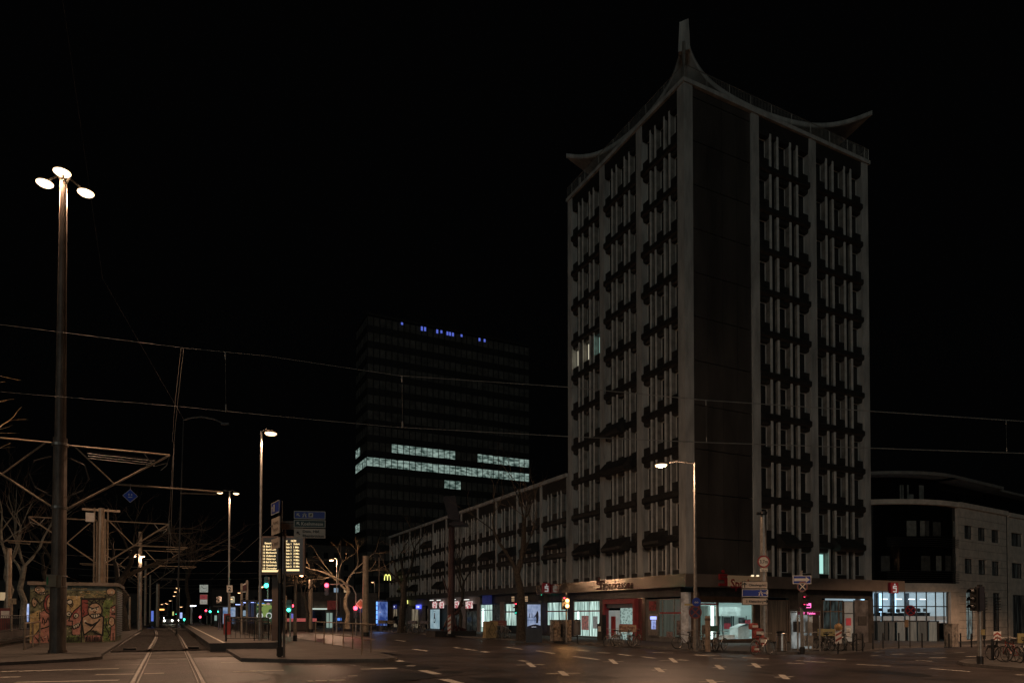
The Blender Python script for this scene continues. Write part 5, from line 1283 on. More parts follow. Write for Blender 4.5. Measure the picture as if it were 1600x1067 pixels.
def motorway(m, c, u, v, s, off=.03):
    c = Vector(c); u = Vector(u); v = Vector(v); n = u.cross(v)
    def q(pts): m.add([c+u*(x*s)+v*(y*s)+n*off for x, y in pts], [list(range(len(pts)))])
    q([(-.5, -.5), (-.2, -.5), (-.08, .0), (-.25, .0)]); q([(.2, -.5), (.5, -.5), (.25, .0), (.08, .0)]); q([(-.5, .03), (.5, .03), (.5, .14), (-.5, .14)]); q([(-.18, .2), (-.05, .2), (-.04, .5), (-.12, .5)]); q([(.05, .2), (.18, .2), (.12, .5), (.04, .5)])
SIGNW = P('sign_face_pale', (.62, .52, .42), .5, var=.08, emit=(.5, .42, .33), es=.0)
SIGNB = P('sign_face_blue', (.02, .055, .36), .45, var=.08); SIGNG = P('sign_face_green', (.01, .04, .03), .45, var=.08); INK = P('sign_ink', (.015, .015, .015), .6, var=.05); SIGNT = P('sign_ink_white', (.75, .70, .6), .5, var=.05)
# direction signs on the black mast in the refuge island
sb = G(437, 1026, .12); DS = (sb-C0).dot(FW)
sm_ = thing('sign_mast', tuple(sb), 'black sign mast on the refuge island with angled boards and three boards at right', 'sign mast')
m = MB(); m.tube([sb, sb+ZUP*5.7], .075, 12); m.build('pole', BLACK, sm_); q = sb+RV*.16+ZUP*0; m = MB(); m.tube([q, q+ZUP*4.6], .045, 10); m.build('pole', MAST, sm_)
u, v, n = facing(180+26); cR = lambda y: atD(484, y, DS)
m = MB(); m.obox(atD(458, 815, DS)+FW*.05, RV, UP, FW, .5, .03, .03); m.obox(atD(455, 822, DS)+FW*.05, RV, UP, FW, .4, .11, .02); m.build('bracket', MAST, sm_)
u2 = (RV*.985 + FW*.17).normalized(); n2 = u2.cross(ZUP)
for y, h_, mt, fr_, kind_ in ((804.5, .28, SIGNB, SIGNT, 0), (818, .27, SIGNG, SIGNT, 1), (833, .34, SIGNW, None, 2)):
    c = cR(y); o = panel(sm_, 'direction_board', c, u2, ZUP, 1.10, h_, mt, .03, fr_, .018)
    m = MB(); arrow(m, c-u2*.40, u2, ZUP, .15, 135, .032, .22)
    if kind_ == 0: motorway(m, c-u2*.18, u2, ZUP, .16); m.obox(c+u2*.04+n2*.03, u2, ZUP, n2, .08, .075, .002)
    if kind_ == 1: text_into(m, 'Koelnmesse', c+u2*.09, u2, ZUP, .17, .76, off=.03, bold=.015)
    if kind_ == 2: text_into(m, 'Dom, Hbf.', c-u2*.24+ZUP*.07, u2, ZUP, .14, .6, off=.03, align='LEFT', bold=.015); text_into(m, 'Rheinbrücken', c-u2*.24-ZUP*.09, u2, ZUP, .14, .74, off=.03, align='LEFT', bold=.015)
    m.build('lettering', INK if kind_ == 2 else SIGNT, o)
    if kind_ == 0: m = MB(); arrow(m, c+u2*.04, u2, ZUP, .11, 45, .036, .2); arrow(m, c+u2*.04, u2, ZUP, .11, 225, .036, .2); m.build('symbol', INK, o)
# the angled boards: face turned to the left, top edges rising to the right (they come toward the camera)
u3 = (RV*.56 - FW*.83); u3.z = 0; u3.normalize()
for y, h_, mt, fr_, kind_ in ((795, .46, SIGNB, SIGNT, 0), (823, .62, SIGNW, None, 1), (850, .40, SIGNW, None, 2)):
    c = atD(436, y, DS)-FW*.34+ZUP*0; o = panel(sm_, 'angled_board', c, u3, ZUP, 1.05, h_-.03, mt, .03, fr_, .02)
    m = MB(); n3 = u3.cross(ZUP)
    if kind_ == 0: arrow(m, c-u3*.36, u3, ZUP, .2, 90, .03, .2); m.obox(c-u3*.12+n3*.03, u3, ZUP, n3, .06, .13, .002)
    if kind_ == 1: arrow(m, c-u3*.38, u3, ZUP, .2, 90, .03, .2); text_into(m, 'Nürnberg', c-u3*.22+ZUP*.12, u3, ZUP, .17, .62, off=.03, align='LEFT', bold=.015); text_into(m, 'Neumarkt', c-u3*.22-ZUP*.12, u3, ZUP, .17, .62, off=.03, align='LEFT', bold=.015)
    if kind_ == 2: arrow(m, c-u3*.38, u3, ZUP, .14, 180, .03, .2); text_into(m, 'Zentrum', c-u3*.2, u3, ZUP, .17, .62, off=.03, align='LEFT', bold=.015)
    m.build('lettering', SIGNT if kind_ == 0 else INK, o)
m = MB(); c = sb+ZUP*2.95+RV*.02-FW*.12; m.disc(c, FW, ZUP, .26, .03); m.build('round_plate', STEEL, sm_)
m = MB(); m.box(sb.x-.1, sb.y-.1, .12, sb.x+.1, sb.y+.1, .45); m.build('foot', BLACK, sm_)
# departure board
db = Vector((*atD(431, 960, 40).xy, .12)); t = thing('departure_board', tuple(db), 'lit tram departure board with yellow text behind the black sign mast', 'display')
uD = (RV*1.0).normalized(); nD = uD.cross(ZUP)
c = atD(443.5, 867.5, 39.5); wB, hB = 67/1067*39.5, 60/1067*39.5
m = MB(); m.obox(c, uD, ZUP, nD, wB/2, hB/2, .14); m.build('casing', P('board_brown', (.05, .032, .025), .5), t)
m = MB(); m.obox(c+nD*.145, uD, ZUP, nD, wB/2-.1, hB/2-.1, .004); m.build('screen', P('screen_black', (.006, .005, .005), .3, emit=(.5, .3, .15), es=.01), t)
m = MB(); m.obox(db+ZUP*2.2-nD*.05, uD, ZUP, nD, .21, 2.2, .14); m.build('post', P('post_brown', (.08, .055, .042), .5), t)
TXT = E('board_text', (1.0, .78, .40), 1.15)
m = MB(); mw = wB/68; mh = hB/60
def bp(x, y): return c + uD*((x-443.5)*39.5/1067) + ZUP*((867.5-y)*39.5/1067) + nD*.15
rows = [('16', 'Bad G'), ('15', 'Buchheim'), ('12', 'Merkenich'), ('12', 'Zollstock'), ('15', 'Ubierring'), ('18', 'Bad Godesb.'), ('16', 'Niederbruch'), ('15', 'Chorweiler')]
rr_ = [('Gleis 1', 'Sofort'), ('Gleis 2', '1 Min'), ('Gleis 1', '2 Min'), ('Gleis 2', '3 Min'), ('Gleis 1', '7 Min'), ('Gleis 2', '9 Min'), ('Gleis 1', '10 Min'), ('Gleis 2', '12 Min')]
text_into(m, 'Gesamt', bp(420, 848.5), uD, ZUP, .15, .4, off=.004, bold=.03)
m.build('text_line', TXT, t); m = MB(); text_into(m, '10:50', bp(447.5, 845.5), uD, ZUP, .15, .2, off=.004, bold=.03); text_into(m, '10:50', bp(460, 845), uD, ZUP, .15, .3, off=.004, bold=.03); m.build('text_line', TXT, t)
for i in range(8):
    y = 853.5+i*4.9
    m = MB(); text_into(m, rows[i][0], bp(412.5, y), uD, ZUP, .145, .14, off=.004, align='LEFT', bold=.03); text_into(m, rows[i][1], bp(417.2, y), uD, ZUP, .145, .62, off=.004, align='LEFT', bold=.03)
    y2 = 849.8+i*5.0
    text_into(m, rr_[i][0], bp(446, y2), uD, ZUP, .145, .42, off=.004, align='LEFT', bold=.03); text_into(m, rr_[i][1], bp(460, y2), uD, ZUP, .145, .34, off=.004, align='LEFT', bold=.03); m.build('text_line', TXT, t)
m = MB(); m.obox(bp(423.5, 892), uD, ZUP, nD, 12.5/1067*39.5, .055, .003); m.obox(bp(459, 890.5), uD, ZUP, nD, 10/1067*39.5, .055, .003); m.build('footer_bars', TXT, t)

# ---- signals
def lens(root, c, n, r, mat): 
    m = MB(); u = ZUP.cross(Vector(n)).normalized(); m.disc(c, u, ZUP, r, .03, 14); return m.build('lens', mat, root)
SRED = E('signal_red', (1.0, .05, .09), 7); SGRN = E('signal_green', (.05, 1.0, .62), 6); SAMB = E('signal_amber', (1.0, .42, .12), 9); SOFF = P('signal_off', (.02, .02, .02), .3)
def signal_head(root, c, face, h=.95, w_=.34, mats=(SOFF, SOFF, SOFF), lr=.1, hood=True, mat=BLACK):
    n = Vector(face).normalized(); u = ZUP.cross(n).normalized(); k = len(mats)
    m = MB(); m.obox(c, u, ZUP, n, w_/2, h/2, .13); o = m.build('signal_head', mat, root)
    for i, mt in enumerate(mats):
        z = h/2-(i+.5)*h/k; p = Vector(c)+ZUP*z+n*.135; lens(o, p, n, lr, mt)
        if hood:
            m = MB(); a = [(p+u*((lr+.02)*math.cos(R(t_)))+ZUP*((lr+.02)*math.sin(R(t_)))) for t_ in range(-10, 191, 20)]
            k2 = len(a); m.add(a+[q+n*.2-ZUP*.02 for q in a], [(j, j+1, k2+j+1, k2+j) for j in range(k2-1)]); m.build('visor', BLACK, o)
    return o
def far_signal(px, py, D, mat, label, base=None, arm=None, r=.14, h=.95, idx=0, glow=0, gc=None):
    """signal whose lit lens stands at the surveyed sight line"""
    c = atD(px, py, D); g = gz(c.x); bx_ = atD(base, 960, D) if base else c+RV*.0+FW*.25
    t = thing('traffic_light', (bx_.x, bx_.y, g), label, 'traffic light')
    mats = [SOFF, SOFF, SOFF]; mats[idx] = mat; n = -Vector((FW.x, FW.y, 0)).normalized()
    signal_head(t, Vector((c.x, c.y, c.z-h/2+(idx+.5)*h/3)), n, h, .38, mats, r, False)
    if base is None: m = MB(); m.tube([Vector((bx_.x, bx_.y, g)), Vector((bx_.x, bx_.y, c.z+.4))], .06, 8); m.build('pole', STEEL, t)
    else:
        B = Vector((bx_.x, bx_.y, g)); zt__ = c.z+.1
        m = MB(); e = Vector((c.x, c.y+.2, zt__)); dd = (B-e); dd.z = 0
        m.tube([B, Vector((B.x, B.y, zt__-.9)), Vector((B.x, B.y, 0))-dd*.12+ZUP*(zt__-.25), Vector((B.x, B.y, 0))-dd*.3+ZUP*zt__, e], .06, 8); m.build('pole', STEEL, t)
    if glow: light(t, c-FW*.5, glow, gc, .12)
    return t
far_signal(417, 914.5, 62, SGRN, 'traffic light glowing green below left of the departure board', glow=25, gc=(.1, 1, .7), r=.2, idx=2)
far_signal(452, 952.5, 52, SGRN, 'traffic light glowing green right behind the black sign mast', glow=20, gc=(.1, 1, .7), r=.13, idx=2)
far_signal(458, 946, 70, SRED, 'small traffic light glowing red beside the green one near the black mast', r=.13)
far_signal(511, 914, 62, SRED, 'red traffic light hung from the curved overhead arm', base=556, glow=25, gc=(1, .1, .15), r=.19, h=1.1)
far_signal(556, 949.5, 62, SRED, 'red traffic light on the post of the curved overhead arm', glow=20, gc=(1, .1, .15), r=.19, h=1.1)
for px, py, D, mt, lb in ((277, 959, 120, SGRN, 'green signal over the distant tram tracks'), (289, 967.5, 95, SGRN, 'lower green signal beside the end of the tracks'), (322.5, 953.5, 110, SRED, 'red signal left of its green neighbour under the station clock'), (329, 955, 105, SGRN, 'green signal right of the red one under the station clock'), (313.5, 963.5, 100, SRED, 'lowest red signal below the station clock'), (342, 955, 120, SGRN, 'faint green signal just left of the blue poster')):
    far_signal(px, py, D, mt, lb, r=.16, idx=0 if mt is SRED else 2)
# pedestrian style amber pair on the kerb before the shop windows
p = G(885, 1003, .12); t = thing('traffic_light', tuple(p), 'traffic light with two glowing amber lamps behind the grey cabinet', 'traffic light')
m = MB(); m.tube([p, p+ZUP*3.45], .06, 8); m.build('pole', STEEL, t)
c = G(885, 1003, .12); Dq = (p-C0).dot(FW); cc = atD(882, 941, Dq); n = Vector((-.35, -1, 0)).normalized()
signal_head(t, atD(881, 941, Dq)-FW*.0, n, .95, .32, (SRED, SOFF, SOFF), .05, True)
o = signal_head(t, atD(886, 942, Dq)-FW*.1, -FW.normalized(), .75, .32, (SAMB, SAMB), .12, False)
light(t, atD(886, 942, Dq)-FW*.6, 60, (1, .45, .15), .12)
# nearer red seen edge-on beside the tree
p = G(808, 999, .12); t = thing('traffic_light', tuple(p), 'traffic light seen edge on, left of the street tree trunk', 'traffic light'); Dq = (p-C0).dot(FW)
m = MB(); m.tube([p, p+ZUP*3.4], .06, 8); m.build('pole', DSTEEL, t); signal_head(t, atD(808, 949, Dq), (-1, -.3, 0), 1.0, .3, (SRED, SOFF, E('signal_green_dim', (.05, 1.0, .7), 2)), .08, True)
# red man signal by the phone booth
p = G(1253.5, 1021, .12); Dq = (p-C0).dot(FW)
t = thing('traffic_light', tuple(p), 'pedestrian traffic light showing small red lamps in front of the phone booth', 'traffic light')
m = MB(); m.tube([p, p+ZUP*.35], .13, 10); m.mat(BLACK); m.build('foot', BLACK, t); m = MB(); m.tube([p+ZUP*.35, atD(1252, 891, Dq)], [.085, .06], 10); m.build('pole', STEEL, t)
signal_head(t, atD(1252, 937, Dq)-FW*.12, -FW+RV*.4, .75, .3, (E('small_red', (1, .05, .15), 2.5), E('small_red', (1, .05, .15), 2.5)), .05, True)
signal_head(t, atD(1256, 941, Dq)+FW*.1, RV*.9-FW*.3, .8, .25, (E('small_red', (1, .05, .15), 2.5), SOFF), .05, True)
def sign_post(px_base, py_base, label, signs, top=None, name='street_sign', up=.12, r=.035, mat=STEEL, cat='sign'):
    p = G(px_base, py_base, up); D = (p-C0).dot(FW); t = thing(name, tuple(p), label, cat)
    tp = atD(px_base, top, D) if top else None
    if tp is not None: m = MB(); m.tube([p, Vector((p.x, p.y, tp.z))], r, 8); m.build('pole', mat, t)
    for s in signs: plate(t, s, D)
    return t
def plate(t, s, D):
    kind_, px, py, w_, h_ = s[:5]; u = (RV).normalized(); n = u.cross(ZUP)
    c = atD(px, py, D-.12)
    if kind_ == 'rect':
        o = panel(t, 'sign_plate', c, u, ZUP, w_, h_, s[5], .025, s[6] if len(s) > 6 else None, .03)
        if len(s) > 7 and s[7]:
            m = MB()
            if s[7] == 'arrow': 
                m.obox(c-u*.08+n*.02, u, ZUP, n, w_*.34, h_*.16, .004); m.add([c+u*(w_*.42)+n*.026, c+u*(w_*.20)+ZUP*h_*.34+n*.026, c+u*(w_*.20)-ZUP*h_*.34+n*.026], [(0, 1, 2)])
            else: text_into(m, s[7], c, u, ZUP, h_*.62, w_*.85, off=.02, bold=.01)
            m.build('symbol', s[8], o)
        return o
    m = MB(); m.disc(c, u, ZUP, w_, .02, 22); o = m.build('sign_plate', s[5], t)
    if len(s) > 6 and s[6]:
        m = MB(); m.disc(c+n*.024, u, ZUP, w_*.78, .004, 22); i_ = m.build('sign_face', s[6], o)
    if len(s) > 7 and s[7]:
        m = MB()
        if s[7] == 'X':
            for a in (45, -45): d = u*math.cos(R(a))+ZUP*math.sin(R(a)); m.obox(c+n*.034, d, n.cross(d), n, w_*.76, w_*.09, .003)
        elif s[7] == '/':
            d = u*math.cos(R(-45))+ZUP*math.sin(R(-45)); m.obox(c+n*.034, d, n.cross(d), n, w_*.76, w_*.09, .003)
        else: text_into(m, s[7], c, u, ZUP, w_*.8, w_*1.3, off=.034, bold=.02)
        m.build('symbol', s[8], o)
    return o
plate(t, ('rect', 1253, 905.3, .92, .42, SIGNB, SIGNT, 'arrow', SIGNT), Dq)
plate(t, ('disc', 1253.5, 916, .26, .26, P('sign_ring_pink', (.35, .16, .14), .5), P('sign_dark_blue', (.01, .015, .05), .5), 'X', SIGNT), Dq)
# tall grey mast with the weight sign and three boards
p = G(1194, 1017, .12); Dq = (p-C0).dot(FW)
t = thing('sign_mast', tuple(p), 'tall grey mast by the bank window with a round width sign and three direction boards', 'sign mast')
m = MB(); m.tube([p, Vector((p.x, p.y, atD(1194, 803, Dq).z))], [.2, .165], 14); m.build('pole', STEEL, t)
m = MB(); m.tube([atD(1193, 803, Dq), atD(1193, 799, Dq)], .19, 12); m.obox(atD(1190, 802, Dq), RV, UP, FW, .25, .07, .08); m.build('cap', DSTEEL, t)
plate(t, ('disc', 1193, 877, .33, .33, RED, SIGNT, '3,7m', INK), Dq-.15); plate(t, ('rect', 1193.5, 890, .42, .17, SIGNT, None, '500 m', INK), Dq-.15)
for y, mt, fr_, kind_ in ((913.5, SIGNW, INK, 0), (926, SIGNB, SIGNT, 1), (939, SIGNW, INK, 2)):
    cc = atD(1179.5, y, Dq-.35); wB_, hB_ = 40/1067*Dq, 11.3/1067*Dq
    o = panel(t, 'direction_board', cc, RV, ZUP, wB_, hB_, mt, .04, fr_, .025); nn_ = RV.cross(ZUP); m = MB()
    if kind_ == 0: arrow(m, cc-RV*.56, RV, ZUP, .28, 90, .034, .2); text_into(m, 'Chlodwigplatz', cc+RV*.14, RV, ZUP, .19, .95, off=.034, bold=.015)
    if kind_ == 1: motorway(m, cc+RV*.30, RV, ZUP, .26, .036); arrow(m, cc+RV*.58, RV, ZUP, .26, 0, .036, .2)
    if kind_ == 2: text_into(m, 'S  Klettenberg', cc-RV*.02, RV, ZUP, .19, .92, off=.034, bold=.015); arrow(m, cc+RV*.58, RV, ZUP, .26, 0, .034, .2)
    m.build('lettering', SIGNT if kind_ == 1 else INK, o)
# signs on the lamp post at the corner
sign_post(1088, 1016.6, 'blue bicycle sign above a round no stopping sign on the corner lamp post', [('disc', 1088, 940, .23, .23, SIGNB, None, 'oo', SIGNT), ('disc', 1086.3, 956, .34, .34, P('sign_dim_red', (.22, .05, .04), .5), P('sign_dim_blue', (.03, .04, .11), .5), 'X', P('sign_dim_red', (.22, .05, .04), .5)),
        ('rect', 1077, 944, .5, .1, YEL, None)], top=936, r=.10)
p = G(1106, 1017.5, .12); t = thing('wooden_post', tuple(p), 'short pale wooden post among the bicycles at the tower corner', 'post'); m = MB(); m.box(p.x-.09, p.y-.09, p.z, p.x+.09, p.y+.09, p.z+1.85); m.build('shaft', P('pale_wood', (.28, .21, .15), .8, var=.3), t); m = MB(); m.box(p.x-.11, p.y-.11, p.z+1.6, p.x+.11, p.y+.11, p.z+1.72); m.build('collar', P('dark_wood', (.10, .07, .05), .8), t)
sign_post(1422, 1011, 'round red no stopping sign with a small yellow plate before the glass office', [('disc', 1422.5, 953, .36, .36, RED, P('sign_dark_blue', (.01, .015, .05), .5), 'X', RED), ('rect', 1416.5, 973.5, .28, .52, P('plate_orange', (.35, .22, .12), .5), None)], top=948, mat=DSTEEL)
sign_post(575, 989, 'yellow diamond priority sign over a blue round sign by the far red signal', [('disc', 563.5, 952, .30, .30, SIGNB, None, None)], top=940)
pd = atD(563.5, 943, 62); t = thing('street_sign', (pd.x, pd.y, 0), 'pale diamond priority sign on its post left of the thick pole', 'sign')
d1 = (RV+ZUP).normalized(); d2 = (ZUP-RV).normalized(); nn_ = d1.cross(d2); m = MB(); m.obox(pd, d1, d2, nn_, .34, .34, .015); m.build('sign_plate', SIGNT, t); m = MB(); m.obox(pd+nn_*.02, d1, d2, nn_, .24, .24, .01); m.build('sign_face', P('amber_face', (.40, .22, .10), .5), t)
m = MB(); m.tube([Vector((pd.x, pd.y+.06, 0)), pd+ZUP*.3+Vector((0, .06, 0))], .05, 8); m.build('pole', STEEL, t)
# thick and thin poles in the middle distance
for px, py, tp, r, lb, D in ((571, 977, 868, .30, 'thick pale round pole left of the blue advertising column', 60), (485, 980, 905, .22, 'pale tall pole among the drooping twigs', 72), (461, 1001, 904, .10, 'slim grey pole with black foot on the island behind the board', None), (447, 985, 930, .09, 'slim curved topped pole beside the green signal', 66), (532, 980, 845, .05, 'thin dark pole right of the birch like tree', 84), (592, 978, 870, .05, 'thin dark pole at the foot of the high rise', 88)):
    p = G(px, py, .12) if D is None else Vector((*atD(px, 960, D).xy, 0)); p.z = p.z if D is None else gz(p.x); Dp = (p-C0).dot(FW)
    t = thing('utility_pole', tuple(p), lb, 'pole'); zt_ = atD(px, tp, Dp).z; m = MB(); m.tube([p+ZUP*.3, Vector((p.x, p.y, zt_))], [r, r*.85], 12); m.build('shaft', TUBE if px != 532 else DSTEEL, t); m = MB(); m.tube([p, p+ZUP*.35], r*1.25, 12); m.build('foot', BLACK, t)

# ================================================================ BICYCLES AND STREET FURNITURE
def make_bike(mat, name='bicycle'):
    t = thing(name, (0, 0, 0), 'bicycle', 'bicycle')
    for x in (-.52, .52):
        m = MB(); n = 22; pts = [(x+.33*math.cos(2*math.pi*i/n), 0, .34+.33*math.sin(2*math.pi*i/n)) for i in range(n+1)]; m.tube(pts, .019, 5, cap=False); wo = m.build('wheel', BLACK, t)
        m = MB(); pts = [(x+.30*math.cos(2*math.pi*i/n), 0, .34+.30*math.sin(2*math.pi*i/n)) for i in range(n+1)]; m.tube(pts, .012, 4, cap=False)
        for i in range(12): a = 2*math.pi*i/12; m.tube([(x, 0, .34), (x+.30*math.cos(a), 0, .34+.30*math.sin(a))], .0035, 3, cap=False)
        m.build('rim', STEEL, wo)
    m = MB()
    for a, b_ in (((-.52, 0, .34), (-.08, 0, .30)), ((-.52, 0, .34), (-.22, 0, .78)), ((-.08, 0, .30), (-.26, 0, .88)), ((-.22, 0, .76), (.34, 0, .84)), ((-.08, 0, .30), (.36, 0, .74)), ((.33, 0, .92), (.39, 0, .68))): m.tube([a, b_], .018, 6)
    m.build('frame', mat, t)
    m = MB(); m.tube([(.39, -.05, .68), (.46, -.05, .55), (.52, -.05, .34)], .012, 5); m.tube([(.39, .05, .68), (.46, .05, .55), (.52, .05, .34)], .012, 5); m.build('fork', mat, t)
    m = MB(); m.tube([(.33, 0, .90), (.31, 0, 1.02)], .015, 6); m.tube([(.20, -.29, 1.04), (.32, -.2, 1.06), (.33, 0, 1.03), (.32, .2, 1.06), (.20, .29, 1.04)], .013, 6); m.build('handlebar', STEEL, t)
    m = MB(); m.prism([(-.40, -.07, .92), (-.40, .07, .92), (-.24, .06, .93), (-.12, .015, .92), (-.12, -.015, .92), (-.24, -.06, .93)], (0, 0, 1), .05); m.tube([(-.26, 0, .80), (-.28, 0, .93)], .014, 5); m.build('saddle', BLACK, t)
    m = MB(); m.disc((-.08, -.02, .30), (1, 0, 0), (0, 0, 1), .09, .02, 14); m.tube([(-.08, -.09, .30), (-.02, -.09, .15)], .01, 5); m.tube([(-.08, .09, .30), (-.14, .09, .45)], .01, 5); m.build('crank', STEEL, t)
    m = MB(); m.tube([(-.86+.34, 0, .72)]+[(-.52+.37*math.cos(a*.35+.6), 0, .34+.37*math.sin(a*.35+.6)) for a in range(0, 7)], .02, 4); m.build('mudguard', STEEL, t)
    return t
BK = [P('bike_black', (.03, .03, .03), .35), P('bike_silver', (.30, .29, .27), .35, metal=.6), P('bike_red', (.25, .03, .02), .4)]
protos = [make_bike(BK[0]), make_bike(BK[1]), make_bike(BK[2])]; used = [[], [], []]
def bike(px, py, rz, k, label, group=None, up=.12, tilt=0):
    p = G(px, py, up); o = place(protos[k], used[k], p, R(rz), label, group); o.rotation_euler = (R(tilt), 0, R(rz)); return o
g1 = 'bicycles parked under the pizza board'
for i, (px, py, rz, k, lb) in enumerate(((955, 1009, 200, 1, 'leftmost silver bicycle under the pizza board'), (965, 1008, 35, 0, 'black bicycle second from left under the pizza board'), (975, 1010, -18, 1, 'silver bicycle at the middle under the pizza board'), (984, 1009, 60, 0, 'black bicycle right of the middle one under the pizza board'), (992, 1007, 75, 0, 'rightmost black bicycle under the pizza board'))): bike(px, py, rz, k, lb, g1, tilt=(-6, 5, 4, -5, 6)[i])
g2 = 'bicycles parked round the tower corner posts'
for i, (px, py, rz, k, lb) in enumerate(((1072, 1013, 165, 0, 'black bicycle leftmost at the tower corner, left of the lamp post'), (1080, 1014, 40, 0, 'black bicycle touching the corner lamp post'), (1094, 1015, 70, 1, 'silver bicycle between lamp post and wooden post'), (1101, 1015, 55, 0, 'black bicycle leaning just left of the wooden post'), (1111, 1015, 75, 1, 'silver bicycle just right of the wooden post'), (1117, 1014, 50, 0, 'black bicycle second right of the wooden post'), (1124, 1016, 20, 1, 'rightmost silver bicycle before the lit bank lobby'))): bike(px, py, rz, k, lb, g2, tilt=(5, -5, 7, -6, 5, -4, 6)[i])
bike(1191, 1022, 3, 1, 'silver bicycle in full side view in front of the red bag pile', tilt=4)
g3 = 'bicycles parked under the yellow board'
for i, px in enumerate((1281, 1288, 1295, 1302, 1316, 1322, 1328)):
    bike(px, 1015+i % 2, (70, 80, 60, 85, 20, 40, 100)[i], (0, 1, 0, 0, 1, 1, 0)[i], ['leftmost black bicycle under the yellow board', 'silver bicycle second under the yellow board', 'black bicycle third under the yellow board', 'black bicycle under the right end of the yellow board', 'silver bicycle just right of the striped beacon', 'silver bicycle second right of the striped beacon', 'black bicycle rightmost beside the entrance door'][i], g3, tilt=(5, -5, 4, -6, 5, -5, 4)[i])
g4 = 'bicycles parked on the right island'
for i, (px, py, rz, k, lb) in enumerate(((1566, 1032, 75, 0, 'black bicycle on the right island nearest the signal mast'), (1582, 1034, 55, 2, 'red bicycle in the middle on the right island'), (1591, 1035, 100, 0, 'black bicycle partly behind the red one on the right island'), (1604, 1034, 40, 1, 'silver bicycle cut by the right picture edge'))): bike(px, py, rz, k, lb, g4, tilt=(6, -6, 5, -4)[i])
g5 = 'bicycles parked under the dark red board'
for i, px in enumerate((778, 784, 790)): bike(px, 996.5, (60, 30, 95)[i], 0, ['left', 'middle', 'right'][i]+' dark bicycle under the dark red board by the tree', g5)
g6 = 'bicycles parked by the arches restaurant'
for i, px in enumerate((636, 644, 651, 658)): bike(px, 988.5, (50, 80, 30, 100)[i], i % 2, ['first', 'second', 'third', 'fourth'][i]+' dim bicycle from the left right of the restaurant tree', g6)
bike(478, 978, 20, 1, 'silver bicycle far off before the red roofed stand', None, up=0); bike(485, 978, 60, 1, 'second silver bicycle far off by the pale pole', None, up=0)
# bags on the delivery bicycle
p = G(1189, 1019, .12)
BAGR = P('bag_red', (.36, .07, .055), .6, var=.45, scale=3.5)
for i, (dx, z, sx_, sy_, sz, lb) in enumerate(((-.15, .0, .26, .2, .26, 'small round red bag lowest in the pile by the mast'), (.15, .35, .33, .28, .38, 'red delivery bag low in the pile behind the bicycle'), (-.02, .72, .36, .3, .42, 'large red delivery bag at the middle of the pile'), (-.25, 1.18, .28, .25, .26, 'topmost small red bag on the pile'))):
    c = p+RV*dx+FW*.35; m = MB(); prof = [(.55, 0), (.95, .08), (1.0, .5), (.92, .92), (.4, 1.0)]
    vs_ = []; n = 12
    for r_, zz in prof:
        for j in range(n):
            a = 2*math.pi*j/n; s = 1/max(abs(math.cos(a)), abs(math.sin(a)))**.75
            vs_.append((c.x+sx_*r_*s*math.cos(a)*.85, c.y+sy_*r_*s*math.sin(a)*.85, p.z+z+zz*sz*1.25+.0))
    m.add(vs_, [(i_*n+j, i_*n+(j+1) % n, (i_+1)*n+(j+1) % n, (i_+1)*n+j) for i_ in range(4) for j in range(n)]+[list(range(n))[::-1], [4*n+j for j in range(n)]])
    t = thing('delivery_bag', (c.x, c.y, p.z+z), lb, 'bag', 'red delivery bags piled by the mast'); m.build('body', BAGR, t, smooth=False)
    m = MB(); m.obox(c-FW*(sy_*1.02)+ZUP*(z+sz*.65), RV, ZUP, FW, sx_*.5, sz*.22, .012); m.build('label', SIGNT, t)
def cabinet(px, py, w_, d_, h_, label, mat, name='utility_cabinet', rz=0, doors=2, up=.12, lid=True):
    p = G(px, py, up); t = thing(name, tuple(p), label, 'cabinet', rz=0)
    a = R(rz); u = Vector((math.cos(a), math.sin(a), 0)); n = Vector((u.y, -u.x, 0))
    m = MB(); m.obox(p+ZUP*(h_/2+.03), u, ZUP, n, w_/2, h_/2-.03, d_/2); m.build('body', mat, t)
    if lid: m = MB(); m.obox(p+ZUP*(h_+.02), u, ZUP, n, w_/2+.03, .03, d_/2+.03); m.build('lid', mat, t)
    for i in range(doors):
        c = p+u*(w_*((i+.5)/doors-.5))+n*(d_/2+.008)+ZUP*h_*.5; m = MB(); m.obox(c, u, ZUP, n, w_/doors/2-.03, h_*.40, .008); o = m.build('door', mat, t)
        m = MB(); m.obox(c+n*.02+u*(w_/doors*.35), u, ZUP, n, .015, .07, .012); m.build('handle', DSTEEL, o)
    m = MB(); m.obox(p+ZUP*.03, u, ZUP, n, w_/2+.02, .03, d_/2+.02); m.build('plinth', DSTEEL, t)
    return t, p, u, n
GRAF = P('cabinet_graffiti', (.17, .145, .12), .8, var=.9, scale=5)
t, p, u, n = cabinet(871.5, 1002, .95, .5, 1.5, 'grey utility cabinet scrawled with graffiti behind the amber signal', GRAF)
m = MB(); m.obox(p+u*.22+n*.28+ZUP*.8, u, ZUP, n, .13, .45, .006); m.build('poster', BLACK, t)
cabinet(886, 1002.5, .45, .45, 1.5, 'narrow graffiti covered cabinet right of the wide grey one', GRAF, doors=1)
cabinet(1486.5, 1011, .95, .5, 1.65, 'pale grey utility cabinet standing before the stone pier of the glass office', P('cabinet_pale', (.26, .22, .18), .7, var=.5, scale=3), rz=5)
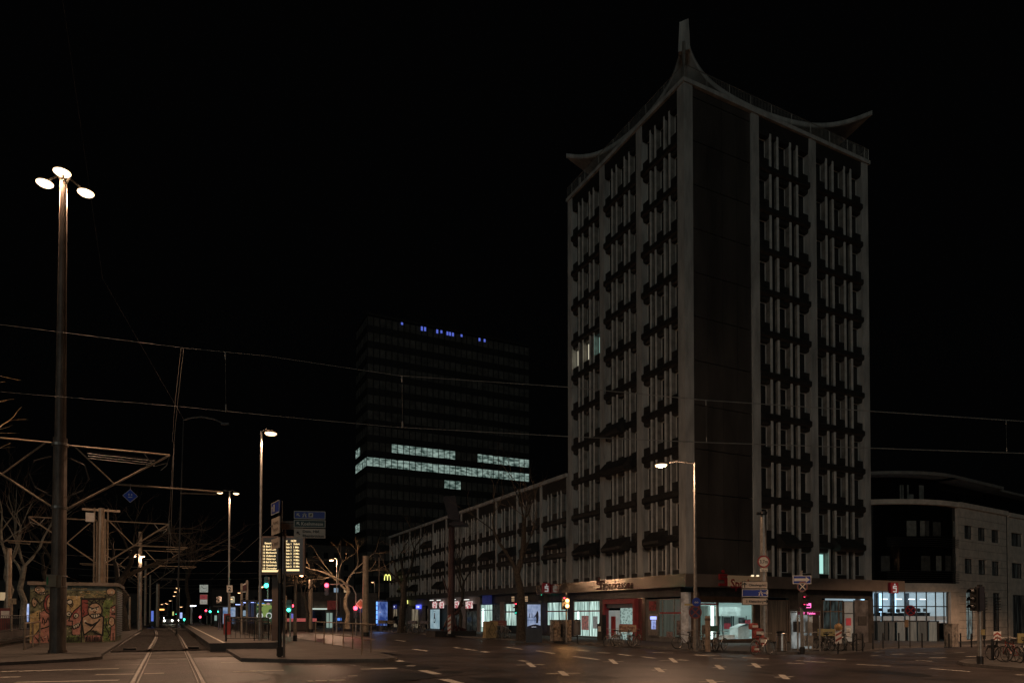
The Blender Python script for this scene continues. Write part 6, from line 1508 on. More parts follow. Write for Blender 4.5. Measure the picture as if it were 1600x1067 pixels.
def bin_(px, py, r, h_, label, mat, post=False, up=.12):
    p = G(px, py, up); t = thing('litter_bin', tuple(p), label, 'bin')
    z0 = .55 if post else .02
    m = MB(); m.lathe(p+ZUP*z0, [(r*.92, 0), (r, .03), (r, h_-.06), (r*.9, h_)], 18); m.build('body', mat, t)
    m = MB(); m.lathe(p+ZUP*(z0+h_), [(r*1.02, 0), (r*.95, .05), (r*.3, .09)], 18); m.build('lid', DSTEEL, t)
    if post: m = MB(); m.tube([p, p+ZUP*.6], .05, 8); m.tube([p, p+ZUP*.04], .16, 10); m.build('post', DSTEEL, t)
    else:
        m = MB(); [m.lathe(p+ZUP*(z0+h_*f), [(r*1.015, 0), (r*1.015, .02)], 18) for f in (.12, .85)]; m.build('band', DSTEEL, t)
    return t
bin_(1221, 1017, .27, 1.0, 'shiny steel litter bin left of the phone booth', P('bin_steel', (.5, .46, .42), .3, metal=.9, var=.1, stretch=(6, 6, .2)))
bin_(902, 1005, .24, .95, 'dark litter bin on a post before the left bank window', P('bin_grey', (.12, .11, .10), .5), post=True)
# slanted dark stele near the red portal
p = G(941, 999.5, .12); t = thing('letter_stele', tuple(p), 'dark slanted information stele between bank window and red entrance', 'stele'); m = MB(); m.prism([p+Vector((-.25, -.35, 0)), p+Vector((-.25, .35, 0)), p+Vector((-.25, .35, 1.3)), p+Vector((-.25, .1, 1.3)), p+Vector((-.25, -.35, 2.0))][::-1], (1, 0, 0), .4); m.build('body', DSTEEL, t); m = MB(); m.box(p.x-.27, p.y-.2, p.z+.7, p.x-.255, p.y+.2, p.z+1.1); m.build('label', WHITE, t)
# phone booth
pb = G(1258, 1016, .12); bw = 34/1067*(pb-C0).dot(FW); t = thing('phone_booth', tuple(pb), 'glass phone booth with a pink glowing header behind the pedestrian signal', 'phone booth')
def bpnt(a, d, z): return pb+RV*a-Vector((FW.x, FW.y, 0)).normalized()*d+ZUP*z
FB = Vector((FW.x, FW.y, 0)).normalized(); H_ = 2.25; m = MB()
for a in (-bw/2, -.02, bw/2):
    for d in (-.5, .5):
        if abs(a) < .1 and d < 0: continue
        m.obox(bpnt(a, d, H_/2), RV, ZUP, FB, .03, H_/2, .03)
for d in (-.5, .5):
    for z in (.12, H_-.03, 1.05): m.obox(bpnt(0, d, z), RV, ZUP, FB, bw/2, .025, .02)
m.build('frame', STEEL, t)
m = MB(); m.obox(bpnt(0, 0, H_+.04), RV, ZUP, FB, bw/2+.04, .05, .55); m.build('roof', DSTEEL, t)
m = MB(); m.obox(bpnt(0, .53, H_-.14), RV, ZUP, FB, bw/2, .09, .02); hd = m.build('header', P('header_dark', (.12, .01, .05), .4), t)
PK = E('booth_pink', (1.0, .16, .5), 1.8)
m = MB(); text_into(m, 'T   Telefon', bpnt(0, .56, H_-.14), RV, ZUP, .15, 1.4, bold=.03); m.build('lettering', PK, hd)
m = MB(); m.obox(bpnt(.0, .1, 2.55), RV, ZUP, FB, .27, .13, .1); m.build('light_box', PK, t); m = MB(); m.tube([bpnt(0, .1, 2.27), bpnt(0, .1, 2.45)], .04, 6); m.build('bracket', DSTEEL, t)
m = MB(); m.obox(bpnt(0, -.47, H_/2), RV, ZUP, FB, bw/2-.04, H_/2-.1, .01); m.build('back_pane', E2('booth_glow', (.05, .05, .05), (.45, .48, .46), .5, scale=2.5, stretch=(1, 1, .6)), t)
for a in (-.35, .32): 
    m = MB(); m.obox(bpnt(a, -.3, 1.35), RV, ZUP, FB, .16, .3, .1); m.build('telephone', DSTEEL if a < 0 else STEEL, t)
    m = MB(); m.obox(bpnt(a+.18, -.42, 1.75), RV, ZUP, FB, .12, .16, .01); m.build('notice', P('white_notice', (.5, .5, .47), .6), t)
m = MB(); m.obox(bpnt(.3, -.3, .55), RV, ZUP, FB, .25, .3, .12); m.build('shelf', STEEL, t)
light(t, bpnt(0, 0, 2.1), 5, (.85, .95, .95), .1)
# boards over the bicycle stands
def board(px0, px1, py0, py1, D_at, mat, label, txt=None, tmat=None, legs=True, name='advertising_board', cat='board'):
    p = G((px0+px1)/2, D_at, .12); D = (p-C0).dot(FW); w_ = (px1-px0)/1067*D; h_ = (py1-py0)/1067*D; c = atD((px0+px1)/2, (py0+py1)/2, D)
    t = thing(name, tuple(p), label, cat); o = panel(t, 'panel', c, RV, ZUP, w_, h_, mat, .05)
    if legs:
        m = MB(); [m.tube([p+RV*(w_*.42*s), c+RV*(w_*.42*s)], .02, 6) for s in (-1, 1)]; m.build('legs', STEEL, t)
    if txt:
        for i, s in enumerate(txt):
            m = MB(); text_into(m, s, c+ZUP*(h_*(.18-.42*i) if len(txt) > 1 else 0), RV, ZUP, h_*(.5 if i == 0 and len(txt) > 1 else .36), w_*.85, off=.03, bold=.02); m.build('lettering', tmat or INK, o)
    return t
board(967, 994, 976, 987, 1009, P('board_tan', (.34, .23, .15), .6, var=.3), 'tan board reading Pizza over the bicycles before the red entrance', ['Pizza Prego', 'PIZZERIA'], P('ink_maroon', (.10, .015, .015), .6))
board(1096.5, 1108, 976, 990, 1015, P('board_grey', (.22, .19, .16), .6, var=.4), 'grey half of a board left behind the wooden post', ['37'], INK)
board(1108, 1121.5, 977, 986, 1014.5, P('board_green', (.02, .09, .07), .6, var=.3), 'dark green board over the bicycles before the lit lobby')
board(1277.5, 1309, 982, 993, 1015.5, P('board_ochre', (.36, .30, .13), .6, var=.2), 'long yellow board with black script over the bicycles by the booth', ['Stadtrad'], INK)
board(1590, 1612, 989, 1004, 1034, P('board_ochre', (.36, .30, .13), .6, var=.2), 'yellow framed board on the right island at the picture edge', ['STOP'], INK)
board(765, 792, 969, 977.5, 996, P('board_maroon', (.16, .045, .04), .6, var=.3), 'dark red board over the bicycles left of the street tree', ['Pizza Service'], P('ink_pale', (.3, .22, .18), .6))
p = G(765.5, 996, .12); t = thing('display_box', tuple(p), 'ochre box with a black lozenge drawing left of the dark red board', 'box')
m = MB(); m.box(p.x-.5, p.y-.3, p.z, p.x+.6, p.y+.3, p.z+1.35); m.build('body', P('ochre_box', (.34, .25, .12), .7, var=.3), t)
m = MB(); c = p+Vector((.05, -.31, .68)); m.tube([c+Vector((0, 0, .6)), c+Vector((.3, 0, .1)), c+Vector((.25, 0, -.2)), c+Vector((0, 0, -.6)), c+Vector((-.3, 0, -.1)), c+Vector((0, 0, .6))], .02, 4); m.build('drawing', BLACK, t)
# lit poster case
def poster_case(px0, px1, py0, py1, base, D_up, label, glow, extra=None, leg='block', up=.12, name='poster_case', pad=2.5, D=None):
    p = G((px0+px1)/2, base, up) if D is None else Vector((*atD((px0+px1)/2, 960, D).xy, up)); D = (p-C0).dot(FW); c = atD((px0+px1)/2, (py0+py1)/2, D-.15); w_ = (px1-px0)/1067*D; h_ = (py1-py0)/1067*D
    t = thing(name, tuple(p), label, 'poster case'); pd_ = pad/1067*D
    m = MB(); top = c.z+h_/2+pd_*1.4; bot = p.z if leg == 'block' else c.z-h_/2-pd_
    m.obox(Vector((c.x, c.y, (top+bot)/2))+FB*.17, RV, ZUP, FB, w_/2+pd_, (top-bot)/2, .15); m.build('casing', P('case_black', (.02, .022, .028), .4), t)
    m = MB(); m.obox(c, RV, ZUP, FB, w_/2, h_/2, .015); o = m.build('lit_poster', glow, t)
    if extra: extra(o, c, w_, h_)
    return t
SIL = P('silhouette', (.015, .02, .05), .6, var=.1)
def fisher(o, c, w_, h_):
    m = MB(); q = lambda x, y: c+RV*(x*w_)+ZUP*(y*h_)-FB*.02
    def bl(pts): m.add([q(*s) for s in pts], [list(range(len(pts)))])
    bl([(.15, -.28), (.32, -.28), (.36, .0), (.34, .16), (.30, .2), (.26, .25), (.22, .2), (.16, .1), (.02, -.02), (.0, -.05), (.15, .0), (.18, -.1)]); bl([(-.36, -.05), (-.30, -.05), (-.29, .12), (-.34, .14)]); bl([(-.18, -.05), (-.12, -.05), (-.13, .13), (-.17, .13)])
    bl([(-.5, -.16), (.5, -.16), (.5, -.145), (-.5, -.145)]); bl([(-.5, -.04), (.2, -.05), (.2, -.06), (-.5, -.05)]); bl([(-.5, -.42), (-.2, -.36), (.1, -.33), (.5, -.38), (.5, -.5), (-.5, -.5)])
    m.build('figures', SIL, o)
    m = MB(); text_into(m, 'KÖLN', q(0, -.44), RV, ZUP, h_*.07, w_*.7, off=.01); m.build('caption', E('caption_white', (.7, .8, 1), .6), o)
poster_case(824, 844.5, 944, 981, 1003, 0, 'tall blue lit poster case with silhouettes on the pavement beside the tree', E2('poster_blue', (.14, .22, .42), (.50, .60, .85), .62, scale=2.2, stretch=(1.2, 1.2, .8), lo=.3, hi=.62), fisher)
def rider(o, c, w_, h_):
    q = lambda x, y, d=.02: c+RV*(x*w_)+ZUP*(y*h_)-FB*d
    m = MB()
    def bl(pts, d=.02): m.add([q(*s, d) for s in pts], [list(range(len(pts)))])
    m.mat(E('rider_green', (.25, .38, .10), .5)); bl([(-.48, .22), (-.15, .30), (.0, .38), (.25, .42), (.45, .34), (.40, .22), (.25, .18), (.18, -.05), (.0, -.18), (-.15, -.12), (-.12, .08), (-.4, .18)])
    m.mat(E('rider_pink', (.55, .35, .35), .5)); bl([(.05, .42), (.2, .50), (.35, .44), (.25, .38)], .03)
    for cx_, k in ((-.28, 0), (.26, 0)): 
        m.mat(E('rider_white', (.7, .75, .75), .6)); m.tube([q(cx_+.16*math.cos(a*.42), -.12+.13*math.sin(a*.42), .03) for a in range(16)], .03, 4)
    m.mat(E('rider_yellow', (.8, .75, .2), .6)); bl([(-.45, .52-.1), (.05, .42), (.05, .38), (-.45, .38)], .02)
    m.build('figure', None, o)
    m = MB(); text_into(m, 'Donum', q(-.2, .47), RV, ZUP, h_*.10, w_*.5, off=.02); m.build('lettering', E('poster_blue_txt', (.1, .3, 1), 1.5), o)
poster_case(400.5, 427, 941, 974, 0, 0, 'large lit green poster with a cyclist shape at the tram shelter', E2('poster_green', (.015, .03, .02), (.06, .13, .05), .6, scale=2), rider, leg='x', up=.36, D=43, pad=1.6)
poster_case(348.5, 367.5, 948.5, 974, 0, 0, 'bright blue lit poster at the far end of the tram shelter', E2('poster_sky', (.05, .14, .35), (.45, .55, .7), .7, scale=1.8, lo=.35, hi=.65), None, leg='x', up=.36, D=58, pad=1.4)
# tram shelter
sh = thing('tram_shelter', (3.6, 50, .36), 'glass tram shelter on the platform holding the lit green poster', 'shelter')
m = MB(); m.obox(atD(410, 938.5, 45), RV, ZUP, FB, 1.1, .06, .8); m.build('roof', DSTEEL, sh)
for px in (391, 398, 429): m = MB(); a = atD(px, 938, 44.5); m.tube([Vector((a.x, a.y, .36)), a], .04, 6); m.build('post', DSTEEL, sh)
m = MB(); m.obox(atD(420, 937.3, 44), RV, ZUP, FB, .25, .025, .1); m.obox(atD(395, 940.5, 46), RV, ZUP, FB, .15, .02, .1); m.build('roof_light', E('shelter_blue', (.35, .45, 1), 2.5), sh)
m = MB(); a = atD(393, 956, 46); m.obox(a, RV, ZUP, FB, .22, .75, .01); m.build('side_pane', P('shelter_glass', (.05, .06, .09), .2, emit=(.2, .3, .7), es=.05, var=.5, scale=3), sh)
sh = thing('tram_shelter', (3.4, 64, .36), 'farther glass tram shelter behind the platform two sign', 'shelter')
m = MB(); m.obox(atD(372, 947, 59), RV, ZUP, FB, 1.8, .05, .8); m.build('roof', DSTEEL, sh)
for px in (342, 345, 372, 385): m = MB(); a = atD(px, 947, 58.5); m.tube([Vector((a.x, a.y, .36)), a], .05, 6); m.build('post', P('shelter_violet', (.12, .11, .17), .5), sh)
m = MB(); m.obox(atD(390, 941, 59), RV, ZUP, FB, .5, .03, .1); m.obox(atD(374, 944, 60), RV, ZUP, FB, .3, .03, .1); m.build('roof_light', E('shelter_blue', (.35, .45, 1), 2.5), sh)
# platform signs
p = Vector((*atD(359, 960, 47).xy, .36)); t = thing('platform_sign', tuple(p), 'small pale sign with the number two on a post on the platform', 'sign')
m = MB(); m.tube([p, Vector((p.x, p.y, atD(359, 924, 47).z))], .05, 8); m.build('pole', TUBE, t); c = atD(359, 919.5, 46.9); panel(t, 'sign_plate', c, RV, ZUP, .38, .48, SIGNT, .04); m = MB(); text_into(m, '2', c, RV, ZUP, .42, None, off=.03, bold=.02); m.build('number', INK, t)
t = thing('name_frame', (p.x+1, p.y, .36), 'tall framed station name panel on two posts right of the two sign', 'sign')
for px, tp in ((377.5, 911), (386, 906)):
    q = Vector((*atD(px, 960, 45).xy, .36)); m = MB(); m.obox(Vector((q.x, q.y, (atD(px, tp, 45).z+.36)/2)), RV, ZUP, FB, .07, (atD(px, tp, 45).z-.36)/2, .05); m.build('post', TUBE, t)
c = atD(382, 918, 45); m = MB(); m.prism([atD(378, 925.5, 45), atD(386, 924.5, 45), atD(386, 909, 45), atD(378, 913, 45)], FB, .06); o = m.build('sign_plate', WHITE, t); m = MB(); m.prism([atD(379, 923, 44.93), atD(385, 922, 44.93), atD(385, 912, 44.93), atD(379, 915, 44.93)], FB, .03); m.build('sign_face', P('maroon_face', (.08, .03, .03), .6), o)
p = Vector((*atD(355, 960, 44).xy, .36)); t = thing('ticket_machine', tuple(p), 'small red machine behind the black fence post', 'machine'); m = MB(); m.box(p.x-.2, p.y-.15, .36, p.x+.2, p.y+.2, 1.7); m.build('body', P('machine_red', (.30, .05, .045), .5), t); m = MB(); m.box(p.x-.14, p.y-.17, 1.2, p.x+.14, p.y-.15, 1.6); m.build('screen', DSTEEL, t)
# station clock and hanging signs
c = atD(318.5, 919, 80); t = thing('station_clock', (c.x, c.y, c.z-.5), 'square lit station clock hanging above a red and white sign', 'clock')
panel(t, 'clock_face', c, RV, ZUP, 12.5/1067*80, 11.5/1067*80, E('clock_glow', (.35, .40, .36), .55), .1); m = MB(); nn_ = RV.cross(ZUP)
for a in range(12): d = RV*math.sin(a*.5236)+ZUP*math.cos(a*.5236); m.obox(c+nn_*.07+d*.36, d, nn_.cross(d), nn_, .05, .02, .005)
d = (ZUP*.5-RV*.5); m.tube([c+nn_*.08, c+nn_*.08+d*.5], .03, 4); m.tube([c+nn_*.08, c+nn_*.08+RV*.25+ZUP*.02], .03, 4); m.build('hands', BLACK, t)
c = atD(318.5, 936, 80); t = thing('hanging_sign', (c.x, c.y, c.z-.6), 'red over white lit sign hanging under the station clock', 'sign')
panel(t, 'sign_box', c, RV, ZUP, .92, 1.2, P('sign_grey', (.2, .2, .19), .5), .1); panel(t, 'red_face', c+ZUP*.28+nn_*.06, RV, ZUP, .82, .5, E('sign_red_glow', (.30, .05, .06), .5), .02); panel(t, 'white_face', c-ZUP*.28+nn_*.06, RV, ZUP, .82, .5, E('sign_white_glow', (.45, .45, .42), .5), .02)
m = MB(); text_into(m, '12 15', c-ZUP*.3+nn_*.08, RV, ZUP, .25, .6, off=.01); text_into(m, 'H', c+ZUP*.27+nn_*.08, RV, ZUP, .36, .6, off=.01); m.build('lettering', INK, t)
# blue diamond with three white bars under the lower tube
c = onY(203.5, 774.5, b.y-.06); t = thing('catenary_sign', (c.x, c.y, c.z-.3), 'blue diamond sign with white bars hanging from the lower tube', 'sign')
d1 = (Vector((1, 0, 0))+ZUP).normalized(); d2 = (ZUP-Vector((1, 0, 0))).normalized(); nn_ = Vector((0, -1, 0)); m = MB(); m.obox(c, d1, d2, nn_, .20, .20, .01); m.build('border', SIGNT, t); m = MB(); m.obox(c+nn_*.015, d1, d2, nn_, .185, .185, .006); m.build('sign_face', P('diamond_blue', (.02, .06, .34), .4, emit=(.05, .12, .6), es=.03), t)
m = MB(); [m.obox(c+nn_*.025+Vector((x, 0, z)), Vector((1, 0, 0)), ZUP, nn_, a, h_, .003) for x, z, a, h_ in ((-.05, .05, .02, .035), (.05, .05, .02, .035), (0, -.055, .075, .016))]; m.build('bars', SIGNT, t)
m = MB(); m.tube([c+ZUP*.26, c+ZUP*.5], .012, 5); m.build('hanger', STEEL, t)
# blue glowing advertising column
p = Vector((*atD(597, 960, 84).xy, 0)); p.z = gz(p.x); r = 8.6/1067*84
t = thing('advertising_column', tuple(p), 'round advertising column glowing blue at the far pavement corner', 'column')
m = MB(); m.lathe(p, [(r, 0), (r, .7)], 20); m.build('base', BLACK, t)
m = MB(); m.lathe(p+ZUP*.7, [(r*.97, 0), (r*.97, 2.9)], 24); m.build('lit_drum', E2('column_blue', (.02, .05, .22), (.22, .34, .75), .8, scale=.8, stretch=(1.4, 1.4, 1.1), lo=.4, hi=.68), t, smooth=True)
m = MB(); m.lathe(p+ZUP*3.6, [(r, 0), (r, .15), (r*.3, .25)], 20); m.build('cap', P('column_cap', (.05, .08, .2), .5), t)
m = MB(); [m.obox(p-FB*(r+.03)-RV*(r*.75)+ZUP*(1.2+.55*i), RV, ZUP, FB, r*.12, .22, .01) for i in range(5)]; m.build('edge_lights', E('column_edge', (.15, .4, 1), 1.6), t)
light(t, p-FB*2+ZUP*2.2, 30, (.2, .4, 1), .5)
# red sculpture post on the dark plinth
p = G(705, 992, .12); Dq = (p-C0).dot(FW)
t = thing('steel_sculpture', tuple(p), 'dark red steel post sculpture with splayed curved legs on a black plinth', 'sculpture')
RS = P('rust_red', (.05, .018, .017), .6, var=.3)
m = MB(); m.tube([p+ZUP*.4, Vector((p.x, p.y, atD(703, 823, Dq).z))], [.34, .26], 10); m.build('post', RS, t)
for px, k in ((691, 0), (714, 1), (727, 2)):
    q = atD(px, 987, Dq+(0, -.6, .6)[k]); a = atD(703, 962, Dq); md_ = atD(695 if k == 0 else 712, 978, Dq); m = MB(); m.tube([Vector((p.x, p.y, a.z+ (1.2 if k == 2 else .4))), md_, Vector((q.x, q.y, p.z+.45))], [.12, .13, .16], 7); m.build('leg', RS, t)
m = MB(); m.tube([atD(703, 962, Dq), atD(716, 955, Dq), atD(722, 945, Dq), atD(719, 940, Dq)], [.15, .2, .16, .05], 7); m.build('curved_arm', RS, t)
m = MB(); m.tube([atD(703, 930, Dq), atD(696, 915, Dq), atD(690, 898, Dq)], [.1, .08, .04], 6); m.build('upper_branch', RS, t)
m = MB(); m.prism([atD(692, 776, Dq), atD(711, 774, Dq), atD(718, 811, Dq), atD(700, 808, Dq)], FB, .9); m.build('head_block', P('rust_dark', (.028, .012, .012), .6), t)
m = MB(); m.obox(atD(717, 820, Dq), RV, ZUP, FB, .85, .09, .8); m.obox(atD(716, 816.5, Dq), RV, ZUP, FB, .5, .09, .5); m.build('disc_arm', P('rust_dark', (.028, .012, .012), .6), t)
m = MB(); m.box(p.x-2.0, p.y-1.2, p.z-.1, p.x+2.0, p.y+1.2, p.z+.42); m.build('plinth', BLACK, t)
p = G(702, 993, .12); t = thing('striped_beacon', tuple(p), 'narrow red and white striped beacon before the sculpture plinth', 'beacon')
m = MB(); c = p+ZUP*1.0; m.obox(c, RV, ZUP, FB, .14, .8, .02); o = m.build('panel', WHITE, t); m = MB()
for i in range(4): z = -.65+i*.4; m.add([c-FB*.03+RV*-.13+ZUP*z, c-FB*.03+RV*.13+ZUP*(z+.2), c-FB*.03+RV*.13+ZUP*(z+.38), c-FB*.03+RV*-.13+ZUP*(z+.18)], [(0, 1, 2, 3)])
m.build('stripes', P('stripe_red', (.30, .06, .04), .5), o); m = MB(); m.box(p.x-.2, p.y-.2, p.z, p.x+.2, p.y+.2, p.z+.15); m.build('foot', BLACK, t)
p = G(1309.5, 1021, .12); Dq = (p-C0).dot(FW); t = thing('striped_beacon', tuple(p), 'red and white beacon with a round amber lamp right of the yellow board', 'beacon')
c = atD(1310, 993, Dq); m = MB(); m.obox(c, RV, ZUP, FB, .16, .38, .02); o = m.build('panel', WHITE, t); m = MB()
for i in range(3): z = -.3+i*.27; m.add([c-FB*.03+RV*-.15+ZUP*z, c-FB*.03+RV*.15+ZUP*(z+.17), c-FB*.03+RV*.15+ZUP*(z+.28), c-FB*.03+RV*-.15+ZUP*(z+.11)], [(0, 1, 2, 3)])
m.build('stripes', P('stripe_red', (.30, .06, .04), .5), o); m = MB(); m.tube([p, c-ZUP*.3], .04, 8); m.build('post', BLACK, t)
m = MB(); m.lathe(atD(1310, 984.5, Dq), [(.08, 0), (.16, .06), (.19, .18), (.16, .3), (.06, .36)], 12); m.build('lamp', P('beacon_lamp', (.45, .28, .12), .4), t, smooth=True)
# chevron board and bollards at the right
p = G(1558, 1009, .12); Dq = (p-C0).dot(FW); t = thing('chevron_board', tuple(p), 'red and white chevron board in front of the stone office', 'sign'); c = atD(1558, 993, Dq); w_ = 12/1067*Dq; h_ = 14/1067*Dq
panel(t, 'panel', c, RV, ZUP, w_, h_, WHITE, .04); m = MB()
for z in (-.45, .0):
    for s in (-1, 1): q = [c-FB*.03+RV*0+ZUP*(h_*(z+.45)), c-FB*.03+RV*(s*w_/2)+ZUP*(h_*(z+.12)), c-FB*.03+RV*(s*w_/2)+ZUP*(h_*(z-.05)), c-FB*.03+ZUP*(h_*(z+.22))]; m.add(q if s < 0 else q[::-1], [(0, 1, 2, 3)])
m.build('chevrons', P('stripe_red', (.30, .06, .04), .5), t); m = MB(); m.tube([p, c-ZUP*h_*.45], .05, 8); m.build('post', BLACK, t)
def make_bollard():
    t = thing('bollard', (0, 0, 0), 'bollard', 'bollard'); m = MB(); m.lathe((0, 0, 0), [(.055, 0), (.05, .05), (.05, .95)], 10); m.build('shaft', BLACK, t); m = MB(); m.lathe((0, 0, .95), [(.06, 0), (.055, .05), (.01, .08)], 10); m.build('cap', DSTEEL, t); return t
bo = make_bollard(); ub = []
for px, py, lb in ((1338.5, 1017, 'first black bollard right of the parked bicycles'), (1348, 1017, 'second black bollard right of the parked bicycles'), (1364, 1013.5, 'black bollard at the tower end by the glass office'), (1380, 1012.5, 'black bollard before the left lower panels of the glass office'), (1404.5, 1012, 'black bollard left of the red no stopping sign'), (1441, 1011.5, 'black bollard right of the red no stopping sign'), (1483, 1011.5, 'black bollard before the pale utility cabinet'), (1501, 1010.5, 'black bollard right of the pale utility cabinet'), (1518, 1011, 'black bollard before the left stone office windows'), (1333, 1016, 'black bollard nearest the pale entrance door'), (1538, 1010, 'black bollard behind the right signal mast')):
    place(bo, ub, G(px, py, .12), 0, lb, 'bollards along the tower pavement')
p = G(1551, 1031, .12); t = thing('marker_post', tuple(p), 'stout black post on the right island beside the bicycles', 'post'); m = MB(); m.tube([p, p+ZUP*.95], .065, 10); m.build('shaft', BLACK, t); m = MB(); m.obox(p+ZUP*.62, RV, ZUP, FB, .2, .06, .05); m.build('cross_piece', BLACK, t)
# right signal mast
p = G(1531.5, 1037, .12); Dq = (p-C0).dot(FW); t = thing('traffic_light', tuple(p), 'large traffic light seen from the side on the right island', 'traffic light')
m = MB(); m.tube([p, p+ZUP*.32], .12, 12); m.build('foot', BLACK, t); m = MB(); m.tube([p+ZUP*.32, Vector((p.x, p.y, atD(1531, 916, Dq).z))], [.085, .08], 12); m.build('pole', STEEL, t); m = MB(); m.tube([atD(1531, 916, Dq), atD(1531, 913, Dq)], .09, 12); m.build('cap', DSTEEL, t)
signal_head(t, atD(1524.5, 936, Dq), -RV*.9-FB*.25, .92, .3, (SOFF, SOFF, SOFF), .1, True); 
m = MB(); m.obox(atD(1530, 935, Dq)-FB*.03, RV, ZUP, FB, .1, .48, .14); m.build('backing', P('amber_dark', (.03, .03, .04), .5), t)
m = MB(); m.obox(atD(1533, 987, Dq)-FB*.1, RV, ZUP, FB, .05, .11, .06); m.build('push_button', YEL, t)
# distant vehicles and clutter at the end of the tracks
def car(px, D, label, col, lights=True):
    p = Vector((*atD(px, 960, D).xy, 0)); t = thing('parked_car' if not lights else 'car', tuple(p), label, 'car'); mt = P('car_'+col, {'silver': (.35, .35, .36), 'dark': (.04, .04, .05)}[col], .3)
    pr = [(-.85, .25), (.85, .25), (.88, .7), (.72, .92), (.58, 1.4), (-.58, 1.4), (-.72, .92), (-.88, .7)]; m = MB(); m.prism([p+Vector((x, 0, z)) for x, z in pr[:4]+pr[6:]], (0, 1, 0), 4.2); m.build('body', mt, t)
    m = MB(); m.prism([p+Vector((x, 1.1, z)) for x, z in ((-.72, .92), (.72, .92), (.56, 1.42), (-.56, 1.42))], (0, 1, 0), 2.2); m.build('cabin', GLASS, t)
    for x in (-.78, .78):
        for y in (.8, 3.4): m = MB(); m.tube([p+Vector((x-.1, y, .32)), p+Vector((x+.1, y, .32))], .32, 12); m.build('wheel', BLACK, t)
    for x in (-.6, .6): m = MB(); m.tube([p+Vector((x, -.03, .65)), p+Vector((x, .02, .65))], .13, 10); m.build('headlight', E('headlight', (1, .95, .8), 14 if lights else 1) if lights else STEEL, t)
    return t
car(263, 118, 'silver car with lit headlamps at the end of the tracks', 'silver'); car(272.5, 124, 'second car with lit headlamps right of the silver one', 'dark'); car(249, 132, 'dark car without lights left at the end of the tracks', 'dark', False)
car(630, 112, 'dark parked car beyond the blue advertising column', 'dark', False)
p = Vector((*atD(251, 960, 170).xy, 0)); t = thing('tram', tuple(p), 'distant tram with amber destination display at the end of the tracks', 'tram')
m = MB(); m.box(p.x-1.3, p.y, .4, p.x+1.3, p.y+28, 3.4); m.build('body', P('tram_body', (.10, .08, .08), .4), t); m = MB(); m.box(p.x-1.1, p.y-.04, 1.6, p.x+1.1, p.y-.01, 2.6); m.build('windscreen', GLASS, t); m = MB(); m.box(p.x-.8, p.y-.05, 2.8, p.x+.8, p.y-.01, 3.15); m.build('destination_display', E('tram_display', (1, .45, .12), 2.2), t)
for s in (-1, 1): m = MB(); m.tube([p+Vector((s*.8, -.05, .9)), p+Vector((s*.8, 0, .9))], .16, 8); m.build('headlight', E('tram_headlight', (.9, .95, 1), 8), t)
for px, py, w_, h_, D, c_, es, lb, nm in ((238, 962, 3.5, 16, 90, (.12, .2, .7), .8, 'tall narrow blue lit panel left of the far track end', 'light_box_sign'), (270.5, 958, 2, 6, 130, (.6, .6, .2), 1.0, 'small yellow lit sign over the distant cars', 'light_box_sign'), (283, 961, 3.5, 9, 110, (.4, .5, .9), 1.0, 'small white blue lit poster right of the distant cars', 'light_box_sign'), (337, 965, 3.5, 8, 90, (.3, .45, .4), .7, 'small greenish lit panel before the far shelter', 'light_box_sign'), (457.5, 962, 5, 12, 75, (.12, .13, .5), .8, 'blue violet lit poster behind the slim grey pole', 'light_box_sign'), (43, 957, 0.1, .1, 60, (0, 0, 0), 0, '', '')):
    if not lb: continue
    c = atD(px, py, D); g = gz(c.x); t = thing(nm, (c.x, c.y, g), lb, 'sign'); m = MB(); m.obox(c, RV, ZUP, FB, w_/2/1067*D, h_/2/1067*D, .02); m.build('lit_face', E('glow_%d' % px, c_, es), t)
    m = MB(); m.obox(Vector((c.x, c.y, (c.z+g)/2))+FB*.12, RV, ZUP, FB, w_/2/1067*D+.06, (c.z-g)/2+h_/2/1067*D+.08, .08); m.build('casing', BLACK, t)
poster_case(37.5, 45, 943, 971, 0, 0, 'bright blue lit poster left of the kiosk behind the plane trees', E2('poster_cyan', (.10, .25, .6), (.6, .68, .95), .9, scale=1.5, lo=.35, hi=.6), None, up=.1, D=56, pad=1)
p = Vector((*atD(18, 960, 47).xy, .52)); t = thing('platform_sign', tuple(p), 'pale yellowish stop sign on a post at the far left platform', 'sign'); m = MB(); m.tube([p, Vector((p.x, p.y, atD(18, 936, 47).z))], .07, 8); m.build('pole', TUBE, t); panel(t, 'sign_plate', atD(19.5, 939, 46.9), RV, ZUP, .5, .38, P('plate_cream', (.36, .28, .18), .5), .04); m = MB(); text_into(m, '1', atD(19.5, 939, 46.9), RV, ZUP, .26, None, off=.03, bold=.02); m.build('number', INK, t)
p = Vector((*atD(9, 960, 49).xy, .52)); t = thing('ticket_machine', tuple(p), 'dark red ticket machine on the far left platform', 'machine'); m = MB(); m.box(p.x-.35, p.y-.2, .52, p.x+.35, p.y+.2, 2.1); m.build('body', P('machine_dark', (.16, .04, .035), .5), t); m = MB(); m.box(p.x-.25, p.y-.22, 1.4, p.x+.25, p.y-.2, 1.9); m.build('screen', WHITE, t)
p = Vector((*atD(13, 960, 50).xy, 0)); t = thing('utility_pole', tuple(p), 'pale wooden looking pole between the two plane trees', 'pole'); m = MB(); m.tube([p, p+ZUP*6.5], [.22, .16], 10); m.build('shaft', TUBE, t); m = MB(); m.lathe(p+ZUP*2.2, [(.24, 0), (.24, .06)], 10); m.build('strap', STEEL, t)
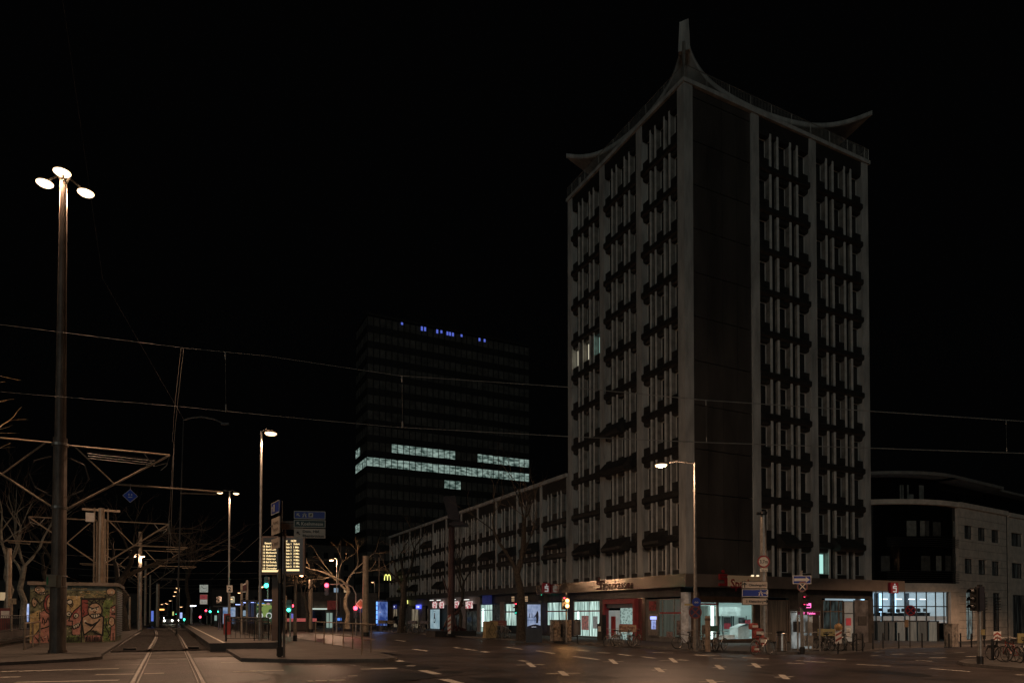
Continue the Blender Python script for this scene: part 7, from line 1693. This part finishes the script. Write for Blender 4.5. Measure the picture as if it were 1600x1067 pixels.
p = Vector((*atD(477, 960, 74).xy, 0)); t = thing('market_stand', tuple(p), 'small far stand with a red and white lit counter left of the pale pole', 'stand'); m = MB(); m.box(p.x-2, p.y, 0, p.x+1.2, p.y+1, .8); m.build('counter', DSTEEL, t); m = MB(); m.box(p.x-2, p.y-.05, .9, p.x+1.2, p.y+1, 1.25); m.build('banner', P('stand_red', (.4, .08, .07), .5, emit=(.7, .2, .2), es=.25), t)
# café tables before the restaurant
for i, px in enumerate((598, 610, 645, 664)):
    p = G(px, 986.5, .12); t = thing('cafe_barrier', tuple(p), ['dark terrace fence left of the restaurant tree', 'dark terrace fence behind the restaurant tree', 'dark terrace fence behind the far bicycles', 'dark planter before the warm lit shop door'][i], 'fence'); m = MB(); m.box(p.x-.1, p.y-1.4, p.z+.9, p.x+.1, p.y+1.4, p.z+1.25); m.build('rail_panel', P('terrace_panel', (.10, .095, .08), .7), t)
    for y in (-1.2, 0, 1.2): m = MB(); m.tube([p+Vector((0, y, 0)), p+Vector((0, y, .95))], .04, 6); m.build('post', DSTEEL, t)
# ornate hanging lanterns by the tree
for i, px in enumerate((802, 823)):
    c = onX(px, 936, SX-1.2); t = thing('lit_shop_sign', (c.x, c.y, c.z-.5), ['curly amber outlined sign left of the street tree trunk', 'small amber window sign right of the street tree trunk'][i], 'sign'); m = MB(); m.obox(c, uL, vL, nL, .7 if i == 0 else .45, .45, .03); m.build('sign_box', BLACK, t)
    m = MB(); [m.obox(c+nL*.04+uL*(x*.22-.22)+vL*(y*.2-.15), uL, vL, nL, .08, .05, .01) for x in range(3) for y in range(3)]; m.build('lit_panes', E('lantern_amber', (.9, .6, .35), .5), t)
for px, py, lb in ((840, 926, 'upper of the two small green lights under the canopy'), (845.5, 928, 'lower of the two small green lights under the canopy')):
    c = onX(px, py, SX-.8); t = thing('neon_light', tuple(c), lb, 'light'); m = MB(); m.tube([c-uL*.1+ZUP*.08, c+uL*.1-ZUP*.08], .03, 5); m.build('tube', E('neon_green', (.05, .8, .45), 1.5), t); m = MB(); m.tube([c+ZUP*.1, c+ZUP*.35], .015, 4); m.build('hanger', BLACK, t)
